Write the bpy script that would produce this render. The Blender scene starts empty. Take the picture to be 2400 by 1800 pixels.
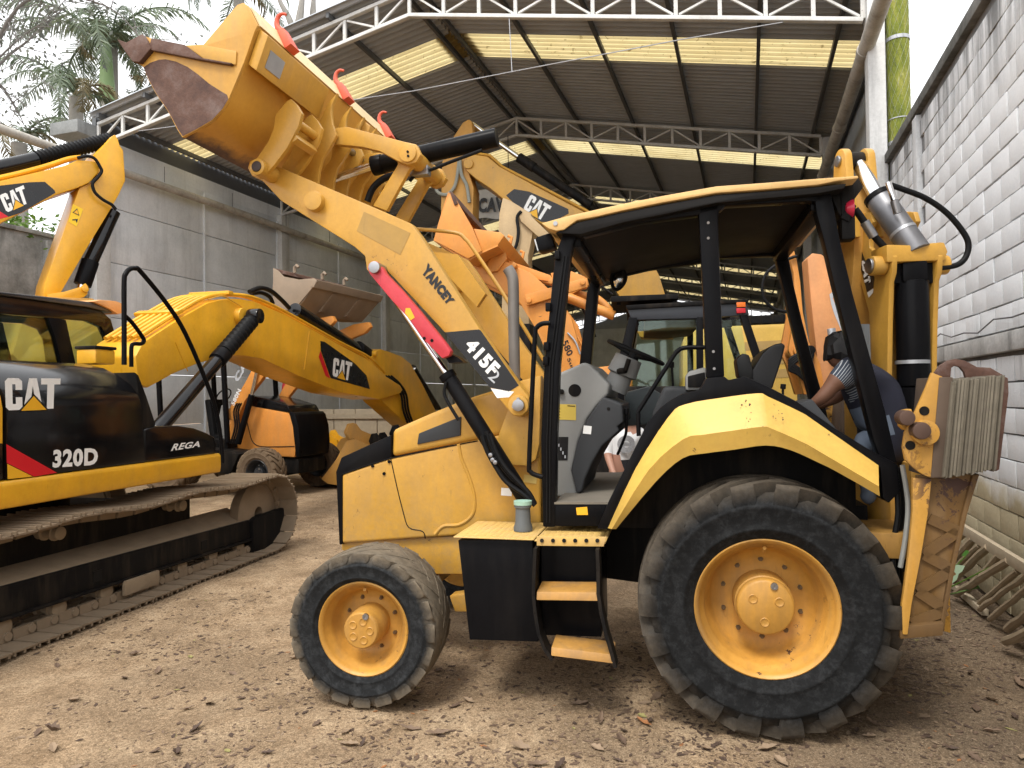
import bpy, bmesh, math, random
from mathutils import Vector, Matrix
rad = math.radians
random.seed(7)
scn = bpy.context.scene
# ------------------------------------------------------------------ camera
FPX, CAMH, PITCH, ROLL = 1650.0, 1.74, rad(1.0), rad(0.7)
CF = Vector((0, math.cos(PITCH), math.sin(PITCH)))
_U0 = Vector((0, -math.sin(PITCH), math.cos(PITCH))); _R0 = Vector((1, 0, 0))
CR = _R0*math.cos(ROLL) - _U0*math.sin(ROLL)
CU = _U0*math.cos(ROLL) + _R0*math.sin(ROLL)
cd = bpy.data.cameras.new('camera'); cam = bpy.data.objects.new('camera', cd)
scn.collection.objects.link(cam)
cd.sensor_width = 36; cd.lens = 36*FPX/2400; cd.clip_end = 500; cd.clip_start = 0.05
cam.matrix_world = Matrix(((CR.x, CU.x, -CF.x, 0), (CR.y, CU.y, -CF.y, 0), (CR.z, CU.z, -CF.z, CAMH), (0, 0, 0, 1)))
scn.camera = cam
# ------------------------------------------------------------------ sky, sun, exposure
SUN_EL, SUN_AZ = 58.0, 205.0          # high, behind the camera and a little to its left, behind cloud
w = bpy.data.worlds.new('World'); scn.world = w; w.use_nodes = True
nt = w.node_tree; nt.nodes.clear()
sky = nt.nodes.new('ShaderNodeTexSky'); sky.sky_type = 'NISHITA'; sky.sun_disc = False
sky.sun_elevation = rad(SUN_EL); sky.sun_rotation = rad(SUN_AZ); sky.air_density = 1.0; sky.dust_density = 6.0; sky.ozone_density = 1.0
hs = nt.nodes.new('ShaderNodeHueSaturation'); hs.inputs['Saturation'].default_value = 0.10; hs.inputs['Value'].default_value = 1.0
mxw = nt.nodes.new('ShaderNodeMixRGB'); mxw.inputs[0].default_value = 0.75; mxw.inputs[2].default_value = (9.5, 9.6, 9.8, 1)  # even cloud deck
bg = nt.nodes.new('ShaderNodeBackground'); bg.inputs[1].default_value = 0.15
wo = nt.nodes.new('ShaderNodeOutputWorld')
nt.links.new(sky.outputs[0], hs.inputs['Color']); nt.links.new(hs.outputs[0], mxw.inputs[1]); nt.links.new(mxw.outputs[0], bg.inputs[0]); nt.links.new(bg.outputs[0], wo.inputs[0])
sd = bpy.data.lights.new('sun', 'SUN'); sd.energy = 1.5; sd.angle = rad(15); sd.color = (1, .95, .87)
so = bpy.data.objects.new('sun', sd); scn.collection.objects.link(so)
_az = rad(SUN_AZ); _el = rad(SUN_EL)
_sd = Vector((math.sin(_az)*math.cos(_el), math.cos(_az)*math.cos(_el), math.sin(_el)))
so.rotation_euler = _sd.to_track_quat('Z', 'Y').to_euler(); so.location = (0, -5, 20)
vs = scn.view_settings; vs.view_transform = 'Standard'; vs.look = 'None'; vs.exposure = 0.68; vs.gamma = 1.0; vs.use_curve_mapping = False
scn.cycles.max_bounces = 6; scn.cycles.diffuse_bounces = 4; scn.cycles.transparent_max_bounces = 8

# ------------------------------------------------------------------ helpers
def ray(x, y): return CF + CR*((x-1200)/FPX) + CU*((900-y)/FPX)
class Frame:
    """a machine's own axes: u along it, v to its left, z up; v(), u(), g() turn photo pixels into its coordinates on a chosen plane"""
    def __init__(s, ox, oy, yaw):
        a = rad(yaw); s.o = Vector((ox, oy, 0)); s.yaw = a
        s.U = Vector((math.cos(a), math.sin(a), 0)); s.V = Vector((-math.sin(a), math.cos(a), 0))
    def loc(s, P): q = P - s.o; return Vector((q.dot(s.U), q.dot(s.V), P.z))
    def v(s, x, y, v):
        d = ray(x, y); t = (v + s.o.dot(s.V))/d.dot(s.V); P = d*t; P.z += CAMH; return s.loc(P)
    def u(s, x, y, u):
        d = ray(x, y); t = (u + s.o.dot(s.U))/d.dot(s.U); P = d*t; P.z += CAMH; return s.loc(P)
    def uz(s, v, pts): return [(q.x, q.z) for q in (s.v(x, y, v) for x, y in pts)]
    def vz(s, u, pts): return [(q.y, q.z) for q in (s.u(x, y, u) for x, y in pts)]
    def line(s, v, pts): return [s.v(x, y, v) for x, y in pts]
    def at(s, u, v, z=0): return s.o + s.U*u + s.V*v + Vector((0, 0, z))
COL = scn.collection
def link(o, parent=None):
    COL.objects.link(o)
    if parent is not None: o.parent = parent
    return o
def tag(o, label=None, cat=None, group=None, kind=None):
    if label: o['label'] = label
    if cat: o['category'] = cat
    if group: o['group'] = group
    if kind: o['kind'] = kind
    return o
def thing(name, label, cat, loc=(0, 0, 0), rz=0, group=None):
    o = bpy.data.objects.new(name, None); o.location = loc; o.rotation_euler = (0, 0, rz); o.empty_display_size = .2
    link(o); return tag(o, label, cat, group)
def machine(name, label, cat, fr): return thing(name, label, cat, fr.o, fr.yaw)

class MB:
    def __init__(s): s.bm = bmesh.new()
    def face(s, pts):
        vs_ = [s.bm.verts.new(p) for p in pts]
        return s.bm.faces.new(vs_)
    def solid(s, a, b):
        """two matching rings of points joined into a closed solid"""
        va = [s.bm.verts.new(p) for p in a]; vb = [s.bm.verts.new(p) for p in b]; n = len(a)
        s.bm.faces.new(va); s.bm.faces.new(vb[::-1])
        for i in range(n):
            j = (i+1) % n; s.bm.faces.new((va[j], va[i], vb[i], vb[j]))
        return s
    def pv(s, uz, v0, v1): return s.solid([(u, v0, z) for u, z in uz], [(u, v1, z) for u, z in uz])
    def pu(s, vz, u0, u1): return s.solid([(u0, v, z) for v, z in vz], [(u1, v, z) for v, z in vz])
    def pz(s, uv, z0, z1): return s.solid([(u, v, z0) for u, v in uv], [(u, v, z1) for u, v in uv])
    def box(s, c, d, rot=None):
        c = Vector(c); R = rot if rot is not None else Matrix.Identity(3); x, y, z = d[0]/2, d[1]/2, d[2]/2
        P = lambda a, b, e: c + R @ Vector((a*x, b*y, e*z))
        return s.solid([P(-1,-1,-1), P(1,-1,-1), P(1,1,-1), P(-1,1,-1)], [P(-1,-1,1), P(1,-1,1), P(1,1,1), P(-1,1,1)])
    def bar(s, p0, p1, w_, h_, up=(0, 0, 1)):
        p0 = Vector(p0); p1 = Vector(p1); d = (p1-p0); L = d.length; d.normalize(); up = Vector(up)
        sd_ = d.cross(up)
        if sd_.length < 1e-4: sd_ = d.cross(Vector((1, 0, 0)))
        sd_.normalize(); n = sd_.cross(d)
        R = Matrix((d, sd_, n)).transposed()
        return s.box((p0+p1)/2, (L, w_, h_), R)
    def cyl(s, p0, p1, r0, r1=None, n=20): return s.tube([p0, p1], r0, n, [r0, r0 if r1 is None else r1])
    def tube(s, pts, r, n=8, rs=None, close=False):
        pts = [Vector(p) for p in pts]; rs = rs or [r]*len(pts); m = len(pts); rings = []; nrm = None
        for i, p in enumerate(pts):
            if close: t = (pts[(i+1) % m]-pts[i-1])
            else: t = (pts[min(i+1, m-1)]-pts[max(i-1, 0)])
            t.normalize()
            if nrm is None: nrm = t.orthogonal().normalized()
            else:
                nrm = nrm - t*nrm.dot(t)
                nrm = nrm.normalized() if nrm.length > 1e-5 else t.orthogonal().normalized()
            b = t.cross(nrm)
            rings.append([s.bm.verts.new(p + (nrm*math.cos(2*math.pi*k/n) + b*math.sin(2*math.pi*k/n))*rs[i]) for k in range(n)])
        for i in range(m if close else m-1):
            a, b2 = rings[i], rings[(i+1) % m]
            for k in range(n): s.bm.faces.new((a[k], a[(k+1) % n], b2[(k+1) % n], b2[k]))
        if not close: s.bm.faces.new(rings[0][::-1]); s.bm.faces.new(rings[-1])
        return s
    def lathe(s, prof, c=(0, 0, 0), ax='v', n=40, closed=True):
        """prof: (radius, height along axis) points; axis v (local y) or z or u"""
        c = Vector(c); rings = []
        A = {'v': (Vector((1,0,0)), Vector((0,0,1)), Vector((0,1,0))), 'z': (Vector((1,0,0)), Vector((0,1,0)), Vector((0,0,1))), 'u': (Vector((0,1,0)), Vector((0,0,1)), Vector((1,0,0)))}[ax]
        for r, h in prof:
            rings.append([s.bm.verts.new(c + A[2]*h + (A[0]*math.cos(2*math.pi*k/n) + A[1]*math.sin(2*math.pi*k/n))*max(r, 1e-4)) for k in range(n)])
        m = len(rings)
        for i in range(m if closed else m-1):
            a, b = rings[i], rings[(i+1) % m]
            for k in range(n): s.bm.faces.new((a[k], a[(k+1) % n], b[(k+1) % n], b[k]))
        return s
    def grid(s, rows):
        vr = [[s.bm.verts.new(p) for p in r] for r in rows]
        for i in range(len(vr)-1):
            for j in range(len(vr[0])-1): s.bm.faces.new((vr[i][j], vr[i][j+1], vr[i+1][j+1], vr[i+1][j]))
        return s
    def mesh(s, name, mat, bevel=0, smooth=40, seg=2):
        bm = s.bm
        bmesh.ops.recalc_face_normals(bm, faces=bm.faces)
        if bevel:
            ed = [e for e in bm.edges if len(e.link_faces) == 2 and e.calc_face_angle(0) > rad(28)]
            if ed: bmesh.ops.bevel(bm, geom=ed, offset=bevel, segments=seg, profile=.6, affect='EDGES', clamp_overlap=True)
        me = bpy.data.meshes.new(name); bm.to_mesh(me); bm.free()
        for m in (mat if isinstance(mat, (list, tuple)) else [mat]): me.materials.append(m)
        if smooth:
            me.polygons.foreach_set('use_smooth', [True]*len(me.polygons)); me.set_sharp_from_angle(angle=rad(smooth))
        return me
    def build(s, name, mat, parent=None, bevel=0, smooth=40, seg=2, thick=0, loc=None):
        o = bpy.data.objects.new(name, s.mesh(name, mat, bevel, smooth, seg))
        if loc is not None: o.location = loc
        if thick:
            md = o.modifiers.new('thickness', 'SOLIDIFY'); md.thickness = thick; md.offset = 0
        return link(o, parent)
def copy_tree(o, parent=None, shift=None):
    c = o.copy(); COL.objects.link(c); c.parent = parent
    if shift is not None: c.location = o.location + Vector(shift)
    for ch in list(o.children): copy_tree(ch, c)
    return c
def arc(c, r, a0, a1, n): return [(c[0]+r*math.cos(rad(a0+(a1-a0)*i/n)), c[1]+r*math.sin(rad(a0+(a1-a0)*i/n))) for i in range(n+1)]
def smooth_path(pts, k=4):
    P = [Vector(p) for p in pts]; out = []
    for i in range(len(P)-1):
        a, b, c, d = P[max(i-1, 0)], P[i], P[i+1], P[min(i+2, len(P)-1)]
        for j in range(k):
            t = j/k; out.append(.5*((2*b)+(c-a)*t+(2*a-5*b+4*c-d)*t*t+(3*b-a-3*c+d)*t**3))
    return out+[P[-1]]
_fc = {}
def text_mesh(txt, bold=.03):
    c = bpy.data.curves.new('lettering', 'FONT'); c.body = txt; c.size = 1; c.space_character = 1+bold*2.2; c.offset = bold; c.resolution_u = 3
    o = bpy.data.objects.new('lettering', c); COL.objects.link(o)
    dg = bpy.context.evaluated_depsgraph_get(); me = o.evaluated_get(dg).to_mesh()
    V = [v.co.copy() for v in me.vertices]; Fc = [tuple(p.vertices) for p in me.polygons]
    o.evaluated_get(dg).to_mesh_clear(); bpy.data.objects.remove(o); bpy.data.curves.remove(c)
    return V, Fc
def lettering(name, txt, corners, fn, mat, parent, bold=.03, shear=0):
    """letters fitted into the quad corners = bottom-left, bottom-right, top-right, top-left (pixels); fn(px,py) gives the 3D point on the surface"""
    V, Fc = text_mesh(txt, bold)
    x0 = min(v.x for v in V); x1 = max(v.x for v in V); y0 = min(v.y for v in V); y1 = max(v.y for v in V)
    bl, br, tr, tl = [Vector(c).to_2d() for c in corners]
    P = []
    for v in V:
        t = (v.y-y0)/(y1-y0); s = (v.x-x0)/(x1-x0) + shear*(t-.5)
        q = (bl*(1-s)+br*s)*(1-t) + (tl*(1-s)+tr*s)*t; P.append(fn(q.x, q.y))
    me = bpy.data.meshes.new(name); me.from_pydata(P, [], Fc); me.materials.append(mat)
    return link(bpy.data.objects.new(name, me), parent)
def decal(name, pts, fn, mat, parent):
    me = bpy.data.meshes.new(name); me.from_pydata([fn(x, y) for x, y in pts], [], [tuple(range(len(pts)))]); me.materials.append(mat)
    return link(bpy.data.objects.new(name, me), parent)

# ------------------------------------------------------------------ materials
def _n(t, ty, **k):
    n = t.nodes.new(ty)
    for a, b in k.items(): setattr(n, a, b)
    return n
def noise(t, sc, det=4, ro=.6, vec=None, dist=0):
    n = _n(t, 'ShaderNodeTexNoise'); n.inputs['Scale'].default_value = sc; n.inputs['Detail'].default_value = det; n.inputs['Roughness'].default_value = ro; n.inputs['Distortion'].default_value = dist
    if vec is not None: t.links.new(vec, n.inputs['Vector'])
    return n.outputs['Fac']
def ramp(t, src, stops):
    r = _n(t, 'ShaderNodeValToRGB'); e = r.color_ramp.elements
    while len(e) > 1: e.remove(e[-1])
    e[0].position = stops[0][0]; e[0].color = stops[0][1] if len(stops[0][1]) == 4 else (*stops[0][1], 1)
    for p, c in stops[1:]:
        k = e.new(p); k.color = c if len(c) == 4 else (*c, 1)
    t.links.new(src, r.inputs[0]); return r.outputs[0]
G = lambda v: (v, v, v, 1)
def mix(t, fac, a, b, mode='MIX'):
    m = _n(t, 'ShaderNodeMixRGB', blend_type=mode)
    for i, x in ((0, fac), (1, a), (2, b)):
        if hasattr(x, 'links') or hasattr(x, 'is_linked'): t.links.new(x, m.inputs[i])
        elif isinstance(x, (int, float)): m.inputs[i].default_value = x if i == 0 else (x, x, x, 1)
        else: m.inputs[i].default_value = (*x[:3], 1)
    return m.outputs[0]
def math_(t, op, a, b=0):
    m = _n(t, 'ShaderNodeMath', operation=op)
    for i, x in ((0, a), (1, b)):
        if hasattr(x, 'is_linked'): t.links.new(x, m.inputs[i])
        else: m.inputs[i].default_value = x
    return m.outputs[0]
def newmat(name):
    m = bpy.data.materials.new(name); m.use_nodes = True; t = m.node_tree
    return m, t, t.nodes['Principled BSDF']
def coord(t, scale=None, obj=True):
    c = _n(t, 'ShaderNodeTexCoord').outputs['Object' if obj else 'Generated']
    if scale is not None:
        mp = _n(t, 'ShaderNodeMapping'); mp.inputs['Scale'].default_value = scale; t.links.new(c, mp.inputs['Vector']); c = mp.outputs[0]
    return c
def bump(t, b, h, dist=.01, st=.5):
    n = _n(t, 'ShaderNodeBump'); n.inputs['Distance'].default_value = dist; n.inputs['Strength'].default_value = st
    t.links.new(h, n.inputs['Height']); t.links.new(n.outputs[0], b.inputs['Normal']); return n
def paint(name, col, rough=.42, dust=.25, chip=.06, dustcol=(.30, .21, .12), vary=.16, coat=0., chipcol=(.07, .035, .025), spec=.4, mud=0):
    """machine paint: faded in patches, dusty, chipped to rust here and there"""
    m, t, b = newmat(name); c = coord(t)
    v = noise(t, 2.2, 5, .6, c); base = mix(t, ramp(t, v, [(.3, G(0)), (.7, G(1))]), [x*(1-vary) for x in col], [min(1, x*(1+vary*.7)) for x in col])
    fine = noise(t, 34, 4, .7, c); base = mix(t, .16, base, fine, 'OVERLAY')
    scr = ramp(t, noise(t, 3.2, 2, .5, coord(t, (9, 9, 1.2)), 1.5), [(.70, G(0)), (.74, G(.35))]); base = mix(t, scr, base, [x*.55 for x in col])
    streak = noise(t, 7, 4, .65, coord(t, (1, 1, .16)))
    d = math_(t, 'MULTIPLY', ramp(t, streak, [(.46, G(0)), (.78, G(1))]), dust)
    base = mix(t, d, base, dustcol)
    ch = None
    if mud:   # dried splash thrown up from the ground
        sx = _n(t, 'ShaderNodeSeparateXYZ'); t.links.new(c, sx.inputs[0]); mr = _n(t, 'ShaderNodeMapRange'); mr.inputs[1].default_value = 1.35; mr.inputs[2].default_value = .75; t.links.new(sx.outputs[2], mr.inputs[0])
        sp_ = ramp(t, noise(t, 14, 7, .8, c, .4), [(.44, G(0)), (.60, G(1))]); base = mix(t, math_(t, 'MULTIPLY', math_(t, 'MULTIPLY', sp_, mr.outputs[0]), mud), base, dustcol)
    if chip:
        a = ramp(t, noise(t, 11, 6, .75, c, .6), [(.70-chip*.9, G(0)), (.73-chip*.9, G(1))])
        k = ramp(t, noise(t, 1.7, 2, .5, c), [(.5, G(0)), (.62, G(1))]); ch = mix(t, 1, a, k, 'MULTIPLY'); base = mix(t, ch, base, chipcol)
    t.links.new(base, b.inputs['Base Color'])
    rr = math_(t, 'ADD', math_(t, 'MULTIPLY', v, .22), rough-.11); rr = math_(t, 'ADD', rr, math_(t, 'MULTIPLY', d, .4)); t.links.new(rr, b.inputs['Roughness'])
    b.inputs['Specular IOR Level'].default_value = spec; b.inputs['Coat Weight'].default_value = coat; b.inputs['Coat Roughness'].default_value = .12
    bump(t, b, mix(t, .25, noise(t, 5, 3, .5, c), fine), .004, .35)
    return m
def plain(name, col, rough=.5, metal=0, vary=.2, sc=6, bmp=.15, spec=.4):
    m, t, b = newmat(name); c = coord(t); v = noise(t, sc, 5, .6, c)
    t.links.new(mix(t, v, [x*(1-vary) for x in col], [min(1, x*(1+vary)) for x in col]), b.inputs['Base Color'])
    t.links.new(math_(t, 'ADD', math_(t, 'MULTIPLY', v, .25), rough-.12), b.inputs['Roughness'])
    b.inputs['Metallic'].default_value = metal; b.inputs['Specular IOR Level'].default_value = spec
    if bmp: bump(t, b, noise(t, sc*5, 3, .6, c), .003, bmp)
    return m
YEL = paint('yellow_paint_faded', (.545, .295, .047), .33, .28, .065, mud=.35)
YELF = paint('yellow_fender_paint', (.66, .42, .092), .34, .14, .06)
YEL2 = paint('yellow_paint_fresh', (.74, .375, .020), .32, .16, .03, coat=.1)
YEL3 = paint('yellow_paint_old', (.52, .27, .055), .5, .35, .08)
YELB = paint('yellow_paint_rusty', (.50, .26, .045), .5, .4, .20)
ORG = paint('orange_paint', (.66, .262, .050), .42, .28, .06)
BLK = paint('black_paint', (.006, .006, .007), .30, .06, .0, dustcol=(.10, .085, .07), coat=0, spec=.07)
BLKG = paint('black_gloss_paint', (.005, .005, .006), .18, .08, 0, dustcol=(.09, .08, .065), coat=.45, spec=.15)
BLKD = paint('black_dusty_paint', (.010, .0095, .0095), .5, .30, 0, dustcol=(.12, .09, .06), spec=.06)
RED = paint('red_paint_faded', (.56, .045, .062), .42, .15, .03, dustcol=(.5, .2, .15))
REDH = paint('red_hook_paint', (.62, .09, .045), .5, .3, .1)
GRY = plain('grey_plastic', (.235, .235, .225), .5, 0, .12)
GRYD = plain('dark_grey_plastic', (.040, .042, .045), .55, 0, .15, spec=.2)
CHROME = plain('chrome_rod', (.72, .72, .72), .16, 1, .1, bmp=0)
STEEL = plain('bare_steel', (.34, .34, .35), .38, 1, .3, sc=12)
GALV = plain('galvanised', (.42, .43, .45), .42, .6, .25, sc=9)
WHITE = plain('white_lettering', (.82, .82, .80), .5, 0, .05, bmp=0)
DECK = plain('black_decal', (.010, .010, .011), .28, 0, .2, bmp=0)
DRED = plain('red_decal', (.62, .012, .02), .4, 0, .05, bmp=0)
DYEL = plain('yellow_decal', (.80, .42, .02), .4, 0, .05, bmp=0)
PALE = plain('pale_lettering', (.45, .47, .50), .5, 0, .1, bmp=0)
RUBBER = plain('hose_rubber', (.009, .009, .0095), .5, 0, .3, spec=.12)
def tyre_mat(name, side, dust, lo, hi):
    """rubber with dry mud from the tread inwards; lo, hi: radii between which the mud fades in"""
    m, t, b = newmat(name); c = coord(t)
    sx = _n(t, 'ShaderNodeSeparateXYZ'); t.links.new(c, sx.inputs[0])
    r = math_(t, 'SQRT', math_(t, 'ADD', math_(t, 'MULTIPLY', sx.outputs[0], sx.outputs[0]), math_(t, 'MULTIPLY', sx.outputs[2], sx.outputs[2])))
    nz = noise(t, 5, 5, .65, c); rn = math_(t, 'ADD', r, math_(t, 'MULTIPLY', math_(t, 'SUBTRACT', nz, .5), .10))
    mr = _n(t, 'ShaderNodeMapRange'); mr.inputs[1].default_value = lo; mr.inputs[2].default_value = hi; t.links.new(rn, mr.inputs[0])
    f2 = noise(t, 26, 4, .7, c)
    sc_ = ramp(t, noise(t, 22, 8, .8, coord(t), .3), [(.46, G(0)), (.66, G(1))])
    basec = mix(t, math_(t, 'MULTIPLY', math_(t, 'MULTIPLY', sc_, nz), 1.0), side, [x*4.5 for x in side])
    f = math_(t, 'MULTIPLY', mr.outputs[0], math_(t, 'ADD', math_(t, 'MULTIPLY', f2, .7), .45))
    f = math_(t, 'MINIMUM', f, 1)
    t.links.new(mix(t, f, basec, mix(t, f2, [x*.65 for x in dust], [x*1.2 for x in dust])), b.inputs['Base Color'])
    b.inputs['Roughness'].default_value = .78; b.inputs['Specular IOR Level'].default_value = .12
    bump(t, b, mix(t, .5, f2, nz), .01, .5); return m
TYRE = tyre_mat('tyre_rubber', (.010, .0105, .011), (.115, .093, .068), .53, .66)
TYREF = tyre_mat('front_tyre_rubber', (.014, .015, .016), (.23, .185, .13), .37, .45)
TYREM = tyre_mat('muddy_tyre_rubber', (.07, .05, .035), (.17, .12, .075), .15, .4)
def rust_mat():
    m, t, b = newmat('rusty_steel'); c = coord(t)
    a = noise(t, 6, 6, .7, c); d = noise(t, 30, 4, .7, c)
    col = ramp(t, a, [(.25, (.045, .022, .018)), (.5, (.10, .048, .032)), (.68, (.15, .10, .085)), (.85, (.24, .19, .17))])
    t.links.new(mix(t, .35, col, d, 'OVERLAY'), b.inputs['Base Color']); b.inputs['Roughness'].default_value = .72; b.inputs['Metallic'].default_value = .15
    bump(t, b, d, .006, .6); return m
RUST = rust_mat()
def concrete_mat(name, lo, hi, stain=(.05, .05, .045), st=.5, sc=1.2, vert=True, bmp=.4):
    m, t, b = newmat(name)
    g = _n(t, 'ShaderNodeNewGeometry').outputs['Position']
    a = noise(t, sc, 6, .65, g); f = noise(t, 22, 5, .7, g)
    col = mix(t, ramp(t, a, [(.3, G(0)), (.7, G(1))]), lo, hi); col = mix(t, .3, col, f, 'OVERLAY')
    mp = _n(t, 'ShaderNodeMapping'); mp.inputs['Scale'].default_value = (3.2, 3.2, .35 if vert else 2.0); t.links.new(g, mp.inputs[0])
    s = ramp(t, noise(t, 1.0, 6, .7, mp.outputs[0]), [(.52, G(0)), (.75, G(1))])
    t.links.new(mix(t, math_(t, 'MULTIPLY', s, st), col, stain), b.inputs['Base Color']); b.inputs['Roughness'].default_value = .9; b.inputs['Specular IOR Level'].default_value = .2
    bump(t, b, mix(t, .4, a, f), .02, bmp); return m
CONC = concrete_mat('wall_concrete', (.56, .59, .62), (.75, .78, .81), (.34, .355, .36), .45)
CONCD = concrete_mat('old_stained_concrete', (.16, .16, .15), (.46, .45, .43), (.03, .03, .025), .85, 1.6)

def brand(corners, fn, fn2, fn3, parent, name='brand_lettering'):
    """the three heavy letters and the yellow triangle under the middle one; corners bl, br, tr, tl in pixels"""
    bl, br, tr, tl = [Vector(c).to_2d() for c in corners]
    def W(p): s_, t_ = p[0]/1.84, p[1]; return (bl*(1-s_)+br*s_)*(1-t_)+(tl*(1-s_)+tr*s_)*t_
    L_ = ([(.10, 0), (.46, 0), (.57, .10), (.57, .40), (.35, .40), (.35, .19), (.24, .19), (.24, .81), (.35, .81), (.35, .63), (.57, .63), (.57, .90), (.46, 1), (.10, 1), (0, .90), (0, .10)],
          [(.60, 0), (.80, 1), (1.06, 1), (1.27, 0), (1.02, 0), (.985, .20), (.875, .20), (.84, 0)], [(1.20, 1), (1.84, 1), (1.84, .80), (1.64, .80), (1.64, 0), (1.41, 0), (1.41, .80), (1.20, .80)])
    V_, F_ = [], []
    for P_ in L_:
        i0 = len(V_); V_ += [fn(*W(p)) for p in P_]; F_.append(tuple(range(i0, i0+len(P_))))
    me = bpy.data.meshes.new(name); me.from_pydata(V_, [], F_); me.materials.append(WHITE); link(bpy.data.objects.new(name, me), parent)
    decal('letter_counter', [tuple(W(p)) for p in ((.88, .40), (.98, .40), (.93, .76))], fn2, DECK, parent)
    decal('brand_triangle_border', [tuple(W(p)) for p in ((.42, -.06), (1.50, -.06), (.96, .50))], fn2, DECK, parent)
    decal('brand_triangle', [tuple(W(p)) for p in ((.52, -.03), (1.40, -.03), (.96, .43))], fn3, DYEL, parent)
from mathutils import noise as mnoise
# ================================================================== the setting
def ground_mat():
    m, t, b = newmat('dirt_ground'); g = _n(t, 'ShaderNodeNewGeometry').outputs['Position']
    a = noise(t, .8, 5, .6, g); p = noise(t, 3.5, 6, .7, g, .5); f = ramp(t, noise(t, 48, 5, .8, g), [(.36, G(0)), (.64, G(1))]); ff = ramp(t, noise(t, 140, 3, .7, g), [(.34, G(0)), (.66, G(1))])
    col = ramp(t, p, [(.28, (.19, .128, .075)), (.48, (.315, .222, .136)), (.70, (.43, .32, .205))])
    col = mix(t, ramp(t, a, [(.42, G(0)), (.62, G(.75))]), col, (.21, .15, .095))
    sx = _n(t, 'ShaderNodeSeparateXYZ'); t.links.new(g, sx.inputs[0])   # soil darker to the right, shade of wall and machine painted in
    soil_shade = ramp(t, math_(t, 'ADD', math_(t, 'MULTIPLY', sx.outputs[0], .22), math_(t, 'MULTIPLY', a, .9)), [(.58, G(0)), (1.10, G(.85))]); col = mix(t, soil_shade, col, (.13, .096, .066))
    col = mix(t, .38, col, f, 'OVERLAY'); col = mix(t, .30, col, ff, 'OVERLAY')
    sp = ramp(t, ff, [(.90, G(0)), (.98, G(.5))]); col = mix(t, sp, col, (.62, .52, .38))
    t.links.new(col, b.inputs['Base Color']); b.inputs['Roughness'].default_value = .95; b.inputs['Specular IOR Level'].default_value = .1
    h = mix(t, .5, p, f); h = mix(t, .25, h, ff); bump(t, b, h, .010, .6); return m
def spaced(lo, hi, a, b, fine, coarse):
    out = [lo]
    while out[-1] < hi: out.append(out[-1] + (fine if a <= out[-1] <= b else coarse*(1+.25*min(8, max(a-out[-1], out[-1]-b, 0)))))
    return out
def gz(x, y):
    k = max(0, min(1, (14-abs(y-6))/6))*max(0, min(1, (12-abs(x))/5))
    rut = -.022*sum(math.exp(-((x-.30*(y-3)-c0_)/.16)**2) for c0_ in (-2.3, -.9, 2.6))
    return k*(rut+.030*mnoise.noise((x*.7, y*.7, 0)) + .016*mnoise.noise((x*2.3, y*2.3, 5)) + .008*mnoise.noise((x*7, y*7, 9))) - .012
gx = spaced(-140, 140, -6, 5, .07, 1.2); gy = spaced(-60, 220, 1.5, 9, .07, 1.2)
mb = MB(); mb.grid([[(x, y, gz(x, y)) for x in gx] for y in gy])
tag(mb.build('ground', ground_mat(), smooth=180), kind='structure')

S = Frame(0, 0, 90-18.5)     # shed axes: u runs down the shed, v to its left
S0, BAY, NB = 10.98, 6.0, 7
VL, VR, VC = 12.58, -1.64, 5.47
ZE, ZR = 6.98, 8.36          # underside of the trusses at eave and ridge
# ------------------------------------------------------------------ block wall on the right
def block_mat():
    m, t, b = newmat('whitewashed_block'); g = _n(t, 'ShaderNodeNewGeometry').outputs['Position']
    oi = _n(t, 'ShaderNodeObjectInfo').outputs['Random']
    sx = _n(t, 'ShaderNodeSeparateXYZ'); t.links.new(g, sx.inputs[0]); z = sx.outputs[2]
    a = noise(t, 2.2, 5, .6, g); f = noise(t, 38, 5, .7, g)
    col = mix(t, a, (.66, .68, .70), (.84, .86, .88)); col = mix(t, math_(t, 'MULTIPLY', oi, .14), col, (.50, .51, .52))
    low = ramp(t, math_(t, 'ADD', math_(t, 'MULTIPLY', z, .5), math_(t, 'MULTIPLY', a, .25)), [(.56, G(1)), (.66, G(0))])
    col = mix(t, low, col, (.46, .40, .27))
    mp = _n(t, 'ShaderNodeMapping'); mp.inputs['Scale'].default_value = (5, 5, .5); t.links.new(g, mp.inputs[0])
    st = noise(t, 1.0, 6, .7, mp.outputs[0])
    top = ramp(t, math_(t, 'ADD', math_(t, 'MULTIPLY', z, .2), math_(t, 'MULTIPLY', st, .28)), [(1.02, G(0)), (1.12, G(1))])
    mr = _n(t, 'ShaderNodeMapRange'); mr.inputs[1].default_value = 3.9; mr.inputs[2].default_value = 5.0; t.links.new(z, mr.inputs[0])
    top = math_(t, 'MULTIPLY', ramp(t, st, [(.40, G(0)), (.62, G(1))]), mr.outputs[0])
    mid = math_(t, 'MULTIPLY', ramp(t, st, [(.52, G(0)), (.68, G(.8))]), ramp(t, math_(t, 'ABSOLUTE', math_(t, 'SUBTRACT', z, 2.05)), [(.0, G(1)), (.45, G(0))]))
    col = mix(t, top, col, (.05, .052, .05)); col = mix(t, mid, col, (.10, .10, .095)); col = mix(t, .25, col, f, 'OVERLAY')
    t.links.new(col, b.inputs['Base Color']); b.inputs['Roughness'].default_value = .92; b.inputs['Specular IOR Level'].default_value = .15
    bump(t, b, mix(t, .5, a, f), .015, .6); return m
BLOCK = block_mat(); MORT = concrete_mat('mortar', (.10, .10, .10), (.24, .24, .24), (.03, .03, .03), .5)
COPE = concrete_mat('mossy_coping', (.06, .062, .055), (.24, .24, .23), (.02, .022, .018), .7, 3.0, False)
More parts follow.
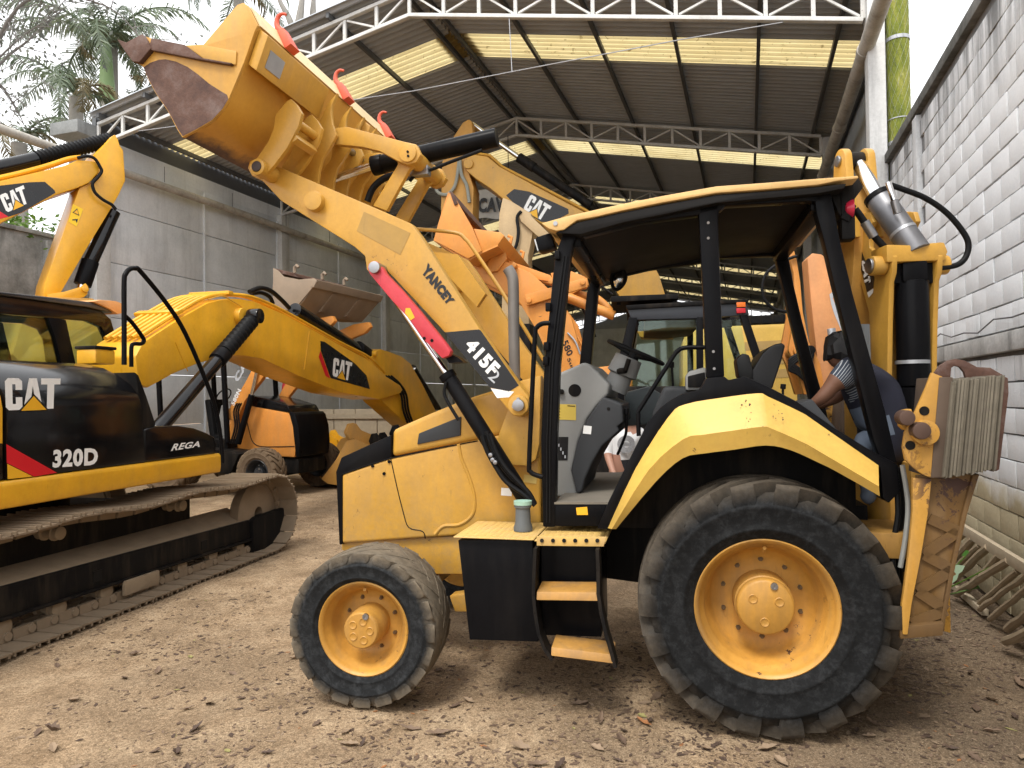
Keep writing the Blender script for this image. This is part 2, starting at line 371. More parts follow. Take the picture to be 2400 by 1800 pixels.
WV = -1.90; W0, W1, WZ = -6.0, 10.9, 4.9  # wall run carried on unseen behind the camera to block low sky light
wall = thing('boundary_wall', 'tall whitewashed concrete block wall with dark stained coping running beside the backhoe loader', 'wall', S.at(W0, WV), S.yaw)
MB().box(((W1-W0)/2, -.115, WZ/2), (W1-W0, .19, WZ)).build('mortar_core', MORT, wall)
MB().box(((W1-W0)/2, -.10, WZ+.06), (W1-W0+.04, .30, .12)).build('coping', COPE, wall, bevel=.012)
led = MB().box(((W1-W0)/2, .0, 2.11), (W1-W0, .09, .15)); led.build('ledge_beam', concrete_mat('ledge_concrete', (.30, .30, .29), (.55, .55, .54), (.05, .05, .045), .8, 2.5), wall, bevel=.015)
for cu in (15.1, 11.4, 7.7, 4.0): MB().box((cu, -.012, 3.55), (.20, .10, 2.66)).build('pilaster', concrete_mat('pilaster_render', (.42, .43, .44), (.62, .63, .64), (.2, .2, .2), .4), wall, bevel=.01)
mb = MB(); mb.box((0, 0, 0), (.393, .09, .193)); bme = mb.mesh('block', BLOCK, .004)
mb = MB(); mb.box((0, 0, 0), (.190, .09, .188)); bmh = mb.mesh('block', BLOCK, .008)
rs = random.Random(3); far_blocks = MB(); nblk = 0
for c in range(24):
    zc = .105 + c*.2
    if zc > WZ-.05: break
    x = -(.2 if c % 2 else 0)
    while x < W1-W0-.1:
        cx = x+.2; x += .4
        if cx < .05 or cx > W1-W0-.15: continue
        if any(abs(cx-cu) < .26 for cu in (15.1, 11.4, 7.7, 4.0)) and zc > 2.2: continue
        if abs(zc-2.11) < .1: continue
        if cx+W0 > 5.6:
            o = bpy.data.objects.new('block', bme); link(o, wall); o.location = (cx, -.042+rs.uniform(-.004, .004), zc); o.rotation_euler = (rs.uniform(-.015, .015), rs.uniform(-.006, .006), rs.uniform(-.008, .008)); o.scale = (rs.uniform(.965, 1.005), 1, rs.uniform(.95, 1.01)); nblk += 1
        else: far_blocks.box((cx, -.042, zc), (.388, .09, .188))
o = far_blocks.build('block_course', BLOCK, wall); o['kind'] = 'stuff'
print('wall blocks', nblk)
# cable sagging along the ledge
P = [S.at(W0+k*.4, WV+.07, 2.26+.03*math.sin(k*1.3)+.02*math.sin(k*3.1)) for k in range(42)]; P = P
tag(MB().tube(P, .006, 6).build('cable', plain('grey_cable', (.10, .10, .10), .7)), 'loose dark cable lying along the ledge of the block wall', 'cable')
# poles of a bamboo rack leaning at the wall's foot
BAMB = plain('dry_bamboo', (.30, .235, .155), .7, 0, .4, sc=14); PLK = plain('weathered_plank', (.42, .35, .25), .8, 0, .25, sc=10)
rack = thing('bamboo_rack', 'rack of weathered bamboo poles leaning at the foot of the block wall', 'rack', (0, 0, 0))
RK = Frame(*S.at(5.7, WV+.05).xy, 90-18.5)
MB().bar(S.at(5.0, WV+.13, .53), S.at(7.6, WV+.13, .53), .04, .085).build('rail', PLK, rack, bevel=.004)
MB().bar(S.at(6.3, WV+.20, .035), S.at(7.5, WV+.22, .03), .05, .05).build('rail', PLK, rack, bevel=.004)
rs = random.Random(5)
for k in range(13):
    s_ = 4.75+k*.21+rs.uniform(-.04, .04)
    a = S.at(s_, WV+.13, .50+rs.uniform(-.03, .03)); b_ = S.at(s_+.72+rs.uniform(-.1, .1), WV+.20+rs.uniform(-.02, .10), .045+rs.uniform(0, .02))
    r_ = rs.uniform(.020, .030); pts = [a.lerp(b_, q/6)+Vector((rs.uniform(-.006, .006),)*3) for q in range(7)]
    MB().tube(pts, r_, 8, [r_*(1.12 if q % 2 else 1) for q in range(7)]).build('pole', BAMB, rack)

# ------------------------------------------------------------------ the shed
SHEDROOF = plain('roof_sheet_metal', (.37, .395, .425), .6, .1, .22, sc=2.5, bmp=.1)
TRW = paint('white_truss_paint', (.62, .62, .60), .5, .35, .05, dustcol=(.30, .27, .22))
PURL = plain('purlin_steel', (.12, .125, .13), .6, .3, .25)
CWHT = concrete_mat('white_column', (.45, .45, .44), (.62, .62, .61), (.2, .2, .19), .5)
PVC = concrete_mat('dirty_pvc', (.34, .32, .28), (.55, .52, .47), (.12, .10, .08), .6, 2.5, False, .1)
def skylight_mat():
    m, t, b = newmat('yellowed_fibreglass'); t.nodes.remove(b); g = _n(t, 'ShaderNodeNewGeometry').outputs['Position']
    a = noise(t, 1.6, 6, .7, g); d = ramp(t, noise(t, 6, 5, .7, g, 1), [(.60, G(0)), (.68, G(1))])
    col = mix(t, a, (.66, .53, .26), (.82, .74, .46)); oi = _n(t, 'ShaderNodeObjectInfo').outputs['Random']; col = mix(t, math_(t, 'MULTIPLY', oi, .35), col, (.50, .36, .13)); wr = ramp(t, noise(t, .7, 4, .6, g), [(.45, G(0)), (.75, G(.45))]); col = mix(t, wr, col, (.42, .31, .12)); col = mix(t, math_(t, 'MULTIPLY', d, .8), col, (.16, .10, .03))
    tr = _n(t, 'ShaderNodeBsdfTranslucent'); df = _n(t, 'ShaderNodeBsdfDiffuse'); ms = _n(t, 'ShaderNodeMixShader'); ms.inputs[0].default_value = .18
    t.links.new(col, tr.inputs[0]); t.links.new(col, df.inputs[0]); t.links.new(tr.outputs[0], ms.inputs[1]); t.links.new(df.outputs[0], ms.inputs[2])
    t.links.new(ms.outputs[0], t.nodes['Material Output'].inputs[0]); return m
SKYL = skylight_mat()
shed = thing('open_shed', 'large open steel shed with a gabled corrugated roof on white lattice trusses', 'shed', S.at(0, 0), S.yaw)
def zb(v):   # truss underside at lateral position v
    return ZR-(ZR-ZE)*abs(v-VC)/(VL-VC)
TD = .46
def chord(s_, off): return [(s_, VL, zb(VL)+off), (s_, VC, ZR+off), (s_, VR, zb(VR)+off)]
truss0 = MB()
for off in (.03, TD):
    c = chord(0, off)
    truss0.bar(c[0], c[1], .09, .06); truss0.bar((0, VC, c[1][2]+.001), c[2], .088, .06)
NP = 11
tm = truss0.mesh('truss', TRW, .004)
vm = MB().box((0, 0, 0), (.05, .06, TD-.07)).mesh('vertical', TRW, .003)
kids = []
for sg in (1, -1):
    for k in range(NP+1):
        if k == 0 and sg == -1: continue
        v_ = VC + sg*(VL-VC)*k/NP; kids.append(('vertical', vm, (0, v_, zb(v_)+TD/2+.015), None))
    for k in range(NP):
        va, vb = VC+sg*(VL-VC)*k/NP, VC+sg*(VL-VC)*(k+1)/NP
        za, z2 = zb(va), zb(vb)
        a, b_ = (Vector((0, va, za+TD-.03)), Vector((0, vb, z2+.06))) if k % 2 == 0 else (Vector((0, va, za+.06)), Vector((0, vb, z2+TD-.03)))
        d = b_-a; q = d.normalized()*.05; kids.append(('diagonal', MB().bar(a+q, b_-q, .032, .036, (1, 0, 0)).mesh('diagonal', TRW), (0, 0, 0), None))
for i in range(NB+1):
    o = bpy.data.objects.new('truss', tm); link(o, shed); o.location = (S0+i*BAY, 0, 0)
    for nm, me, l, r_ in kids:
        c = bpy.data.objects.new(nm, me); link(c, o); c.location = l
# purlins along the shed
RS0, RS1 = S0-.22, S0+NB*BAY+.3
for sg in (1, -1):
    for dv in (.16, 1.55, 2.95, 4.35, 5.75, 6.95):
        v_ = VC+sg*dv; z_ = zb(v_)+TD+.085
        MB().box(((RS0+RS1)/2, v_, z_), (RS1-RS0-.1, .06, .095)).build('purlin', PURL, shed)
# corrugated roof sheets, one object each; one sheet per bay on each slope is a yellowed skylight
def sheet_mesh(name, mat, sg, jit=0):
    rows = []; slope = (ZR-ZE)/(VL-VC)
    for j, dv in enumerate((.02, 7.16 if sg > 0 else 7.55)):
        rows.append([(k/48*1.012, sg*dv, -slope*dv+(.034 if k % 8 in (1, 2, 3) else (-.034 if k % 8 in (5, 6, 7) else 0))+(.004 if k == 48 else 0)) for k in range(49)])
    mb_ = MB(); mb_.grid(rows); return mb_.mesh(name, mat, 0, 15)
rm = {sg: sheet_mesh('roof_sheet', SHEDROOF, sg) for sg in (1, -1)}; sm = {sg: sheet_mesh('skylight_panel', SKYL, sg) for sg in (1, -1)}
rs = random.Random(11); n_ = int(RS1-RS0)
for sg in (1, -1):
    for k in range(n_+1):
        s_ = RS0+k; sk = abs(((s_-S0) % BAY)-1.78) < .3
        o = bpy.data.objects.new('skylight_panel' if sk else 'roof_sheet', (sm if sk else rm)[sg]); link(o, shed)
        o.location = (s_, VC, ZR+TD+.16+rs.uniform(0, .002)+(k % 2)*.003)
MB().pu([(VC-.35, ZR+TD+.12), (VC, ZR+TD+.21), (VC+.35, ZR+TD+.12), (VC, ZR+TD+.235)], RS0, RS1).build('ridge_cap', SHEDROOF, shed)
# columns, wall panels and pipes on the left
for i in range(NB+1):
    MB().box((S0+i*BAY, VL+.05, ZE/2), (.34, .36, ZE-.02)).build('column', CWHT, shed, bevel=.012)
    MB().box((S0+i*BAY, VR-.14, ZE/2+.2), (.30, .22, ZE+.38)).build('column', CWHT, shed, bevel=.012)
MB().box((S0-.20, VL+.42, ZE+.30), (.5, .75, .26)).build('corner_beam', concrete_mat('grey_beam', (.16, .17, .17), (.28, .29, .29), (.06, .06, .06), .5), shed, bevel=.02)
rs = random.Random(4)
for i in range(NB):
    for h in range(2):
        for k in range(6):
            zz = .02+k*1.16; a = S0+i*BAY+.18+h*2.82; hgt = 1.145 if k < 5 else 1.06
            MB().box((a+1.405, VL+.10+rs.uniform(0, .012), zz+hgt/2), (2.80, .12, hgt)).build('wall_panel', CONC, shed, bevel=.008)
        MB().box((a+2.82, VL+.08, 3.4), (.05, .16, 6.8)).build('panel_joint', CONC, shed)
MB().tube([(S0-7.5+k*3, VL-.22, 6.55+.015*math.sin(k*2)) for k in range(18)], .085, 12).build('wall_pipe', PVC, shed)
MB().tube([(S0-3.4+k*3, VR-.03, 6.58+.02*math.sin(k*2)) for k in range(17)], .105, 14).build('gutter_pipe', PVC, shed)
for k in range(14): MB().cyl((S0-3.0+k*3, VR-.03, 6.58+.02*math.sin(k*2)), (S0-2.88+k*3, VR-.03, 6.58+.02*math.sin(k*2)), .118, n=14).build('pipe_collar', PVC, shed)
for k in range(9): MB().tube([(S0+1.5+k*2.2, VL-.22, 6.46), (S0+1.5+k*2.2, VL-.22, 6.3), (S0+1.5+k*2.2, VL+.05, 6.3)] if 0 else [(S0+1.5+k*2.2, VL-.22, 6.65), (S0+1.5+k*2.2, VL-.22, 7.0)], .008, 6).build('pipe_hanger', PURL, shed)
MB().box((S0+NB*BAY/2, VL+.12, ZE+.06), (NB*BAY, .14, .34)).build('ring_beam', CONC, shed, bevel=.01)
MB().box((S0+NB*BAY/2, VL+.13, ZE+.45), (NB*BAY, .10, .44)).build('eave_beam', PURL, shed)
MB().box((S0+NB*BAY/2, VR-.30, ZE+.30), (NB*BAY, .10, .50)).build('eave_beam', PURL, shed)
mb = MB(); nn = int(NB*BAY/.0333)
mb.grid([[(S0+.2+k*.0333, VR-.42+.02*math.sin(k*math.pi/3), z_) for k in range(nn)] for z_ in (2.2, ZE+.42)]); mb.build('side_cladding', SHEDROOF, shed, smooth=60)
MB().box((S0+NB*BAY/2, VR-.42, 1.1), (NB*BAY, .14, 2.2)).build('side_wall', CONC, shed)
MB().box((S0+NB*BAY+.4, (VL+VR)/2, 3.4), (.2, VL-VR, 6.8)).build('end_wall', CONC, shed)
tri = [(VL, 6.8), (VC, ZR+TD), (VR, 6.8)]; MB().pu(tri, S0+NB*BAY+.32, S0+NB*BAY+.46).build('gable', SHEDROOF, shed)
# tie cable and its hanger under the front truss
def sp(x, y, s_): q = S.u(x, y, s_); return Vector((q.x, q.y, q.z))
MB().tube([sp(x, y, S0-.02) for x, y in ((325, 307), (401, 297), (970, 213), (1200, 168), (1600, 92), (1835, 52))], .009, 6).build('tie_cable', GALV, shed)
MB().tube([sp(1193, 38, S0-.02), sp(1200, 168, S0-.02)], .007, 6).build('tie_hanger', GALV, shed)
# mossy down pipe at the right front column
def moss_mat():
    m, t, b = newmat('mossy_pipe'); g = _n(t, 'ShaderNodeNewGeometry').outputs['Position']; c = coord(t)
    mp = _n(t, 'ShaderNodeMapping'); mp.inputs['Scale'].default_value = (7, 7, 1.3); t.links.new(g, mp.inputs[0])
    a = noise(t, 1, 7, .75, mp.outputs[0]); f = noise(t, 30, 4, .7, g)
    col = ramp(t, a, [(.3, (.07, .09, .012)), (.46, (.16, .19, .02)), (.58, (.26, .26, .05)), (.70, (.50, .50, .42))])
    t.links.new(mix(t, .4, col, f, 'OVERLAY'), b.inputs['Base Color']); b.inputs['Roughness'].default_value = .9; bump(t, b, f, .01, .6); return m
DP = S.at(S0-.05, VR-.42)
dpipe = thing('down_pipe', 'thick mossy green down pipe strapped to the white column at the shed corner', 'pipe', DP)
MB().lathe([(.145, 0), (.145, 8.6), (.13, 8.6), (.13, 0)], ax='z', n=28).build('pipe', moss_mat(), dpipe)
for z_ in (4.05, 5.15, 5.5, 6.6): MB().lathe([(.149, z_), (.153, z_), (.153, z_+(.05 if z_ != 5.5 else .012)), (.149, z_+(.05 if z_ != 5.5 else .012))], ax='z', n=28).build('strap', GALV, dpipe)
# wire net over the pipe
WIRE = plain('thin_wire', (.34, .35, .34), .5, .7, .1, bmp=0)
net = MB()
for sg in (1, -1):
    for k in range(12):
        net.tube([(.157*math.cos(-2.4+sg*q*.26+k*math.pi/6), .157*math.sin(-2.4+sg*q*.26+k*math.pi/6), 3.2+q*.11) for q in range(50)], .0010, 3)
o = net.build('wire_net', WIRE, dpipe)
# ------------------------------------------------------------------ older boundary wall left of the shed
ow = thing('stained_wall', 'old blackened concrete boundary wall joining the front left corner of the shed', 'wall', S.at(-8, VL+.1), S.yaw); OL = S0+8-.2  # stretch behind the camera is unseen, added to cut low sky light
for k in range(4):
    MB().box((OL/2, .03*(k % 2)*.2, .62+k*1.22), (OL, .12, 1.20)).build('wall_panel', CONCD, ow, bevel=.01)
MB().box((OL/2, 0, 4.92), (OL, .22, .08)).build('coping', CONCD, ow, bevel=.01)
for k in range(8): MB().box((.4+k*2.5, -.05, 2.4), (.2, .24, 4.8)).build('post', CONCD, ow, bevel=.01)

# ================================================================== the yellow backhoe loader in front
def lug_ring(mb, R, W, n, h, half, y_in, slant, rdown, phase=0):
    for sd_ in (1, -1):
        for k in range(n):
            a0 = 2*math.pi*(k+(.5 if sd_ < 0 else 0)+phase)/n
            st = []
            for q in range(6):
                y = W*.47 + (y_in-W*.47)*q/5; st.append((y, R-h-.02, R-.012*(y/(W*.47))**2, a0+slant*(q/5)**.8))
            st.insert(0, (W*.488, R-rdown-.035, R-rdown-.028, a0-slant*.05)); st.insert(1, (W*.500, R-rdown*.8-.03, R-rdown*.62, a0-slant*.03)); st.insert(2, (W*.492, R-rdown*.4-.03, R-rdown*.26, a0-slant*.01))
            rings = []
            for y, ri, ro, a in st:
                hw = half*(.55 if ro < R-rdown*.9 else .95 if ro < R-rdown*.5 else 1.12 if y > W*.4 else .9)
                rings.append([mb.bm.verts.new((r_*math.cos(a+d), sd_*y, r_*math.sin(a+d))) for r_, d in ((ri, -hw*1.15), (ro, -hw), (ro, hw), (ri, hw*1.15))])
            for i in range(len(rings)-1):
                for j in range(4): mb.bm.faces.new((rings[i][j], rings[i][(j+1) % 4], rings[i+1][(j+1) % 4], rings[i+1][j]))
            mb.bm.faces.new(rings[0]); mb.bm.faces.new(rings[-1][::-1])
def tyre_profile(R, W, rr, h):
    a = [(rr+.006, W*.34), (rr+.012, W*.40), (rr+.03, W*.43), (rr+(R-rr)*.20, W*.470), (rr+(R-rr)*.22, W*.482), (rr+(R-rr)*.25, W*.484), (rr+(R-rr)*.27, W*.476), (rr+(R-rr)*.40, W*.497), (rr+(R-rr)*.55, W*.503), (rr+(R-rr)*.57, W*.510), (rr+(R-rr)*.60, W*.510), (rr+(R-rr)*.62, W*.502), (R-h-.055, W*.485), (R-h-.022, W*.455), (R-h-.004, W*.40), (R-h, W*.2)]
    return a + [(r, -y) for r, y in a[::-1]]
def make_wheel(parent, c, R, W, rr, nl, h, half, hubr, hubout, nutn, nutr, mat_t, mat_r, steer=0, outward=1, nutmat=None, dish=.10, slant=.55, rdown=.135, detail=True):
    rim = MB()
    y = W*.40
    prof = [(rr+.018, y+.004), (rr+.020, y-.006), (rr-.004, y-.016), (rr-.006, y-.06), (rr-.03, y-.075), (rr-.034, y-dish-.02), (rr-.05, y-dish-.03), (hubr+.06, y-dish-.045), (hubr+.03, y-dish-.035), (.02, y-dish-.035),
            (.02, y-dish-.055), (rr-.06, y-dish-.055), (rr-.05, -y+.05), (rr-.006, -y+.016), (rr+.02, -y), (rr+.012, -y-.004), (rr-.004, -y+.012), (rr-.018, -y+.06), (rr-.03, y-dish-.06+.04), (rr-.016, y-.07), (rr+.004, y-.02), (rr+.008, y+.003)]
    prof = [(rr+.019, y+.004), (rr+.012, y+.010), (rr+.001, y+.003), (rr-.008, y-.012), (rr-.014, y-.035), (rr-.030, y-.050), (rr-.036, y-.075), (rr*.80, y-dish+.012), (rr*.755, y-dish-.010), (hubr+.065, y-dish-.026), (hubr+.03, y-dish-.022), (.001, y-dish-.022),
            (.001, y-dish-.05), (rr-.07, y-dish-.05), (rr-.03, -y+.04), (rr+.001, -y-.003), (rr+.019, -y)]
    rim.lathe(prof, ax='v', n=56, closed=False)
    w_ = rim.build('wheel', mat_r, parent, loc=c, smooth=50)
    w_.rotation_euler = (0, 0, steer + (0 if outward == 1 else math.pi))
    ty = MB(); ty.lathe(tyre_profile(R, W, rr, h), ax='v', n=72); lug_ring(ty, R, W, nl, h, half, -.02, slant, rdown)
    ty.build('tyre', mat_t, w_, smooth=62)
    hb = MB(); y0 = y-dish-.03; y1 = y+hubout
    hb.lathe([(.001, y1), (hubr*.90, y1), (hubr*.975, y1-.008), (hubr, y1-.02), (hubr, y1-.055), (hubr*1.04, y1-.06), (hubr*1.06, y0), (.001, y0)], ax='v', n=44, closed=False)
    hub = hb.build('hub', mat_r, w_, smooth=40)
    if detail:
        for k in range(3 if hubr > .12 else 5):
            a = 2*math.pi*k/(3 if hubr > .12 else 5)+.6; q = hubr*.52
            MB().lathe([(.001, 0), (.012, -.001), (.018, .002), (.021, .0035), (.024, .001), (.024, -.003), (.001, -.003)], (q*math.cos(a), y1+.001, q*math.sin(a)), 'v', 16, False).build('hub_boss', mat_r, hub)
        MB().lathe([(.001, .004), (.008, .004), (.009, .008), (.018, .008), (.019, -.002), (.001, -.002)], (-hubr*.3, y1+.001, hubr*.78), 'v', 14, False).build('filler_plug', STEEL, hub)
        nm = MB(); nm.lathe([(.001, .022), (.006, .022), (.006, .014), (.011, .014), (.011, .002), (.015, .002), (.015, -.004), (.001, -.004)], ax='v', n=6, closed=False); nme = nm.mesh('wheel_nut', nutmat or STEEL, 0, 30)
        for k in range(nutn):
            a = 2*math.pi*(k+.5)/nutn; o = bpy.data.objects.new('wheel_nut', nme); link(o, w_); o.location = (nutr*math.cos(a), y-dish-.026, nutr*math.sin(a))
        MB().tube([(0, y-.06, rr-.06), (0, y-.03, rr-.035)], .010, 8).build('valve', mat_r, w_)
    return w_

M = Frame(1.266+1.05*math.sin(rad(167)), 3.564-1.05*math.cos(rad(167)), 167)
fw = M.v(848, 1474, 1.09)
bh = machine('backhoe_loader', 'faded yellow backhoe loader marked 415F2 with an open canopy cab and raised front bucket', 'backhoe loader', M)
BRIM = paint('yellow_rim_paint', (.52, .265, .050), .40, .75, .10, dustcol=(.26, .15, .06), vary=.25)
make_wheel(bh, (0, .855, .654), .646, .49, .335, 18, .056, .080, .142, -.02, 10, .205, TYRE, BRIM, nutmat=plain('dull_nut', (.16, .11, .06), .6, .4), dish=.185)
make_wheel(bh, (0, -.855, .654), .646, .49, .335, 20, .045, .070, .142, -.02, 10, .205, TYRE, BRIM, outward=-1, detail=False, dish=.15)
make_wheel(bh, (fw.x, 1.09-.136, fw.z), fw.z+.010, .34, .250, 20, .005, .10, .105, .035, 8, .150, TYREF, BRIM, steer=rad(3), nutmat=plain('dull_front_nut', (.16, .10, .05), .6, .4), dish=.12, rdown=.035)
make_wheel(bh, (fw.x, -1.09+.136, fw.z), fw.z+.010, .34, .250, 22, .009, .085, .105, .035, 8, .150, TYREF, BRIM, steer=rad(3), outward=-1, detail=False, dish=.13, rdown=.05)
# axles, frame
MB().cyl((fw.x, -.85, fw.z), (fw.x, .85, fw.z), .075).build('front_axle', YEL, bh)
MB().cyl((0, -.7, .648), (0, .7, .648), .13).build('rear_axle', BLKD, bh)
MB().pv([(2.45, .62), (2.45, .95), (1.2, .97), (.4, .95), (-.85, .95), (-.85, .55), (.4, .55), (1.2, .62)], -.36, .36).build('chassis', BLKD, bh, bevel=.01)
MB().pv(M.uz(.42, [(800, 1268), (1064, 1256), (1090, 1262), (1090, 1346), (1010, 1346), (900, 1310), (800, 1290)]), -.42, .42).build('front_frame', YEL, bh, bevel=.012)
MB().pv(M.uz(.5, [(1055, 1395), (1095, 1390), (1098, 1432), (1068, 1432)]), .40, .52).build('steering_knuckle', YEL, bh, bevel=.01)
# ---- hood
HV = .46
def hood_prism(pts, v=HV, top=.10):
    return M.uz(v, pts)
low = M.uz(HV, [(801, 1112), (912, 1074), (1120, 1030), (1265, 1000), (1268, 1235), (1064, 1256), (801, 1274)])
MB().pv(low, -HV, HV).build('hood', YEL, bh, bevel=.02, seg=3)
upp = M.uz(HV, [(919, 1008), (1000, 972), (1068, 944), (1112, 928), (1268, 880), (1268, 1000), (1118, 1031), (917, 1071)])
MB().pv(upp, -HV+.004, HV-.004).build('hood_top', YEL, bh, bevel=.035, seg=3)
nose = M.uz(HV, [(787, 1106), (800, 1072), (917, 1019), (918, 1072), (803, 1113), (803, 1276), (795, 1278)])
MB().pv(nose, -HV-.003, HV+.003).build('grille_surround', BLK, bh, bevel=.012)
MB().pv(M.uz(HV+.008, [(981, 1016), (1080, 976), (1079, 1021), (977, 1042)]), HV-.01, HV+.007).build('hood_vent', GRYD, bh, bevel=.006)
for k in range(4):
    fx = lambda x, y: M.v(x, y, HV+.0075)
tube_hd = lambda nm, pts, r, m, v, k=4, n=8: MB().tube(smooth_path([M.v(x, y, v) for x, y in pts], k), r, n).build(nm, m, bh)
tube_hd('hood_seam', [(916, 1076), (930, 1140), (945, 1200), (958, 1236), (990, 1245), (997, 1262)], .0035, RUBBER, HV+.001, 4, 5)
tube_hd('hood_rib', [(1075, 1040), (1082, 1075), (1100, 1120), (1112, 1165), (1108, 1205), (1078, 1229), (1040, 1233), (1020, 1252)], .013, YEL, HV-.003, 5, 8)
tube_hd('hood_seam', [(801, 1112), (916, 1074), (1120, 1033)], .004, RUBBER, HV+.001, 2, 5)
for x, y in ((873, 1092), (900, 1110), (912, 1082)): MB().cyl(M.v(x, y, HV-.01), M.v(x, y, HV+.008), .011, n=12).build('hood_latch', BLK, bh)
for x, y in ((868, 1300), (1030, 1262)): pass
# tower that carries the loader arm pivots
for sg in (1, -1):
    tw = M.uz(.54, [(1190, 960), (1168, 1020), (1160, 1055), (1170, 1078), (1195, 1090), (1236, 1092), (1256, 1076), (1264, 1040), (1268, 880), (1218, 893)])
    MB().pv(tw, sg*(.54 if sg > 0 else .46), sg*(.46 if sg > 0 else .54)).build('loader_tower', YEL, bh, bevel=.01)
# exhaust stack
MB().tube(smooth_path([M.v(1207, 900, .30), M.v(1204, 760, .30), M.v(1203, 670, .30), M.v(1199, 645, .30), M.v(1190, 629, .30)], 4), .037, 18).build('exhaust_stack', plain('weathered_exhaust', (.20, .185, .17), .6, .4, .3), bh)
# ---- loader arms
ARM = [(598, 371), (620, 373), (640, 385), (872, 484), (962, 523), (985, 553), (1015, 600), (1125, 772), (1216, 900), (1240, 930), (1240, 962), (1222, 978), (1202, 974), (1147, 907), (1042, 779), (980, 712), (919, 647), (894, 622), (890, 640), (874, 646), (859, 632), (855, 600), (830, 578), (800, 559), (658, 470), (611, 420), (590, 412), (580, 394), (584, 378)]
av = .66; arm_uz = M.uz(av, ARM)
MB().pv(arm_uz, .56, av).build('loader_arm', YEL, bh, bevel=.010)
MB().pv(arm_uz, -av, -.56).build('loader_arm', YEL, bh, bevel=.010)
def vp(x, y, v=av): return M.v(x, y, v)
def disc(nm, x, y, v0, v1, r, m, par=None, n=28, bev=.004):
    a = M.v(x, y, v1); return MB().cyl((a.x, v0, a.z), (a.x, v1, a.z), r, n=n).build(nm, m, par or bh, bevel=bev)
disc('cross_tube', 733, 470, -.70, .70, .066, YEL, n=32)
disc('cross_tube_cap', 733, 470, .70, .715, .060, YEL, n=32)
c_ = M.v(601, 390, .845); MB().lathe([(.052, .55), (.052, .84), (.035, .845), (.035, .55)], (c_.x, 0, c_.z), 'v', 28).build('bucket_pin_boss', YEL, bh)
disc('bucket_pin', 600, 389, .54, .852, .033, plain('greasy_pin', (.05, .035, .03), .5, .4), n=24)
disc('arm_pivot_boss', 1214, 950, .54, .70, .062, YEL); disc('arm_pivot_pin', 1214, 950, .60, .73, .036, STEEL, n=24)
for k in range(2): disc('pin_bolt', 1203 if k else 1214, 953 if k else 935, .70, .722, .010, STEEL, n=6, bev=0)
decal('repaint_patch', [(853, 496), (962, 546), (938, 597), (836, 541)], lambda x, y: M.v(x, y, av+.002), paint('mismatched_yellow_patch', (.40, .24, .06), .6, .3, 0), bh)
# black decal with model number
D = lambda e: (lambda x, y: M.v(x, y, av+e))
decal('model_decal', [(1042, 779), (1122, 772), (1127, 775), (1216, 903), (1193, 918), (1148, 908)], D(.002), DECK, bh)
decal('model_decal_tip', [(1150, 910), (1205, 918), (1193, 931), (1165, 933)], D(.002), WHITE, bh)
lettering('model_lettering', '415F', [(1086, 812), (1150, 886), (1174, 858), (1110, 790)], D(.004), WHITE, bh, .055)
lettering('model_lettering', '2', [(1143, 885), (1158, 899), (1175, 878), (1160, 862)], D(.004), PALE, bh, .005)
lettering('dealer_lettering', 'YANCEY', [(986, 638), (1050, 717), (1067, 704), (1003, 615)], D(.003), DECK, bh, .075)
# small scorch marks and hose guard rail on top of the arm
MB().tube(smooth_path([M.v(x, y, -.10) for x, y in ((965, 536), (1065, 545), (1090, 560), (1110, 585), (1180, 690), (1275, 845))], 4), .014, 10).build('hose_guard_rail', YEL, bh)
MB().pv(M.uz(.0, [(1000, 590), (1075, 598), (1140, 690), (1120, 720)]), -.03, .03).build('arm_stiffener', YEL, bh)
mb = MB(); a0 = M.v(1010, 640, .0); mb.box((a0.x, 0, a0.z), (.14, 1.14, .12)); mb.build('arm_cross_member', YEL, bh, bevel=.01)
# ---- lift cylinders and red safety strut
def cylpart(v, par, red=False):
    A, B, C_ = M.v(1240, 1185, v), M.v(1048, 879, v), M.v(875, 626, v)
    MB().cyl(A, B, .048, n=24).build('lift_cylinder', BLK, par, bevel=.004)
    dB = (B-A).normalized(); MB().cyl(B-dB*.03, B+dB*.012, .053, n=24).build('cylinder_gland', BLK, par, bevel=.003)
    MB().cyl(B, C_, .023, n=18).build('cylinder_rod', CHROME, par)
cylpart(.62, bh); cylpart(-.62, bh)
strut = M.uz(.76, [(861, 629), (864, 618), (872, 612), (882, 612), (889, 618), (903, 641), (943, 683), (981, 727), (1040, 800), (1056, 822), (1053, 833), (1036, 840), (992, 795), (959, 748), (919, 705), (867, 643)])
MB().pv(strut, .70, .76).build('safety_strut', RED, bh, bevel=.006)
disc('strut_pin', 876, 626, .60, .785, .037, STEEL)
decal('warning_label', [(951, 722), (961, 722), (972, 744), (962, 751), (949, 733)], lambda x, y: M.v(x, y, .762), DYEL, bh)
for x, y in ((994, 793), (1012, 798)): disc('strut_hole', x, y, .74, .763, .010, BLKD, n=12, bev=0)
MB().pv(M.uz(.62, [(1040, 822), (1078, 838), (1092, 850), (1058, 852)]), .57, .67).build('rod_shield', BLK, bh)
# hoses down the lift cylinder
for i, off in enumerate(((0, 0), (9, 6), (-10, 10))):
    tube_hd('hose', [(1140+off[0], 1010+off[1]), (1150+off[0], 1044+off[1]), (1172+off[0], 1085+off[1]), (1200+off[0]*1.3, 1120+off[1]), (1235+off[0]*.6, 1150+off[1]), (1254, 1180+off[1]*.5)], .014, RUBBER, .70+.012*i, 4, 8)
for x, y in ((1149, 1067), (1160, 1084), (1154, 1078)): disc('hose_fitting', x, y, .69, .745, .014, STEEL, n=10)
tube_hd('hose', [(1046, 895), (1041, 918), (1048, 940), (1075, 985)], .011, RUBBER, .67)
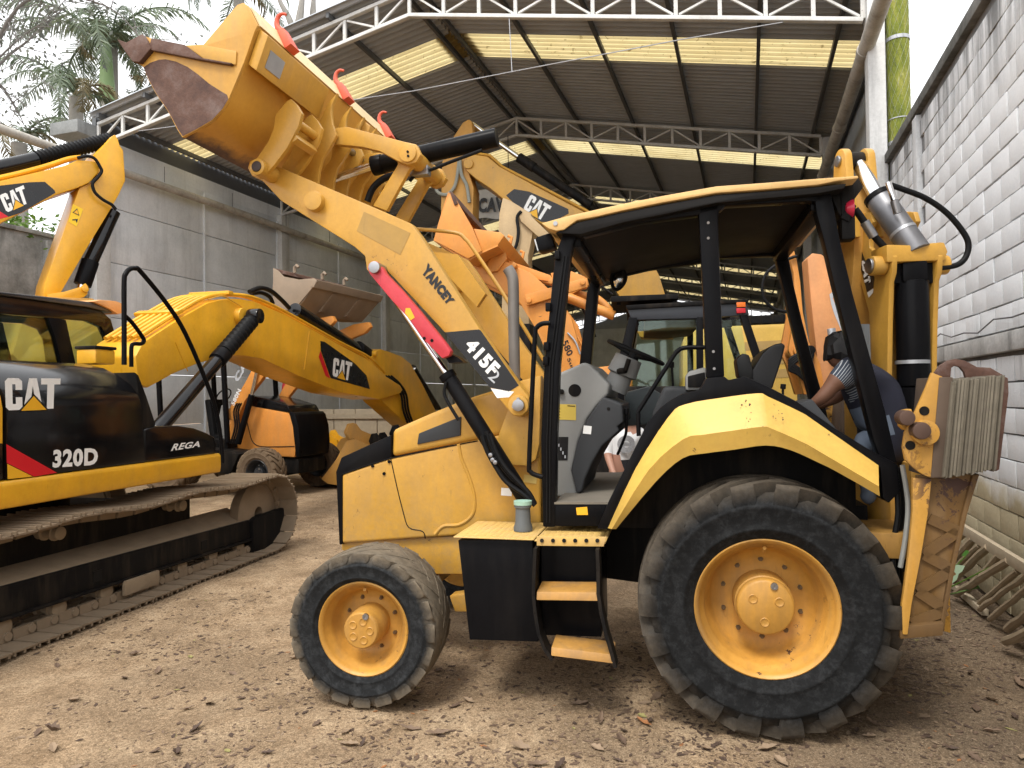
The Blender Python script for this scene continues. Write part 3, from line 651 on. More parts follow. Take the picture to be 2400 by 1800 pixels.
# ---- bucket tilt linkage
for sg in (.23, -.15):
    lev = M.uz(.23, [(930, 366), (937, 346), (957, 338), (976, 346), (985, 364), (978, 380), (958, 398), (906, 494), (874, 482), (932, 386)])
    MB().pv(lev, sg-.045, sg).build('tilt_lever', YEL, bh, bevel=.006)
lk = M.uz(.30, [(766, 303), (788, 299), (815, 297), (876, 313), (944, 331), (975, 338), (986, 362), (975, 380), (955, 386), (930, 376), (890, 354), (849, 344), (790, 338), (768, 332), (760, 318)])
MB().pv(lk, .24, .30).build('tilt_link', YEL, bh, bevel=.006); MB().pv(lk, -.30, -.24).build('tilt_link', YEL, bh, bevel=.006)
q = M.v(957, 360, .30); MB().cyl((q.x, -.30, q.z), (q.x, .32, q.z), .062, n=30).build('link_pin_cap', YEL, bh, bevel=.004)
for dx, dy in ((-1, -5), (0, 5)): disc('cap_bolt', 956+dx, 360+dy, .31, .326, .009, BLKD, n=6, bev=0)
q = M.v(769, 315, .30); MB().cyl((q.x, -.32, q.z), (q.x, .33, q.z), .026, n=20).build('link_pin', STEEL, bh)
MB().cyl(M.v(745, 432, .02), M.v(905, 378, .02), .030, n=18).build('tilt_rod', CHROME, bh)
A, B = M.v(880, 388, .02), M.v(1165, 322, .02)
MB().cyl(A, B, .066, n=28).build('tilt_cylinder', BLK, bh, bevel=.006)
MB().cyl(A-(B-A).normalized()*.02, A+(B-A).normalized()*.06, .072, n=28).build('cylinder_gland', BLK, bh, bevel=.004)
tube_hd('hose', [(1130, 352), (1060, 378), (1010, 398), (975, 410), (960, 425)], .013, RUBBER, .05)
tube_hd('hose', [(955, 405), (905, 416), (875, 440), (861, 472)], .025, RUBBER, .10, 5, 10)
MB().box(M.v(985, 402, .06), (.14, .08, .07)).build('valve_block', STEEL, bh, bevel=.01)
# ---- front bucket
BV = 1.13
SIDE = [(281, 98), (303, 104), (337, 84), (357, 90), (434, 106), (477, 104), (556, 11), (570, 6), (581, 13), (604, 59), (597, 72), (572, 145), (536, 231), (522, 255), (497, 283), (463, 303), (427, 322), (416, 305), (393, 260), (366, 221), (348, 188), (335, 156), (314, 141), (300, 122)]
side_uz = M.uz(BV, SIDE)
YELW = paint('worn_bucket_paint', (.56, .298, .055), .42, .35, .19)
bk = MB().pv(side_uz, BV-.022, BV).build('bucket', YELW, bh, bevel=.003)
MB().pv(side_uz, -BV, -BV+.022).build('side_plate', YEL, bk, bevel=.003)
def sh(pts, off):   # shell outline offset inwards
    P = [Vector((u, 0, z)) for u, z in M.uz(BV, pts)]; out = []
    for i, p in enumerate(P):
        t_ = (P[min(i+1, len(P)-1)]-P[max(i-1, 0)]).normalized(); n_ = Vector((-t_.z, 0, t_.x)); out.append((p+n_*off))
    return P, out
BACK = [(284, 100), (300, 124), (335, 158), (348, 188), (366, 221), (393, 260), (416, 305), (427, 321), (445, 314), (463, 302), (482, 293), (497, 282), (511, 270), (522, 254), (530, 243), (536, 230), (554, 188), (572, 144), (590, 92), (603, 59), (593, 38), (580, 13)]
P, Q = sh(BACK, .018)
cen = sum((p for p in P), Vector())/len(P)
if (Q[8]-cen).length > (P[8]-cen).length: P, Q = sh(BACK, -.018)
uzs = [(p.x, p.z) for p in P]+[(p.x, p.z) for p in Q[::-1]]
def shell_mat():
    """yellow bucket paint worn to brown rust along the heel"""
    m, t, b = newmat('bucket_shell_paint'); c = coord(t); sx = _n(t, 'ShaderNodeSeparateXYZ'); t.links.new(c, sx.inputs[0])
    h = M.v(424, 321, BV); a = noise(t, 6, 6, .7, c)
    du = math_(t, 'SUBTRACT', sx.outputs[0], h.x); dz = math_(t, 'SUBTRACT', sx.outputs[2], h.z)
    d = math_(t, 'SQRT', math_(t, 'ADD', math_(t, 'MULTIPLY', du, du), math_(t, 'MULTIPLY', dz, dz)))
    k = ramp(t, math_(t, 'ADD', d, math_(t, 'MULTIPLY', a, .22)), [(.155, G(1)), (.24, G(0))])
    v = noise(t, 2.0, 5, .6, c); y = mix(t, v, (.50, .245, .032), (.66, .345, .055)); y = mix(t, .12, y, noise(t, 30, 3, .6, c), 'OVERLAY')
    r_ = ramp(t, noise(t, 9, 6, .7, c), [(.3, (.05, .025, .02)), (.6, (.11, .055, .04))])
    t.links.new(mix(t, k, y, r_), b.inputs['Base Color']); b.inputs['Roughness'].default_value = .42; bump(t, b, v, .01, .2); return m
MB().pv(uzs, -BV+.023, BV-.0225).build('shell', shell_mat(), bk, smooth=50)
# worn rusty area on the near side plate and its side cutter
WORN = [(336, 158), (352, 147), (372, 140), (388, 139), (412, 144), (440, 157), (465, 175), (490, 196), (515, 212), (532, 222), (535, 232), (522, 254), (497, 281), (463, 301), (428, 319), (417, 303), (394, 259), (367, 220), (349, 187)]
decal('worn_area', WORN, lambda x, y: M.v(x, y, BV+.002), RUST, bk)
MB().pv(M.uz(BV+.02, [(278, 94), (300, 102), (337, 82), (358, 115), (330, 148), (314, 146), (298, 124)]), BV, BV+.035).build('cutting_edge_end', RUST, bk, bevel=.004)
MB().pv(M.uz(BV+.02, [(357, 91), (434, 106), (475, 137), (545, 149), (541, 153), (470, 141), (358, 119), (352, 112)]), BV, BV+.03).build('side_cutter', RUST, bk, bevel=.004)
MB().pv(M.uz(BV+.02, [(434, 106), (478, 104), (552, 118), (550, 150), (475, 136)]), BV, BV+.012).build('side_reinforcement', YEL, bk, bevel=.004)
ce = M.uz(BV, [(281, 96), (303, 104), (330, 150), (314, 144)]); MB().pv(ce, -BV, BV-.024).build('cutting_edge', RUST, bk, bevel=.004)
# box beam along the back, in two lengths, with the lugs between
bm_uz = M.uz(BV, [(602, 62), (611, 66), (585, 150), (574, 145)])
n0 = Vector((bm_uz[1][0]-bm_uz[0][0], bm_uz[1][1]-bm_uz[0][1]))
bm_uz = [bm_uz[0], (bm_uz[0][0]-.055, bm_uz[0][1]-.045), (bm_uz[3][0]-.055, bm_uz[3][1]-.045), bm_uz[3]]
for v0, v1 in ((.34, 1.10), (-1.10, -.34)): MB().pv(bm_uz, v0, v1).build('back_beam', YEL, bk, bevel=.008)
EAR = [(671, 236), (681, 231), (694, 244), (706, 264), (698, 295), (672, 345), (642, 385), (622, 408), (606, 416), (592, 412), (584, 398), (590, 384), (604, 366), (628, 330), (640, 300), (645, 268)]
ear = M.uz(.80, EAR)
for v0 in (.76, .50, -.54, -.80): MB().pv(ear, v0, v0+.035).build('bucket_ear', YEL, bk, bevel=.004)
for v0 in (.50, -.80):
    a = M.v(690, 322, .78); MB().box((a.x+.01, v0+.15, a.z), (.05, .26, .05), Matrix.Rotation(rad(30), 3, 'Y')).build('ear_tie', YEL, bk, bevel=.006)
    a = M.v(690, 285, .78); MB().cyl((a.x, v0+.03, a.z), (a.x, v0+.27, a.z), .03).build('ear_boss', YEL, bk, bevel=.004)
LUG = [(791, 218), (779, 245), (776, 263), (779, 290), (789, 317), (777, 340), (756, 370), (748, 400), (745, 432), (716, 420), (698, 405), (741, 349), (747, 295), (760, 262), (772, 240)]
lug = M.uz(.34, LUG)
for v0 in (.31, -.345): MB().pv(lug, v0, v0+.035).build('link_lug', YEL, bk, bevel=.004)
for v0 in (.09, -.12): MB().pv(lug, v0, v0+.03).build('link_lug', YEL, bk, bevel=.004)
decal('data_plate', [(608, 98), (640, 117), (630, 143), (597, 122)], (lambda F_: (lambda x, y: F_(x, y)))(lambda x, y: M.v(x, y, 1.0)), GALV, bk) if 0 else None
# data plate lies on the back beam's outer face
f0 = Vector((bm_uz[1][0], 0, bm_uz[1][1])); f1 = Vector((bm_uz[2][0], 0, bm_uz[2][1])); fd = (f1-f0); fn_ = Vector((-fd.z, 0, fd.x)).normalized()
if fn_.x > 0: fn_ = -fn_
pl = [f0+fd*.28+Vector((0, 1.04, 0)), f0+fd*.28+Vector((0, .88, 0)), f0+fd*.78+Vector((0, .88, 0)), f0+fd*.78+Vector((0, 1.04, 0))]
mb = MB(); mb.solid([p+fn_*.001 for p in pl], [p+fn_*.004 for p in pl]); mb.build('data_plate', GALV, bk)
# spill strip, sky light painted in as its pale colour, and three red hooks
ga, gb = M.v(603, 59, BV), M.v(580, 13, BV)
ga.y = gb.y = 0; gd = (gb-ga).normalized(); gn = Vector((-gd.z, 0, gd.x)); gn = gn if gn.x < 0 else -gn
SPILL = paint('skylit_strip_paint', (.74, .56, .30), .5, .1, .06)
s0, s1 = ga+gn*.004, gb+gn*.004
mb = MB(); mb.pv([(s0.x, s0.z), (s1.x, s1.z), (s1.x+gn.x*.006, s1.z+gn.z*.006), (s0.x+gn.x*.006, s0.z+gn.z*.006)], -BV+.05, BV-.02); mb.build('spill_strip', SPILL, bk)
for hv in (.80, 0, -.80):
    b0 = ga+gn*.01+Vector((0, hv, 0))
    hk = MB(); up = gd; out = gn
    path = [b0+up*.00+out*.005, b0+up*.10+out*.012]
    hk.solid([b0+up*(-.01)+out*0+Vector((0, s_*.055, 0)) for s_ in (-1, 1)]+[b0+up*(-.01)+out*.05+Vector((0, s_*.055, 0)) for s_ in (1, -1)], [b0+up*.13+out*0+Vector((0, s_*.035, 0)) for s_ in (-1, 1)]+[b0+up*.13+out*.045+Vector((0, s_*.035, 0)) for s_ in (1, -1)])
    cpt = b0+up*.13+out*.02
    hp = [cpt, cpt+up*.03-out*.012, cpt+up*.065-out*.012, cpt+up*.10+out*.012, cpt+up*.108+out*.048, cpt+up*.085+out*.075]
    hk.tube(smooth_path(hp, 4), .02, 10, [.024-.0008*i for i in range(21)])
    hk.build('lifting_hook', REDH, bk, bevel=.004)
# ---- tank box, step platform and ladder
PERF = paint('perforated_step_paint', (.62, .40, .12), .6, .45, .08, dustcol=(.42, .30, .20))
MB().pv(M.uz(1.0, [(1073, 1266), (1248, 1266), (1262, 1505), (1100, 1500)]), .50, 1.0).build('tank_box', BLK, bh, bevel=.008)
zt = M.v(1150, 1263, 1.02).z
ua, ub, uc = M.v(1064, 1264, 1.02).x, M.v(1252, 1264, 1.02).x, M.v(1420, 1258, 1.02).x
def plate_with_holes(nm, u0, u1, v0, v1, z, nu, nv, par, mat):
    """a tread plate really punched: a grid of small square-edged holes"""
    mb_ = MB(); us = [u0+(u1-u0)*i/(3*nu) for i in range(3*nu+1)]; vs_ = [v0+(v1-v0)*j/(3*nv) for j in range(3*nv+1)]
    vv = [[mb_.bm.verts.new((u, v, z)) for v in vs_] for u in us]
    for i in range(3*nu):
        for j in range(3*nv):
            if i % 3 == 1 and j % 3 == 1: continue
            mb_.bm.faces.new((vv[i][j], vv[i+1][j], vv[i+1][j+1], vv[i][j+1]))
    return mb_.build(nm, mat, par, thick=.006)
plate_with_holes('tread_plate', ub, ua, .52, 1.03, zt+.004, 12, 12, bh, PERF)
plate_with_holes('tread_plate', uc, ub-.01, .52, 1.06, zt+.006, 11, 12, bh, PERF)
pm = M.uz(1.065, [(1258, 1257), (1420, 1259), (1415, 1281), (1258, 1279)]); MB().pv(pm, 1.058, 1.066).build('step_nosing', PERF, bh, bevel=.002)
for k in range(6):
    MB().cyl(M.v(1270+k*26, 1267, 1.06), M.v(1270+k*26, 1267, 1.0715), .011, n=10).build('nosing_stud', BLKD, bh)
MB().pv(M.uz(.96, [(1262, 1282), (1402, 1284), (1406, 1505), (1262, 1500)]), .5, .88).build('ladder_back', BLK, bh, bevel=.006)
rl = [(1258, 1281), (1256, 1330), (1254, 1388), (1258, 1430), (1266, 1478), (1280, 1515), (1297, 1538)]
rr_ = [(1402, 1283), (1404, 1330), (1404, 1385), (1410, 1425), (1422, 1480), (1434, 1520), (1443, 1556)]
for r_ in (rl, rr_):
    p = [M.v(x, y, 1.06) for x, y in r_]; mb = MB()
    for i in range(len(p)-1): mb.bar(p[i], p[i+1]+(p[i+1]-p[i])*.04, .10, .018, (1, 0, 0))
    mb.build('ladder_rail', BLKD, bh)
STEPM = paint('worn_step_paint', (.46, .24, .06), .38, .8, .24, dustcol=(.20, .14, .09), vary=.4)
for (x0, y0, x1, y1) in ((1258, 1392, 1402, 1394), (1292, 1522, 1438, 1540)):
    a, b_ = M.v(x0, y0, 1.10), M.v(x1, y1, 1.10)
    MB().solid([a+Vector((0, 0, .012)), a+Vector((0, .012, -.03)), a+Vector((0, -.15, -.03)), a+Vector((0, -.15, .03))], [b_+Vector((0, 0, .012)), b_+Vector((0, .012, -.03)), b_+Vector((0, -.15, -.03)), b_+Vector((0, -.15, .03))]).build('step', STEPM, bh, bevel=.006)
# filler neck on the platform
fp = M.v(1226, 1238, .80); fz = zt+.01
MB().lathe([(.055, 0), (.055, .02), (.045, .05), (.043, .13), (.050, .135), (.050, .15), (.001, .15)], (fp.x, .80, fz), 'z', 24, False).build('filler_neck', plain('grey_filler', (.10, .11, .115), .55), bh)
MB().lathe([(.053, .15), (.053, .172), (.001, .174)], (fp.x, .80, fz), 'z', 24, False).build('filler_cap', plain('mint_cap', (.30, .47, .38), .5), bh)

decal('white_label', [(1175, 1143), (1200, 1145), (1199, 1163), (1174, 1161)], lambda x, y: M.v(x, y, HV+.0035), WHITE, bh)
decal('yellow_label', [(1228, 1112), (1258, 1116), (1257, 1134), (1227, 1130)], lambda x, y: M.v(x, y, HV+.0035), plain('faded_label', (.55, .40, .12), .6, 0, .2, bmp=0), bh)
# ================================================================== cab, fender and rear end of the yellow backhoe loader
PV = .80     # outer plane of the cab posts
def post(nm, pts, v=PV, t=.09, mat=None, mirror=True):
    uz = M.uz(v, pts)
    MB().pv(uz, v-t, v).build(nm, mat or BLK, bh, bevel=.012)
    if mirror: MB().pv(uz, -v, -v+t).build(nm, mat or BLK, bh, bevel=.012)
post('front_post', [(1322, 538), (1352, 538), (1336, 600), (1311, 853), (1304, 1034), (1301, 1236), (1272, 1236), (1267, 1034), (1275, 853), (1300, 600)])
for k, (x0, x1) in enumerate(((1309, 1284), (1316, 1291))):   # door seal grooves on the near post
    MB().tube([M.v(x, y, PV+.004) for x, y in ((x0+13, 600), (x1+5, 853), (x1-2, 1034), (x1-2, 1225))], .005, 6).build('seal_groove', RUBBER, bh)
for x, y in ((1306, 598), (1285, 720), (1281, 812), (1279, 846)): MB().box(M.v(x, y, PV+.012), (.03, .03, .05)).build('hinge', BLK, bh, bevel=.005)
MIDP = [(1634, 470), (1690, 470), (1683, 508), (1690, 700), (1698, 884), (1656, 886), (1648, 700), (1638, 508)]
post('middle_post', MIDP, mirror=False)
MB().pv(M.uz(PV, [(x+34, y) for x, y in MIDP]), -PV, -PV+.09).build('middle_post', BLK, bh, bevel=.012)
for x, y in ((1672, 824), (1674, 864), (1660, 522), (1660, 558)): MB().cyl(M.v(x, y, PV), M.v(x, y, PV+.006), .008, n=8).build('post_bolt', STEEL, bh)
post('rear_post', [(1905, 432), (1944, 432), (1958, 500), (1971, 570), (2000, 690), (2038, 827), (2075, 960), (2104, 1085), (2070, 1092), (2048, 1034), (1996, 827), (1955, 665), (1933, 570), (1914, 500)], t=.10)
# canopy roof: one continuous slab over the posts, yellow rim and black underside
RTOP = [(1268, 523), (1325, 507), (1400, 490), (1460, 477), (1555, 458), (1679, 436), (1790, 428), (1917, 418), (2012, 411)]
RBOT = [(2012, 418), (1960, 424), (1917, 433), (1790, 444), (1679, 452), (1555, 474), (1460, 493), (1400, 507), (1352, 516), (1338, 526), (1322, 538), (1304, 541), (1286, 536)]
rv = .87
MB().pv(M.uz(rv, RTOP+RBOT), -rv, rv).build('canopy_roof', paint('canopy_paint', (.66, .42, .16), .5, .2, .02), bh, bevel=.012)
LIN = [(1300, 545), (1352, 520), (1460, 496), (1560, 477), (1680, 455), (1790, 447), (1917, 436), (1985, 428), (1980, 440), (1917, 452), (1680, 474), (1560, 500), (1460, 520), (1360, 548)]
MB().pv(M.uz(rv, LIN), -rv+.03, rv-.012).build('roof_lining', plain('sooty_lining', (.012, .011, .0105), .55, 0, .6, sc=3, spec=.1), bh, bevel=.006)
for sg in (1, -1):
    sb = M.uz(PV, [(1345, 540), (1460, 508), (1560, 486), (1680, 462), (1920, 438), (1925, 474), (1892, 471), (1700, 482), (1690, 492), (1632, 504), (1500, 522), (1365, 556)])
    MB().pv(sb, PV-.07 if sg > 0 else -PV, PV if sg > 0 else -PV+.07).build('roof_rail', BLK, bh, bevel=.008)
a, b_ = M.v(1340, 545, PV), M.v(1925, 455, PV)
for q in (a, b_): MB().box((q.x, 0, q.z-.03), (.09, 1.5, .09)).build('roof_crossbar', BLK, bh, bevel=.01)
q = M.v(1302, 524, rv); MB().cyl((q.x, rv-.01, q.z), (q.x, rv+.006, q.z), .013, n=14).build('roof_bolt', STEEL, bh)
# lamps at the roof corners
def worklamp(x, y, v, tilt, par):
    c = M.v(x, y, v); R_ = Matrix.Rotation(tilt, 3, 'Y')
    o = MB().box(c, (.10, .13, .09), R_).build('work_lamp', BLK, par, bevel=.018)
    MB().box(c+R_ @ Vector((.053, 0, 0)), (.008, .11, .072), R_).build('lens', plain('lamp_lens', (.55, .57, .58), .15, 0, .05, bmp=0), o, bevel=.003)
worklamp(1281, 572, .70, rad(15), bh); worklamp(1281, 572, -.70, rad(15), bh)
tl = MB().box(M.v(1983, 500, .70), (.07, .10, .30)).build('tail_lamp_box', BLKD, bh, bevel=.012)
q = M.v(1986, 488, .76); MB().lathe([(.001, .04), (.03, .035), (.045, .015), (.05, 0), (.001, 0)], (q.x-.03, .74, q.z), 'u', 18, False).build('tail_lamp', plain('red_lens', (.45, .02, .05), .2, 0, .1, bmp=0), tl)
MB().pv(M.uz(.72, [(1930, 425), (2010, 418), (2022, 440), (2000, 470), (1975, 520), (1962, 500)]), .62, .74).build('rear_lamp_bracket', BLKD, bh, bevel=.008)
MB().pv(M.uz(.74, [(1968, 512), (1996, 476), (2006, 484), (1988, 522)]), .60, .76).build('lamp_shroud', BLKD, bh, bevel=.006)
# ---- fender (upper face, crease, lower face) with its black wheel arch
FU = [(1424, 1238), (1490, 1095), (1567, 973), (1605, 945), (1687, 930), (1776, 919), (1800, 927), (1880, 965), (1910, 985), (2059, 1089)]
FC = [(1434, 1240), (1520, 1102), (1600, 1030), (1648, 1019), (1712, 1010), (1787, 1000), (1812, 1006), (1885, 1038), (1920, 1058), (2060, 1140)]
FL = [(1444, 1240), (1538, 1128), (1600, 1074), (1650, 1063), (1720, 1054), (1795, 1044), (1853, 1055), (1920, 1085), (1962, 1106), (2062, 1163)]
def dens(pl, k=3): return [Vector((*p, 0)).to_2d() if 0 else p for p in [(v.x, v.y) for v in smooth_path([(x, y, 0) for x, y in pl], k)]]
r0 = [M.v(x, y, .92) for x, y in dens(FU)]; r1 = [M.v(x, y, 1.06) for x, y in dens(FC)]; r2 = [M.v(x, y, 1.03) for x, y in dens(FL)]
rin = [Vector((p.x, .90, p.z+.004)) for p in r2]
mb = MB(); mb.grid([r0, [a.lerp(b, .92) for a, b in zip(r0, r1)], r1, [a.lerp(b, .1) for a, b in zip(r1, r2)], r2, rin]); mb.build('fender', YELF, bh, smooth=24)
for sg in (1, -1):
    w0 = [Vector((p.x, sg*.93, p.z+.012)) for p in r2]; w1 = [Vector((p.x, sg*.56, p.z+.03)) for p in r2]
    mb = MB(); mb.grid([w0, w1, [Vector((p.x, sg*.55, .95)) for p in r2]]); mb.build('wheel_arch', BLKD, bh, smooth=40)
mb = MB(); mb.grid([[Vector((p.x, -p.y, p.z)) for p in r] for r in (r0, r1, r2, rin)]); mb.build('fender', YELF, bh, smooth=24)
TRIM = [(1400, 1238), (1428, 1172), (1519, 988), (1548, 955), (1573, 937), (1600, 923), (1641, 912), (1655, 886), (1698, 883), (1707, 891), (1744, 882), (1793, 903), (1868, 942), (1950, 1000), (2030, 1050), (2102, 1088), (2107, 1150), (2080, 1178), (2066, 1165), (2060, 1096), (1907, 992), (1800, 934), (1776, 927), (1687, 938), (1605, 953), (1567, 981), (1490, 1102), (1432, 1240)]
tr = M.uz(.90, TRIM); MB().pv(tr, .74, .925).build('cab_side_panel', BLK, bh, bevel=.008); MB().pv(tr, -.925, -.74).build('cab_side_panel', BLK, bh, bevel=.008)
MB().pv(M.uz(.80, [(1868, 950), (1905, 935), (1990, 1040), (2045, 1075), (2045, 1100), (1960, 1040)]), .45, .78).build('rear_console', GRYD, bh, bevel=.01)
MB().pv([(.80, .96), (1.18, .96), (1.18, 1.14), (.80, 1.14)], -.80, .795).build('cab_sill', BLK, bh, bevel=.008) if 0 else None
sl = M.uz(.80, [(1299, 1182), (1430, 1182), (1408, 1234), (1299, 1234)]); MB().pv(sl, -.79, .795).build('cab_sill', BLK, bh, bevel=.008)
fl = M.uz(.80, [(1299, 1177), (1452, 1177), (1452, 1182), (1299, 1182)]); MB().pv(fl, -.78, .80).build('floor_mat', plain('worn_floor_mat', (.17, .15, .12), .8, 0, .3), bh)
zf = fl[0][1]; u0f = fl[0][0]
MB().box((.15, 0, zf-.10), (1.5, 1.1, .16)).build('cab_floor', BLKD, bh)
MB().pv(M.uz(.80, [(1350, 1190), (1376, 1188), (1378, 1207), (1352, 1207)]), .797, .799).build('warning_label', DYEL, bh)
# ---- front console, column, wheel
CV = .40
con = M.uz(CV, [(1296, 880), (1330, 866), (1368, 849), (1382, 853), (1429, 902), (1425, 925), (1400, 950), (1376, 982), (1356, 1034), (1341, 1100), (1356, 1157), (1340, 1164), (1296, 1166)])
MB().pv(con, -.40, CV).build('front_console', GRY, bh, bevel=.02, seg=3)
con2 = M.uz(CV+.05, [(1393, 958), (1414, 930), (1458, 947), (1461, 990), (1447, 1000), (1452, 1010), (1411, 1046), (1388, 1085), (1371, 1122), (1364, 1152), (1352, 1158), (1338, 1103), (1353, 1036), (1376, 982)])
MB().pv(con2, -.30, CV+.05).build('console_lower_cover', GRYD, bh, bevel=.02, seg=3)
disc('console_grommet', 1347, 915, CV-.01, CV+.004, .040, BLKD, n=24, bev=0); disc('console_knob', 1315, 918, CV-.01, CV+.03, .016, BLKD, n=14)
disc('console_plug', 1426, 958, CV+.05, CV+.054, .010, BLKD, n=12, bev=0)
lab = lambda nm, pts, m, v=CV+.003: decal(nm, pts, lambda x, y: M.v(x, y, v), m, bh)
lab('yellow_label', [(1304, 947), (1350, 948), (1350, 985), (1304, 983)], plain('label_yellow', (.62, .45, .08), .5, 0, .1, bmp=0))
for k in range(4): lab('label_line', [(1306, 957+k*7), (1313, 957+k*7), (1313, 958.6+k*7), (1306, 958.6+k*7)], DECK, CV+.005)
lab('label_line', [(1330, 950), (1348, 951), (1348, 953), (1330, 952)], DECK, CV+.005)
lab('black_label', [(1303, 1024), (1332, 1024), (1330, 1079), (1303, 1079)], DECK)
for k in range(4): lab('label_line', [(1308+k*5, 1040+k*9), (1311+k*5, 1040+k*9), (1311+k*5, 1047+k*9), (1308+k*5, 1047+k*9)], PALE, CV+.005)
lab('white_label', [(1368, 997), (1387, 999), (1385, 1018), (1366, 1016)], WHITE, CV+.053)
ca, cb = M.v(1440, 915, .12), M.v(1474, 838, .12)
MB().tube([ca, ca.lerp(cb, .45), ca.lerp(cb, .5), cb], .08, 18, [.085, .075, .10, .09]).build('steering_column', GRY, bh, smooth=40)
sc_ = M.v(1490, 826, .12); ax_ = (cb-ca).normalized()
e1 = Vector((0, 1, 0)); e2 = ax_.cross(e1).normalized()
swm = MB(); swm.tube([sc_+(e1*math.cos(k*math.pi/18)+e2*math.sin(k*math.pi/18))*.19 for k in range(36)], .014, 8, close=True)
sw = swm.build('steering_wheel', RUBBER, bh)
for k in range(3): MB().tube([sc_-ax_*.03, sc_+(e1*math.cos(k*2.09+.4)+e2*math.sin(k*2.09+.4))*.185], .012, 6).build('spoke', RUBBER, sw)
MB().cyl(sc_-ax_*.08, sc_+ax_*.01, .035).build('hub', RUBBER, sw, bevel=.004)
p0 = M.v(1466, 868, .24); MB().cyl(p0, M.v(1474, 842, .26), .016, n=12).build('column_switch', BLKD, bh, bevel=.004)
MB().cyl(M.v(1450, 870, .2), p0, .02, n=12).build('column_switch_base', BLKD, bh)
# handrails, levers
tube_hd('grab_rail', [(1290, 757), (1270, 759), (1258, 768), (1254, 785), (1247, 925), (1240, 1085), (1243, 1105), (1255, 1113), (1272, 1118)], .014, BLK, PV+.06, 4, 10)
tube_hd('grab_rail', [(1652, 814), (1606, 815), (1588, 823), (1572, 845), (1500, 958), (1496, 970), (1497, 1022)], .013, BLK, .66, 4, 10)
tube_hd('control_lever', [(1468, 962), (1468, 1008), (1462, 1030), (1447, 1066)], .009, BLK, .35, 3, 8)
MB().cyl(M.v(1468, 957, .35), M.v(1468, 972, .35), .016, n=10).build('lever_knob', BLK, bh, bevel=.004)
tube_hd('control_lever', [(1578, 920), (1576, 880), (1574, 852)], .007, BLK, .2, 2, 8); MB().cyl(M.v(1574, 862, .2), M.v(1574, 848, .2), .017, n=10).build('lever_knob', BLK, bh, bevel=.004)
tube_hd('control_lever', [(1835, 925), (1835, 915), (1836, 905)], .007, BLK, .5, 2, 8); MB().cyl(M.v(1835, 912, .5), M.v(1836, 900, .5), .016, n=10).build('lever_knob', BLK, bh, bevel=.004)
# side console, seat
MB().pv(M.uz(.60, [(1606, 880), (1615, 870), (1654, 860), (1656, 900), (1648, 915), (1606, 915)]), .45, .62).build('side_console', GRY, bh, bevel=.02)
MB().pv(M.uz(.62, [(1612, 882), (1652, 872), (1653, 900), (1640, 908), (1612, 908)]), .605, .63).build('console_inset', BLKD, bh, bevel=.006)
MB().pv(M.uz(.55, [(1530, 965), (1556, 905), (1600, 905), (1640, 915), (1600, 940), (1560, 985), (1525, 1010)]), .0, .55).build('seat_base', GRYD, bh, bevel=.03, seg=3)
st = M.uz(.3, [(1764, 868), (1787, 829), (1805, 812), (1818, 806), (1834, 803), (1842, 809), (1834, 842), (1818, 890), (1812, 910), (1790, 915), (1764, 895)])
MB().pv(st, -.22, .28).build('seat_back', plain('black_vinyl', (.014, .014, .015), .42, 0, .2), bh, bevel=.03, seg=4)
MB().pv(M.uz(.3, [(1726, 842), (1741, 827), (1757, 831), (1766, 868), (1764, 890), (1732, 884)]), .05, .28).build('seat_bolster', plain('black_vinyl_dark', (.012, .012, .012), .5, 0, .2), bh, bevel=.015)
MB().pv(M.uz(.3, [(1700, 890), (1790, 905), (1812, 915), (1810, 950), (1700, 940)]), -.24, .26).build('seat_cushion', BLKD, bh, bevel=.03)
MB().pv(M.uz(-.5, [(1463, 920), (1520, 905), (1560, 930), (1560, 990), (1463, 1000)]), -.62, -.50).build('far_side_panel', plain('blue_grey_panel', (.10, .12, .125), .5), bh, bevel=.02)
# mirror under the far roof corner
mr_ = smooth_path([M.v(x, y, -.55) for x, y in ((1458, 626), (1468, 650), (1458, 672), (1441, 680), (1431, 655), (1443, 628), (1458, 626))], 3)
o = MB().tube(mr_[:-1], .010, 8, close=True).build('mirror', RUBBER, bh)
mm, t, b = newmat('mirror_glass'); b.inputs['Metallic'].default_value = 1; b.inputs['Roughness'].default_value = .05; b.inputs['Base Color'].default_value = (.8, .82, .82, 1)
mg = MB(); mg.face([p for p in mr_[:-1]]); mg.build('mirror_glass', mm, o, thick=.004)
tube_hd('mirror_arm', [(1446, 612), (1447, 622), (1446, 630)], .010, RUBBER, -.55, 2, 8)
# ---- rear frame, stabilizers
LEGM0 = paint('grimy_frame_paint', (.30, .16, .035), .55, .5, .12, dustcol=(.10, .06, .03))
MB().pv([(-.80, .50), (-.80, 1.35), (-.98, 1.40), (-.98, .45)], -.62, .62).build('rear_frame', YELB, bh, bevel=.01)
MB().pv([(-.5, .9), (-.5, 1.03), (-.80, 1.03), (-.80, .9)], .5, .92).build('rear_bracket', LEGM0, bh, bevel=.01)
tube_hd('hydraulic_line', [(2115, 1090), (2128, 1180), (2122, 1260), (2110, 1330)], .012, plain('grey_hose', (.25, .25, .23), .6), 1.0, 4, 8)
for i in range(3): tube_hd('hose', [(2096+i*8, 1095), (2105+i*8, 1200), (2092+i*9, 1290), (2100+i*6, 1400)], .014, RUBBER, .9-.05*i, 4, 8)
sv = 1.10
LEGM = paint('grimy_leg_paint', (.13, .070, .022), .6, .6, .15, dustcol=(.10, .06, .03))
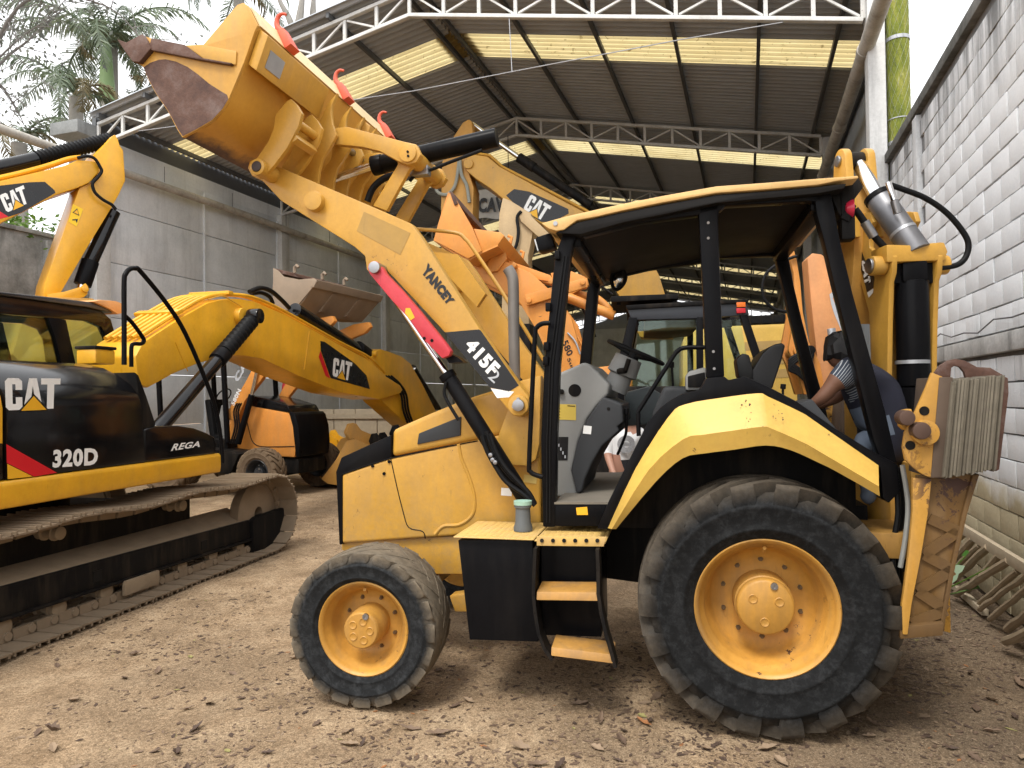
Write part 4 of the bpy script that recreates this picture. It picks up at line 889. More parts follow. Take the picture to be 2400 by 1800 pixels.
for sgn in (1, -1):
    fl_ = lambda pts, v=sv: M.uz(v, pts)
    V = (lambda a, b: (a, b)) if sgn > 0 else (lambda a, b: (-b, -a))
    leg_n = fl_([(2140, 1120), (2184, 1122), (2176, 1200), (2160, 1300), (2137, 1417), (2128, 1488), (2116, 1488), (2114, 1417), (2130, 1300), (2139, 1200)])
    lg = MB().pv(leg_n, *V(sv-.03, sv)).build('stabilizer_leg', YELB, bh, bevel=.006)
    web = fl_([(2150, 1115), (2290, 1110), (2262, 1200), (2235, 1320), (2212, 1440), (2208, 1478), (2120, 1488), (2130, 1417), (2165, 1200)], sv-.06)
    MB().pv(web, *V(sv-.10, sv-.06)).build('leg_web', RUST if 0 else paint('leg_web_paint%d' % sgn, (.16, .085, .025), .6, .5, .2), lg, bevel=.006)
    edge = fl_([(2276, 1112), (2292, 1110), (2264, 1200), (2237, 1320), (2214, 1440), (2210, 1478), (2200, 1478), (2204, 1436), (2226, 1320), (2252, 1200)], sv-.06)
    MB().pv(edge, *V(sv-.20, sv-.04)).build('leg_flange', LEGM, lg, bevel=.004)
    zz = [(2178, 1215), (2245, 1245), (2165, 1300), (2232, 1335), (2150, 1385), (2218, 1430), (2135, 1460)]
    pz_ = [M.v(x, y, sv-.05) for x, y in zz]
    for i in range(len(pz_)-1):
        a, b_ = pz_[i].copy(), pz_[i+1].copy()
        if sgn < 0: a.y, b_.y = -a.y, -b_.y
        MB().bar(a, b_, .05, .012, (0, 1, 0)).build('leg_rib', LEGM, lg)
    MB().pv(fl_([(2110, 1470), (2215, 1462), (2212, 1492), (2112, 1500)]), *V(sv-.24, sv-.01)).build('leg_foot', LEGM, lg, bevel=.006)
    pad = MB().pv(fl_([(2180, 873), (2206, 884), (2204, 900), (2196, 1000), (2187, 1096), (2183, 1120), (2160, 1112), (2140, 1098), (2118, 1077), (2112, 1047), (2117, 1013), (2140, 968), (2167, 907)]), *V(sv, sv+.025)).build('stabilizer_pad', YELB, bh, bevel=.004)
    MB().pv(fl_([(2200, 884), (2232, 884), (2216, 1118), (2180, 1120)], sv+.02), *V(sv-.30, sv+.03)).build('pad_plate', plain('brown_steel%d' % sgn, (.10, .07, .05), .7, .2, .4), pad, bevel=.006)
    nS = 17; slab_m = [plain('laminated_rubber%d%d' % (k, sgn), (.125+.02*k, .108+.018*k, .080+.014*k), .85, 0, .35, sc=18, bmp=.5) for k in range(3)]
    tL, tR, bL, bR = [Vector((*q, 0)) for q in ((2228, 892), (2352, 880), (2206, 1119), (2332, 1100))]
    rs = random.Random(sgn+5)
    for k in range(nS):
        f0, f1 = k/nS+.004, (k+1)/nS-.004
        c4 = [bL.lerp(bR, f0), bL.lerp(bR, f1), tL.lerp(tR, f1), tL.lerp(tR, f0)]
        jt = rs.uniform(-.012, .012); jz = rs.uniform(-4, 4)
        pts = [(q.x, q.y+(jz if i > 1 else rs.uniform(-5, 5))) for i, q in enumerate(c4)]
        MB().pv(fl_(pts, sv+.03), *V(sv-.28, sv+.045+jt)).build('pad_slab', slab_m[rs.randrange(3)], pad, bevel=.004)
    MB().pv(fl_([(2340, 878), (2358, 886), (2360, 920), (2338, 1100), (2330, 1104)], sv), *V(sv-.30, sv+.02)).build('pad_end_plate', RUST, pad, bevel=.004)
    # loop on top of the pad
    lo = [(2188, 880), (2205, 858), (2222, 846), (2248, 842), (2275, 850), (2297, 862), (2330, 864), (2352, 882)]
    pp = [M.v(x, y, sv-.16) for x, y in lo]
    hl = MB()
    outer = fl_([(2184, 884), (2204, 856), (2222, 845), (2240, 841), (2262, 845), (2290, 860), (2322, 862), (2350, 878), (2354, 890), (2300, 884), (2264, 886), (2260, 872), (2250, 860), (2238, 857), (2230, 862), (2228, 884)], sv-.12)
    hl.pv(outer, *V(sv-.145, sv-.12)); hl.build('pad_loop', RUST, pad, bevel=.003)
    for x, y, r_ in ((2155, 1009, .045), (2121, 979, .04)):
        a = M.v(x, y, sv+.05); MB().cyl((a.x, V(sv, sv+.09)[0], a.z), (a.x, V(sv, sv+.09)[1], a.z), r_*.9, n=20).build('pad_pin', plain('rusty_pin', (.10, .06, .045), .6, .4, .4), pad, bevel=.008)
    a = M.v(2155, 1009, sv+.03); MB().cyl((a.x-.02, V(sv, sv+.06)[0], a.z-.01), (a.x-.02, V(sv, sv+.06)[1], a.z-.01), .06, n=22).build('pin_collar', YELB, pad, bevel=.01)
    for x, y in ((2167, 963), (2134, 1044)): 
        a = M.v(x, y, sv+.03); MB().cyl((a.x, V(sv+.02, sv+.028)[0], a.z), (a.x, V(sv+.02, sv+.028)[1], a.z), .022, n=14).build('pad_hole', BLKD, pad)
    MB().pv(fl_([(2112, 975), (2120, 962), (2138, 958), (2150, 990), (2125, 1010), (2115, 1000)]), *V(sv-.08, sv-.01)).build('pad_lug', YELB, pad, bevel=.006)
# ---- backhoe boom, swung towards the camera side
B = Frame(2.24, 4.40, -90)
def BL(p): return M.loc(B.at(p.x, p.y, p.z))
def bprism(nm, pts, v_ref, v0, v1, mat, par=None, bevel=.008):
    uz = B.uz(v_ref, pts); m_ = MB(); m_.solid([BL(Vector((u, v0, z))) for u, z in uz], [BL(Vector((u, v1, z))) for u, z in uz]); return m_.build(nm, mat, par or bh, bevel=bevel)
BOOM = [(1984, 520), (1998, 505), (2018, 497), (2040, 498), (2046, 520), (2036, 545), (2037, 580), (2053, 594), (2084, 590), (2092, 600), (2090, 640), (2084, 660), (2081, 760), (2079, 900), (2076, 1040), (2040, 1040), (2040, 830), (2036, 733), (2010, 640), (2001, 610), (1985, 570)]
boom = bprism('boom', BOOM, -.14, -.14, -.11, YEL)
bprism('boom_plate', BOOM, -.14, .11, .14, YEL, boom)
bprism('boom_web', [(1990, 520), (2030, 505), (2030, 560), (2036, 700), (2045, 900), (2042, 1030), (2038, 1030), (2034, 733), (1998, 600)], -.14, -.108, .108, YEL3, boom)
BLc = lambda e: (lambda x, y: BL(B.v(x, y, -.14-e)))
decal('boom_decal', [(2007, 574), (2012, 571), (2033, 622), (2049, 650), (2047, 674), (2032, 685), (2020, 640), (2010, 606)], BLc(.003), DECK, boom)
decal('boom_decal_tip', [(2032, 686), (2047, 676), (2046, 686), (2036, 698)], BLc(.003), WHITE, boom)
lettering('boom_lettering', 'CAT', [(2018, 606), (2027, 670), (2041, 660), (2032, 618)], BLc(.005), WHITE, boom, .07)
def bcyl(nm, x0, y0, x1, y1, u0, u1, r, mat, par, n=22, bev=0): return MB().cyl(BL(B.u(x0, y0, u0)), BL(B.u(x1, y1, u1)), r, n=n).build(nm, mat, par, bevel=bev)
# cross block carrying both cylinders
yq = B.u(2145, 597, .46)
MB().solid([BL(Vector((.36, v_, z_))) for v_, z_ in ((-.17, yq.z-.055), (.15, yq.z-.05), (.17, yq.z+.0), (.15, yq.z+.055), (-.05, yq.z+.04), (-.17, yq.z+.045))], [BL(Vector((.54, v_, z_))) for v_, z_ in ((-.17, yq.z-.055), (.15, yq.z-.05), (.17, yq.z+.0), (.15, yq.z+.055), (-.05, yq.z+.04), (-.17, yq.z+.045))]).build('cylinder_yoke', YEL, boom, bevel=.015)
for v_, s_ in ((-.19, -1), (.16, 1)):
    c0 = Vector((.46, v_, yq.z-.06)); MB().cyl(BL(c0+Vector((0, -.03, 0))), BL(c0+Vector((0, .045, 0))), .055, n=24).build('yoke_boss', YEL, boom, bevel=.008)
c0 = Vector((.46, -.235, yq.z-.06)); MB().cyl(BL(c0), BL(c0+Vector((0, .02, 0))), .042, n=20).build('yoke_pin', STEEL, boom, bevel=.004)
bcyl('boom_cylinder', 2142, 905, 2137, 660, .46, .46, .085, BLK, boom, 28, .006)
bcyl('boom_cylinder_lower', 2146, 1010, 2142, 905, .44, .46, .085, BLK, boom, 28)
MB().box(BL(B.u(2137, 640, .47)), (.13, .13, .12)).build('cylinder_eye', BLK, boom, bevel=.02)
for dv in (-.085, .085): MB().box(BL(B.u(2137, 632, .47)+Vector((0, dv, 0))), (.10, .035, .16)).build('cylinder_clevis', BLK, boom, bevel=.012)
a = BL(B.u(2139, 853, .46)); MB().lathe([(.0865, 0), (.0885, 0), (.0885, .02), (.0865, .02)], a, 'z', 28).build('cylinder_band', GALV, boom)
# stick cylinder
bcyl('stick_cylinder', 2150, 592, 2058, 462, .50, .33, .072, plain('dull_cylinder_steel', (.20, .20, .21), .45, .7, .35, sc=9), boom, 28, .004)
A, B_ = BL(B.u(2150, 592, .50)), BL(B.u(2058, 462, .33)); dd = (B_-A).normalized()
MB().cyl(B_-dd*.015, B_+dd*.012, .078, n=28).build('cylinder_gland', BLK, boom)
A2 = A.lerp(B_, .33); MB().cyl(A2, A2+dd*.018, .0745, n=28).build('cylinder_band', GALV, boom)
bcyl('stick_rod', 2056, 460, 2009, 380, .33, .12, .042, CHROME, boom, 20)
# stick head at the top, folded over behind
pc = B.u(2010, 378, .12)
for v_ in (-.20, -.06):
    uz = [(pc.x+.075*math.cos(rad(t_)), pc.z+.075*math.sin(rad(t_))) for t_ in range(0, 181, 20)]+[(pc.x-.11, pc.z-.25), (pc.x-.06, pc.z-.50), (pc.x+.16, pc.z-.50), (pc.x+.10, pc.z-.2)]
    m_ = MB(); m_.solid([BL(Vector((u, v_-.024, z))) for u, z in uz], [BL(Vector((u, v_+.024, z))) for u, z in uz]); m_.build('stick_ear', YEL, boom, bevel=.01)
MB().cyl(BL(Vector((pc.x, -.176, pc.z))), BL(Vector((pc.x, -.084, pc.z))), .055, n=22).build('rod_eye', BLKD, boom, bevel=.01)
for v_ in (-.232, -.036): MB().cyl(BL(Vector((pc.x, v_-.008, pc.z))), BL(Vector((pc.x, v_+.008, pc.z))), .035, n=18).build('stick_pin', STEEL, boom, bevel=.004)
bprism('stick', [(1978, 440), (2006, 440), (2020, 500), (2016, 620), (2004, 760), (1996, 760), (1990, 640), (1980, 520)], -.15, -.19, -.05, YEL3, boom)
# hoses of the boom
def bhose(pts, r, u_): return MB().tube(smooth_path([BL(B.u(x, y, u_)) for x, y in pts], 5), r, 10).build('boom_hose', RUBBER, boom)
bhose([(2089, 434), (2120, 445), (2170, 465), (2220, 500), (2258, 545), (2270, 575), (2262, 605), (2240, 622), (2200, 628)], .016, .50)
bcyl('hose_fitting', 2082, 428, 2096, 470, .50, .52, .017, CHROME, boom, 12); bcyl('hose_fitting', 2096, 470, 2104, 500, .52, .52, .022, STEEL, boom, 10)
bhose([(2004, 490), (2020, 512), (2038, 540), (2062, 568), (2088, 595)], .02, .45); bcyl('hose_fitting', 2026, 520, 2048, 555, .46, .46, .026, STEEL, boom, 12)
MB().cyl(BL(Vector((-.05, 0, .45))), BL(Vector((-.05, 0, 1.75))), .13, n=24).build('king_post', YELB, boom, bevel=.01)
MB().solid([BL(Vector((u, v_, .55))) for u, v_ in ((-.25, -.16), (.5, -.16), (.5, .16), (-.25, .16))], [BL(Vector((u, v_, 1.2))) for u, v_ in ((-.25, -.16), (.5, -.16), (.5, .16), (-.25, .16))]).build('swing_frame', YELB, boom, bevel=.02)

# paint knocked off the fender in two small clusters
rs = random.Random(14); mb = MB(); CHIPM = plain('bare_primer', (.05, .035, .02), .7, 0, .3, bmp=0)
def fender_pt(x, y): return M.v(x, y, .92+.14*max(0, min(1, (y-921)/82))+.003)
for k in range(30):
    cx_, cy_, sp_ = ((1748, 944, 7), (1772, 970, 16), (1778, 985, 20), (1815, 972, 12))[k % 4]
    x = cx_+rs.gauss(0, sp_); y = cy_+rs.gauss(0, 6); n_ = 5; r_ = rs.uniform(.8, 2.4)
    mb.face([fender_pt(x+r_*rs.uniform(.6, 1.5)*math.cos(a*1.2566), y+r_*rs.uniform(.5, 1.2)*math.sin(a*1.2566)) for a in range(n_)])
mb.build('fender_scuffs', CHIPM, bh, smooth=0)
# ================================================================== the yellow and black excavator on the left
_a = rad(77); E_ = Frame(-2.70-2.1*math.cos(_a)+1.49*-math.sin(_a), 7.91-2.1*math.sin(_a)+1.49*math.cos(_a), 77)
ex = machine('excavator', 'yellow and glossy black tracked excavator marked 320D and REGA with its boom reaching forward', 'excavator', E_)
ev = lambda v: (lambda x, y: E_.v(x, y, v))
TRK = plain('muddy_track_steel', (.235, .175, .115), .85, .1, .35, sc=5, bmp=.5); MUD = plain('caked_mud', (.27, .205, .135), .95, 0, .3, sc=7, bmp=.6)
HS = -1.35
MB().pu([(HS-.01, 1.00), (HS-.02, 1.06), (HS-.02, 1.17), (HS, 1.195), (1.35, 1.195), (1.36, 1.0)], -2.7, 1.36).build('deck_skirt', YEL2, ex, bevel=.03, seg=3)
hoodx = [(HS, 1.20), (HS, 1.70), (HS+.02, 1.79), (HS+.08, 1.88), (HS+.18, 1.96), (HS+.32, 2.03), (HS+.50, 2.07), (-.30, 2.08), (-.30, 1.20)]
MB().solid([(-1.0, v, z) for v, z in hoodx], [(.33-.13*max(0, (z-1.2)/.86)**2, v, z) for v, z in hoodx]).build('engine_hood', BLKG, ex, bevel=.012)
cwx = [(v-.003 if v < -1 else v, z) for v, z in hoodx]
MB().solid([(-2.6, v*.9, z) for v, z in cwx], [(-1.02, v, z) for v, z in cwx]).build('counterweight', YEL2, ex, bevel=.03)
MB().pu([(HS-.006, 1.205), (HS-.006, 1.46), (-1.0, 1.46), (-1.0, 1.205)], -1.9, -1.03).build('rear_side_panel', BLKG, ex, bevel=.012)
MB().pu([(.35, 1.2), (.35, 2.0), (1.3, 2.0), (1.3, 1.2)], -2.4, -.15).build('engine_bay', BLK, ex, bevel=.04)
MB().pv(E_.uz(HS+.02, [(318, 871), (326, 880), (345, 930), (365, 991), (365, 1005), (337, 1012)]), HS+.02, -.6).build('hood_front_fairing', BLKD, ex, bevel=.02)
MB().pv(E_.uz(HS, [(338, 1084), (338, 1006), (365, 999), (420, 998), (455, 1003), (484, 1014), (504, 1025), (508, 1040), (506, 1064)]), HS, -.45).build('tool_box', BLKG, ex, bevel=.02, seg=3)
MB().box((.95, .5, 1.35), (.8, 1.5, .3)).build('deck_housing', BLKD, ex, bevel=.03)
tb = lambda nm, pts, r, m, v, k=4, n=8, par=None: MB().tube(smooth_path([E_.v(x, y, v) for x, y in pts], k), r, n).build(nm, m, par or ex)
tb('handrail', [(291, 855), (291, 760), (291, 660), (295, 641), (304, 631), (317, 629), (330, 637), (391, 712), (434, 781), (481, 889), (506, 962), (518, 1034), (521, 1085)], .021, BLK, HS-.02, 5, 10)
tb('handrail_brace', [(294, 741), (311, 758), (334, 790), (337, 800), (330, 806), (314, 806), (308, 815), (308, 860)], .018, BLK, HS+.05, 4, 8)
fn = ev(HS-.004)
brand([(14, 962), (139, 957), (142, 887), (11, 886)], fn, ev(HS-.006), ev(HS-.008), ex)
decal('red_stripe', [(15, 1041), (134, 1108), (80, 1117), (16, 1085)], fn, DRED, ex); decal('yellow_stripe', [(17, 1087), (77, 1117), (18, 1123)], fn, DYEL, ex)
lettering('model_lettering', '320D', [(123, 1097), (229, 1090), (230, 1049), (125, 1054)], fn, WHITE, ex, .045)
lettering('name_lettering', 'REGA', [(402, 1057), (470, 1047), (472, 1033), (407, 1040)], fn, WHITE, ex, .03, .05)
# filter box on the hood
q = E_.v(225, 832, -.5); fb = MB().box((q.x, -.5, q.z-.02), (.24, .22, .14)).build('filter_box', YEL2, ex, bevel=.02); MB().box((q.x, -.5, q.z+.065), (.26, .24, .03)).build('lid', BLKD, fb, bevel=.01)
# ---- cab
cv0, cv1 = .42, 1.32
CAB = BLKG
hdr = E_.uz(cv0, [(-160, 672), (0, 692), (120, 709), (200, 720), (238, 729), (260, 748), (271, 785), (278, 850), (258, 850), (251, 792), (238, 766), (205, 752), (100, 744), (0, 735), (-160, 720)])
cab = MB().pv(hdr, cv0, cv0+.07).build('cab_frame', CAB, ex, bevel=.012); MB().pv(hdr, cv1-.07, cv1).build('cab_frame_far', CAB, cab, bevel=.012)
pm_ = E_.uz(cv0, [(112, 740), (156, 750), (160, 770), (180, 860), (146, 860), (130, 790)]); MB().pv(pm_, cv0+.002, cv0+.065).build('cab_post', BLK, cab, bevel=.01); MB().pv(pm_, cv1-.065, cv1-.002).build('cab_post', BLK, cab, bevel=.01)
rf = E_.uz(cv0, [(-160, 660), (0, 684), (120, 697), (200, 707), (245, 716), (262, 735), (240, 729), (200, 720), (120, 709), (0, 692), (-160, 672)])
MB().pv(rf, cv0-.03, cv1+.03).build('cab_roof', plain('dusty_black_roof', (.06, .06, .065), .3, 0, .3), cab, bevel=.02)
MB().pv(E_.uz(cv0, [(207, 707), (225, 703), (262, 706), (281, 713), (284, 720), (278, 734), (266, 737), (250, 726), (222, 713)]), cv0-.06, cv1).build('cab_visor', paint('faded_visor', (.68, .34, .13), .55, .3, 0), cab, bevel=.01)
gm, t, b = newmat('tinted_glass'); t.nodes.remove(b); tr_ = _n(t, 'ShaderNodeBsdfTransparent'); tr_.inputs[0].default_value = (.86, .96, .90, 1); gl = _n(t, 'ShaderNodeBsdfGlossy'); gl.inputs['Roughness'].default_value = .03; gl.inputs[0].default_value = (.8, .9, .85, 1)
fz_ = _n(t, 'ShaderNodeLayerWeight'); fz_.inputs[0].default_value = .25; ms = _n(t, 'ShaderNodeMixShader'); t.links.new(math_(t, 'ADD', math_(t, 'MULTIPLY', fz_.outputs['Fresnel'], .5), .04), ms.inputs[0]); t.links.new(tr_.outputs[0], ms.inputs[1]); t.links.new(gl.outputs[0], ms.inputs[2]); t.links.new(ms.outputs[0], t.nodes['Material Output'].inputs[0])
GLASS = gm
gp = E_.uz(cv0, [(-160, 722), (0, 737), (100, 746), (205, 754), (237, 768), (249, 792), (257, 850), (-160, 850)])
for v_ in (cv0+.03, cv1-.03): MB().pv(gp, v_, v_+.006).build('window_pane', GLASS, cab)
u1 = E_.v(268, 790, cv0).x; MB().box((u1-.02, (cv0+cv1)/2, 2.2), (.008, cv1-cv0-.14, 1.0)).build('windscreen', GLASS, cab)
MB().box((.75, (cv0+cv1)/2, 1.5), (2.0, cv1-cv0, .62)).build('cab_lower', CAB, cab, bevel=.03)
MB().box((.5, .87, 2.05), (.14, .45, .62)).build('seat', RUBBER, cab, bevel=.05)
# ---- boom
bv_ = .30
BM = [(318, 835), (336, 802), (423, 745), (488, 709), (520, 702), (542, 700), (570, 701), (597, 706), (670, 738), (800, 810), (869, 846), (905, 882), (938, 903), (944, 914), (938, 922), (890, 936), (800, 920), (700, 881), (615, 841), (575, 834), (542, 833), (470, 850), (409, 875), (347, 909), (325, 900)]
buz = E_.uz(-bv_, BM)
bmo = MB().pv(buz, -bv_, bv_).build('boom', YEL2, ex, bevel=.02)
top = [(336, 800), (423, 743), (488, 706), (542, 697), (597, 703), (670, 735), (800, 807), (869, 842), (905, 878)]
tp = [E_.v(x, y, -bv_) for x, y in top]
for k in range(6):
    v_ = -.24+k*.085; MB().tube(smooth_path([Vector((p.x, v_, p.z+.045)) for p in tp[:4]], 4), .026, 8).build('boom_pipe', YEL2, bmo)
for k in range(2):
    MB().tube(smooth_path([Vector((p.x, -.27+k*.09, p.z+.04)) for p in tp[3:]], 4), .024, 8).build('boom_pipe', YEL2, bmo)
for i in (1, 3): MB().box((tp[i].x, 0, tp[i].z+.06), (.10, .60, .05), Matrix.Rotation(rad(-25 if i == 1 else 0), 3, 'Y')).build('pipe_clamp', YEL2, bmo, bevel=.01)
fb_ = ev(-bv_-.004)
tb('weld_seam', [(411, 802), (440, 870)], .006, YEL2, -bv_-.002, 2, 5, bmo); tb('weld_seam', [(725, 777), (713, 866)], .006, YEL2, -bv_-.002, 2, 5, bmo)
disc_e = lambda nm, x, y, v0, v1, r, m, par: MB().cyl(Vector((E_.v(x, y, v1).x, v0, E_.v(x, y, v1).z)), Vector((E_.v(x, y, v1).x, v1, E_.v(x, y, v1).z)), r, n=26).build(nm, m, par, bevel=.01)
disc_e('boom_boss', 572, 741, .38, -.38, .11, YEL2, bmo)
decal('boom_decal', [(751, 799), (761, 801), (831, 851), (859, 880), (867, 912), (775, 886), (752, 822)], fb_, DECK, bmo)
decal('boom_red_stripe', [(747, 836), (751, 822), (774, 887), (763, 881)], fb_, DRED, bmo)
brand([(779, 881), (820, 893), (826, 850), (782, 838)], ev(-bv_-.006), ev(-bv_-.008), ev(-bv_-.010), bmo)
# boom cylinders with ribbed rod covers
for v_ in (-.50, .50):
    A, B2, C2_ = E_.v(366, 1011, -.5), E_.v(520, 832, -.5), E_.v(598, 741, -.5)
    for q_ in (A, B2, C2_): q_.y = v_
    cy = MB().cyl(A, B2, .085, n=24).build('boom_cylinder', BLKG, ex, bevel=.006); d_ = (C2_-B2)
    MB().cyl(B2-d_.normalized()*.12, B2+d_.normalized()*.04, .105, n=24).build('gland', BLK, cy, bevel=.008)
    ns = 36; MB().tube([B2+d_*(.06+.80*i/ns) for i in range(ns+1)], .1, 20, [.105 if i % 4 < 2 else .08 for i in range(ns+1)]).build('rod_cover', RUBBER, cy, smooth=60)
    MB().cyl(C2_-Vector((0, .08, 0)), C2_+Vector((0, .08, 0)), .10, n=22).build('rod_eye', BLKG, cy, bevel=.012)
    MB().cyl(B2+d_*.86, C2_, .055, n=18).build('rod', CHROME, cy)
# stick cylinder lying on the boom, hoses
MB().cyl(E_.v(690, 726, -.05), E_.v(864, 836, -.05), .115, n=24).build('stick_cylinder', BLKG, ex, bevel=.008)
MB().cyl(E_.v(838, 815, -.05), E_.v(872, 840, -.05), .135, n=24).build('stick_gland', RUBBER, ex, bevel=.008)
tb('hose', [(585, 684), (610, 675), (635, 682), (660, 703), (678, 722)], .035, RUBBER, 0, 5, 10); tb('hose', [(590, 688), (612, 686), (632, 696), (640, 712)], .03, RUBBER, .1, 5, 10)
tb('wire', [(488, 702), (520, 694), (545, 706), (568, 722), (582, 748)], .008, plain('yellow_wire', (.6, .32, .04), .5), -bv_-.03, 4, 6)
# stick folded down
ST = [(872, 838), (878, 826), (892, 818), (905, 822), (941, 835), (963, 853), (990, 900), (1017, 954), (1060, 1040), (1040, 1080), (985, 1060), (960, 1000), (895, 940), (870, 880)]
stk = MB().pv(E_.uz(-.2, ST), -.2, .2).build('stick', YEL2, ex, bevel=.015)
disc_e('stick_pin', 883, 829, .3, -.26, .06, YEL2, stk)
for i in range(3): MB().tube(smooth_path([E_.v(x+i*6, y, -.27) for x, y in ((905, 882), (925, 900), (940, 925), (945, 960), (955, 990))], 4), .026, 8).build('hose', RUBBER, stk)
A, B2 = E_.v(966, 862, 0), E_.v(1030, 965, 0); MB().cyl(A, B2, .09, n=20).build('bucket_cylinder', BLKG, stk, bevel=.006)
decal('warning_label', [(972, 978), (981, 958), (992, 972), (984, 985)], ev(-.206), DYEL, stk)
# ---- undercarriage
TC, TW = -1.19, .60; IR = .40; ZC = .435; UF, UB = 2.20, -1.75
track = bpy.data.objects.new('track', None)
fr_uz = E_.uz(-1.27, [(-260, 1446), (7, 1374), (586, 1218), (593, 1269), (18, 1453), (-260, 1542)])
def frame_u(x, y): return E_.v(x, y, -1.27)
trk = MB().pv(fr_uz, -1.27, -1.02).build('track_frame', BLKD, ex, bevel=.02)
top0, top1 = frame_u(-260, 1446), frame_u(586, 1218); tp0, tp1 = E_.v(-260, 1392, -.98), E_.v(575, 1178, -.98)
mb = MB(); mb.solid([Vector((p.x, -1.255, p.z-.004)) for p in (top0, top1)]+[Vector((p.x, -.98, p.z-.004)) for p in (top1, top0)], [Vector((p.x, -1.23, p.z+.010)) for p in (top0, top1)]+[Vector((top1.x, -.98, tp1.z)), Vector((top0.x, -.98, tp0.z))]); mb.build('frame_top', MUD, trk, bevel=.01)
for x, y in ((227, 1290), (413, 1240)):
    q = E_.v(x, y, -1.2); MB().cyl((q.x-.1, -1.21, q.z-.005), (q.x+.06, -1.17, q.z+.045), .06, n=12).build('frame_slot', BLKD, trk) if 0 else None
b0, b1 = frame_u(-260, 1536), frame_u(593, 1262); MB().bar(Vector((b0.x, -1.285, b0.z)), Vector((b1.x, -1.285, b1.z)), .03, .025).build('frame_rail', BLKD, trk, bevel=.006)
for x, y in ((478, 1277), (228, 1350)): 
    q = frame_u(x, y); MB().box((q.x, -1.269, q.z), (.09, .01, .09)).build('frame_hole', RUBBER, trk)
cvp = [(590, 1222), (600, 1212), (662, 1190), (669, 1200), (662, 1270), (650, 1282), (592, 1306)]
MB().pv(E_.uz(-1.30, cvp), -1.32, -1.20).build('idler_guard', BLKD, trk, bevel=.02)
MB().lathe([(.33, -.06), (.36, -.04), (.36, .06), (.33, .09), (.08, .09), (.08, -.06)], (UF, TC, ZC), 'v', 40).build('idler', TRK, trk); MB().lathe([(.33, -.09), (.36, -.05), (.36, .05), (.33, .09), (.08, .09), (.08, -.09)], (UB, TC, ZC), 'v', 40).build('sprocket', MUD, trk)
rol = MB(); rol.lathe([(.001, .19), (.06, .19), (.085, .17), (.085, .10), (.10, .09), (.10, .07), (.07, .06), (.07, -.06), (.10, -.07), (.10, -.09), (.085, -.10), (.085, -.17), (.06, -.19), (.001, -.19)], ax='v', n=22, closed=False); rme = rol.mesh('track_roller', MUD)
for k in range(8):
    o = bpy.data.objects.new('track_roller', rme); link(o, trk); o.location = (UB+.35+k*(UF-UB-.7)/7, TC+.03, .15); o.scale = (.8, .55, .8)
for u_ in (-.45, .95): o = bpy.data.objects.new('carrier_roller', rme); link(o, trk); o.location = (u_, TC+.05, .72); o.scale = (.6, .6, .6)
q = E_.v(345, 1370, -1.36); MB().box((q.x, -1.30, .14), (.42, .04, .13)).build('track_guide', MUD, trk, bevel=.02)
# path of the chain and one shoe per link
path = []
R_ = IR+.03
def seg_len(): pass
pts = []
n1 = 60
for i in range(n1): pts.append((UB+(UF-UB)*i/n1, .03))
for i in range(24): a = -math.pi/2+math.pi*i/24; pts.append((UF+R_*math.cos(a), ZC+(R_ if a > 0 else ZC-.03)*math.sin(a)))
for i in range(n1): f = i/n1; pts.append((UF+(UB-UF)*f, ZC+R_-.035*math.sin(math.pi*f*3)**2))
for i in range(24): a = math.pi/2+math.pi*i/24; pts.append((UB+R_*math.cos(a), ZC+(R_ if a < math.pi else ZC-.03)*math.sin(a)))
L = [0]
for i in range(len(pts)): a, b_ = pts[i], pts[(i+1) % len(pts)]; L.append(L[-1]+math.hypot(a[0]-b_[0], a[1]-b_[1]))
def at_len(s):
    s %= L[-1]
    for i in range(len(pts)):
        if L[i+1] >= s:
            a, b_ = pts[i], pts[(i+1) % len(pts)]; f = (s-L[i])/max(1e-6, L[i+1]-L[i]); return (a[0]+(b_[0]-a[0])*f, a[1]+(b_[1]-a[1])*f), math.atan2(b_[1]-a[1], b_[0]-a[0])
sh_ = MB(); sh_.solid([(-.088, -TW/2, 0), (.098, -TW/2, -.006), (.098, TW/2, -.006), (-.088, TW/2, 0)], [(-.088, -TW/2, .014), (.098, -TW/2, .008), (.098, TW/2, .008), (-.088, TW/2, .014)])
for x_ in (-.075, .0, .075): sh_.box((x_, 0, -.014), (.014, TW, .022))
sh_.box((0, -.06, .05), (.17, .035, .075)); sh_.box((0, .06, .05), (.17, .035, .075)); sh_.cyl((.06, -.09, .05), (.06, .09, .05), .032, n=10)
sme = sh_.mesh('track_shoe', TRK, 0, 30); NSH = int(L[-1]/.190)
for k in range(NSH):
    (u_, z_), an = at_len(L[-1]*k/NSH); o = bpy.data.objects.new('track_shoe', sme); link(o, trk); o.location = (u_, TC, z_); o.rotation_euler = (0, -an, 0)
MB().box(((UF+UB)/2-.35, -.99, .52), (UF-UB-1.0, .03, .52)).build('gap_shade_sheet', BLKD, trk)  # dark sheet standing in for the shade between top run and frame
c = copy_tree(trk, ex, (0, 2.38, 0))
MB().box((.1, 0, .62), (1.6, 1.9, .34)).build('car_body', BLKD, ex, bevel=.05); MB().cyl((0, 0, .78), (0, 0, 1.0), .62, n=32).build('slew_ring', BLKD, ex)

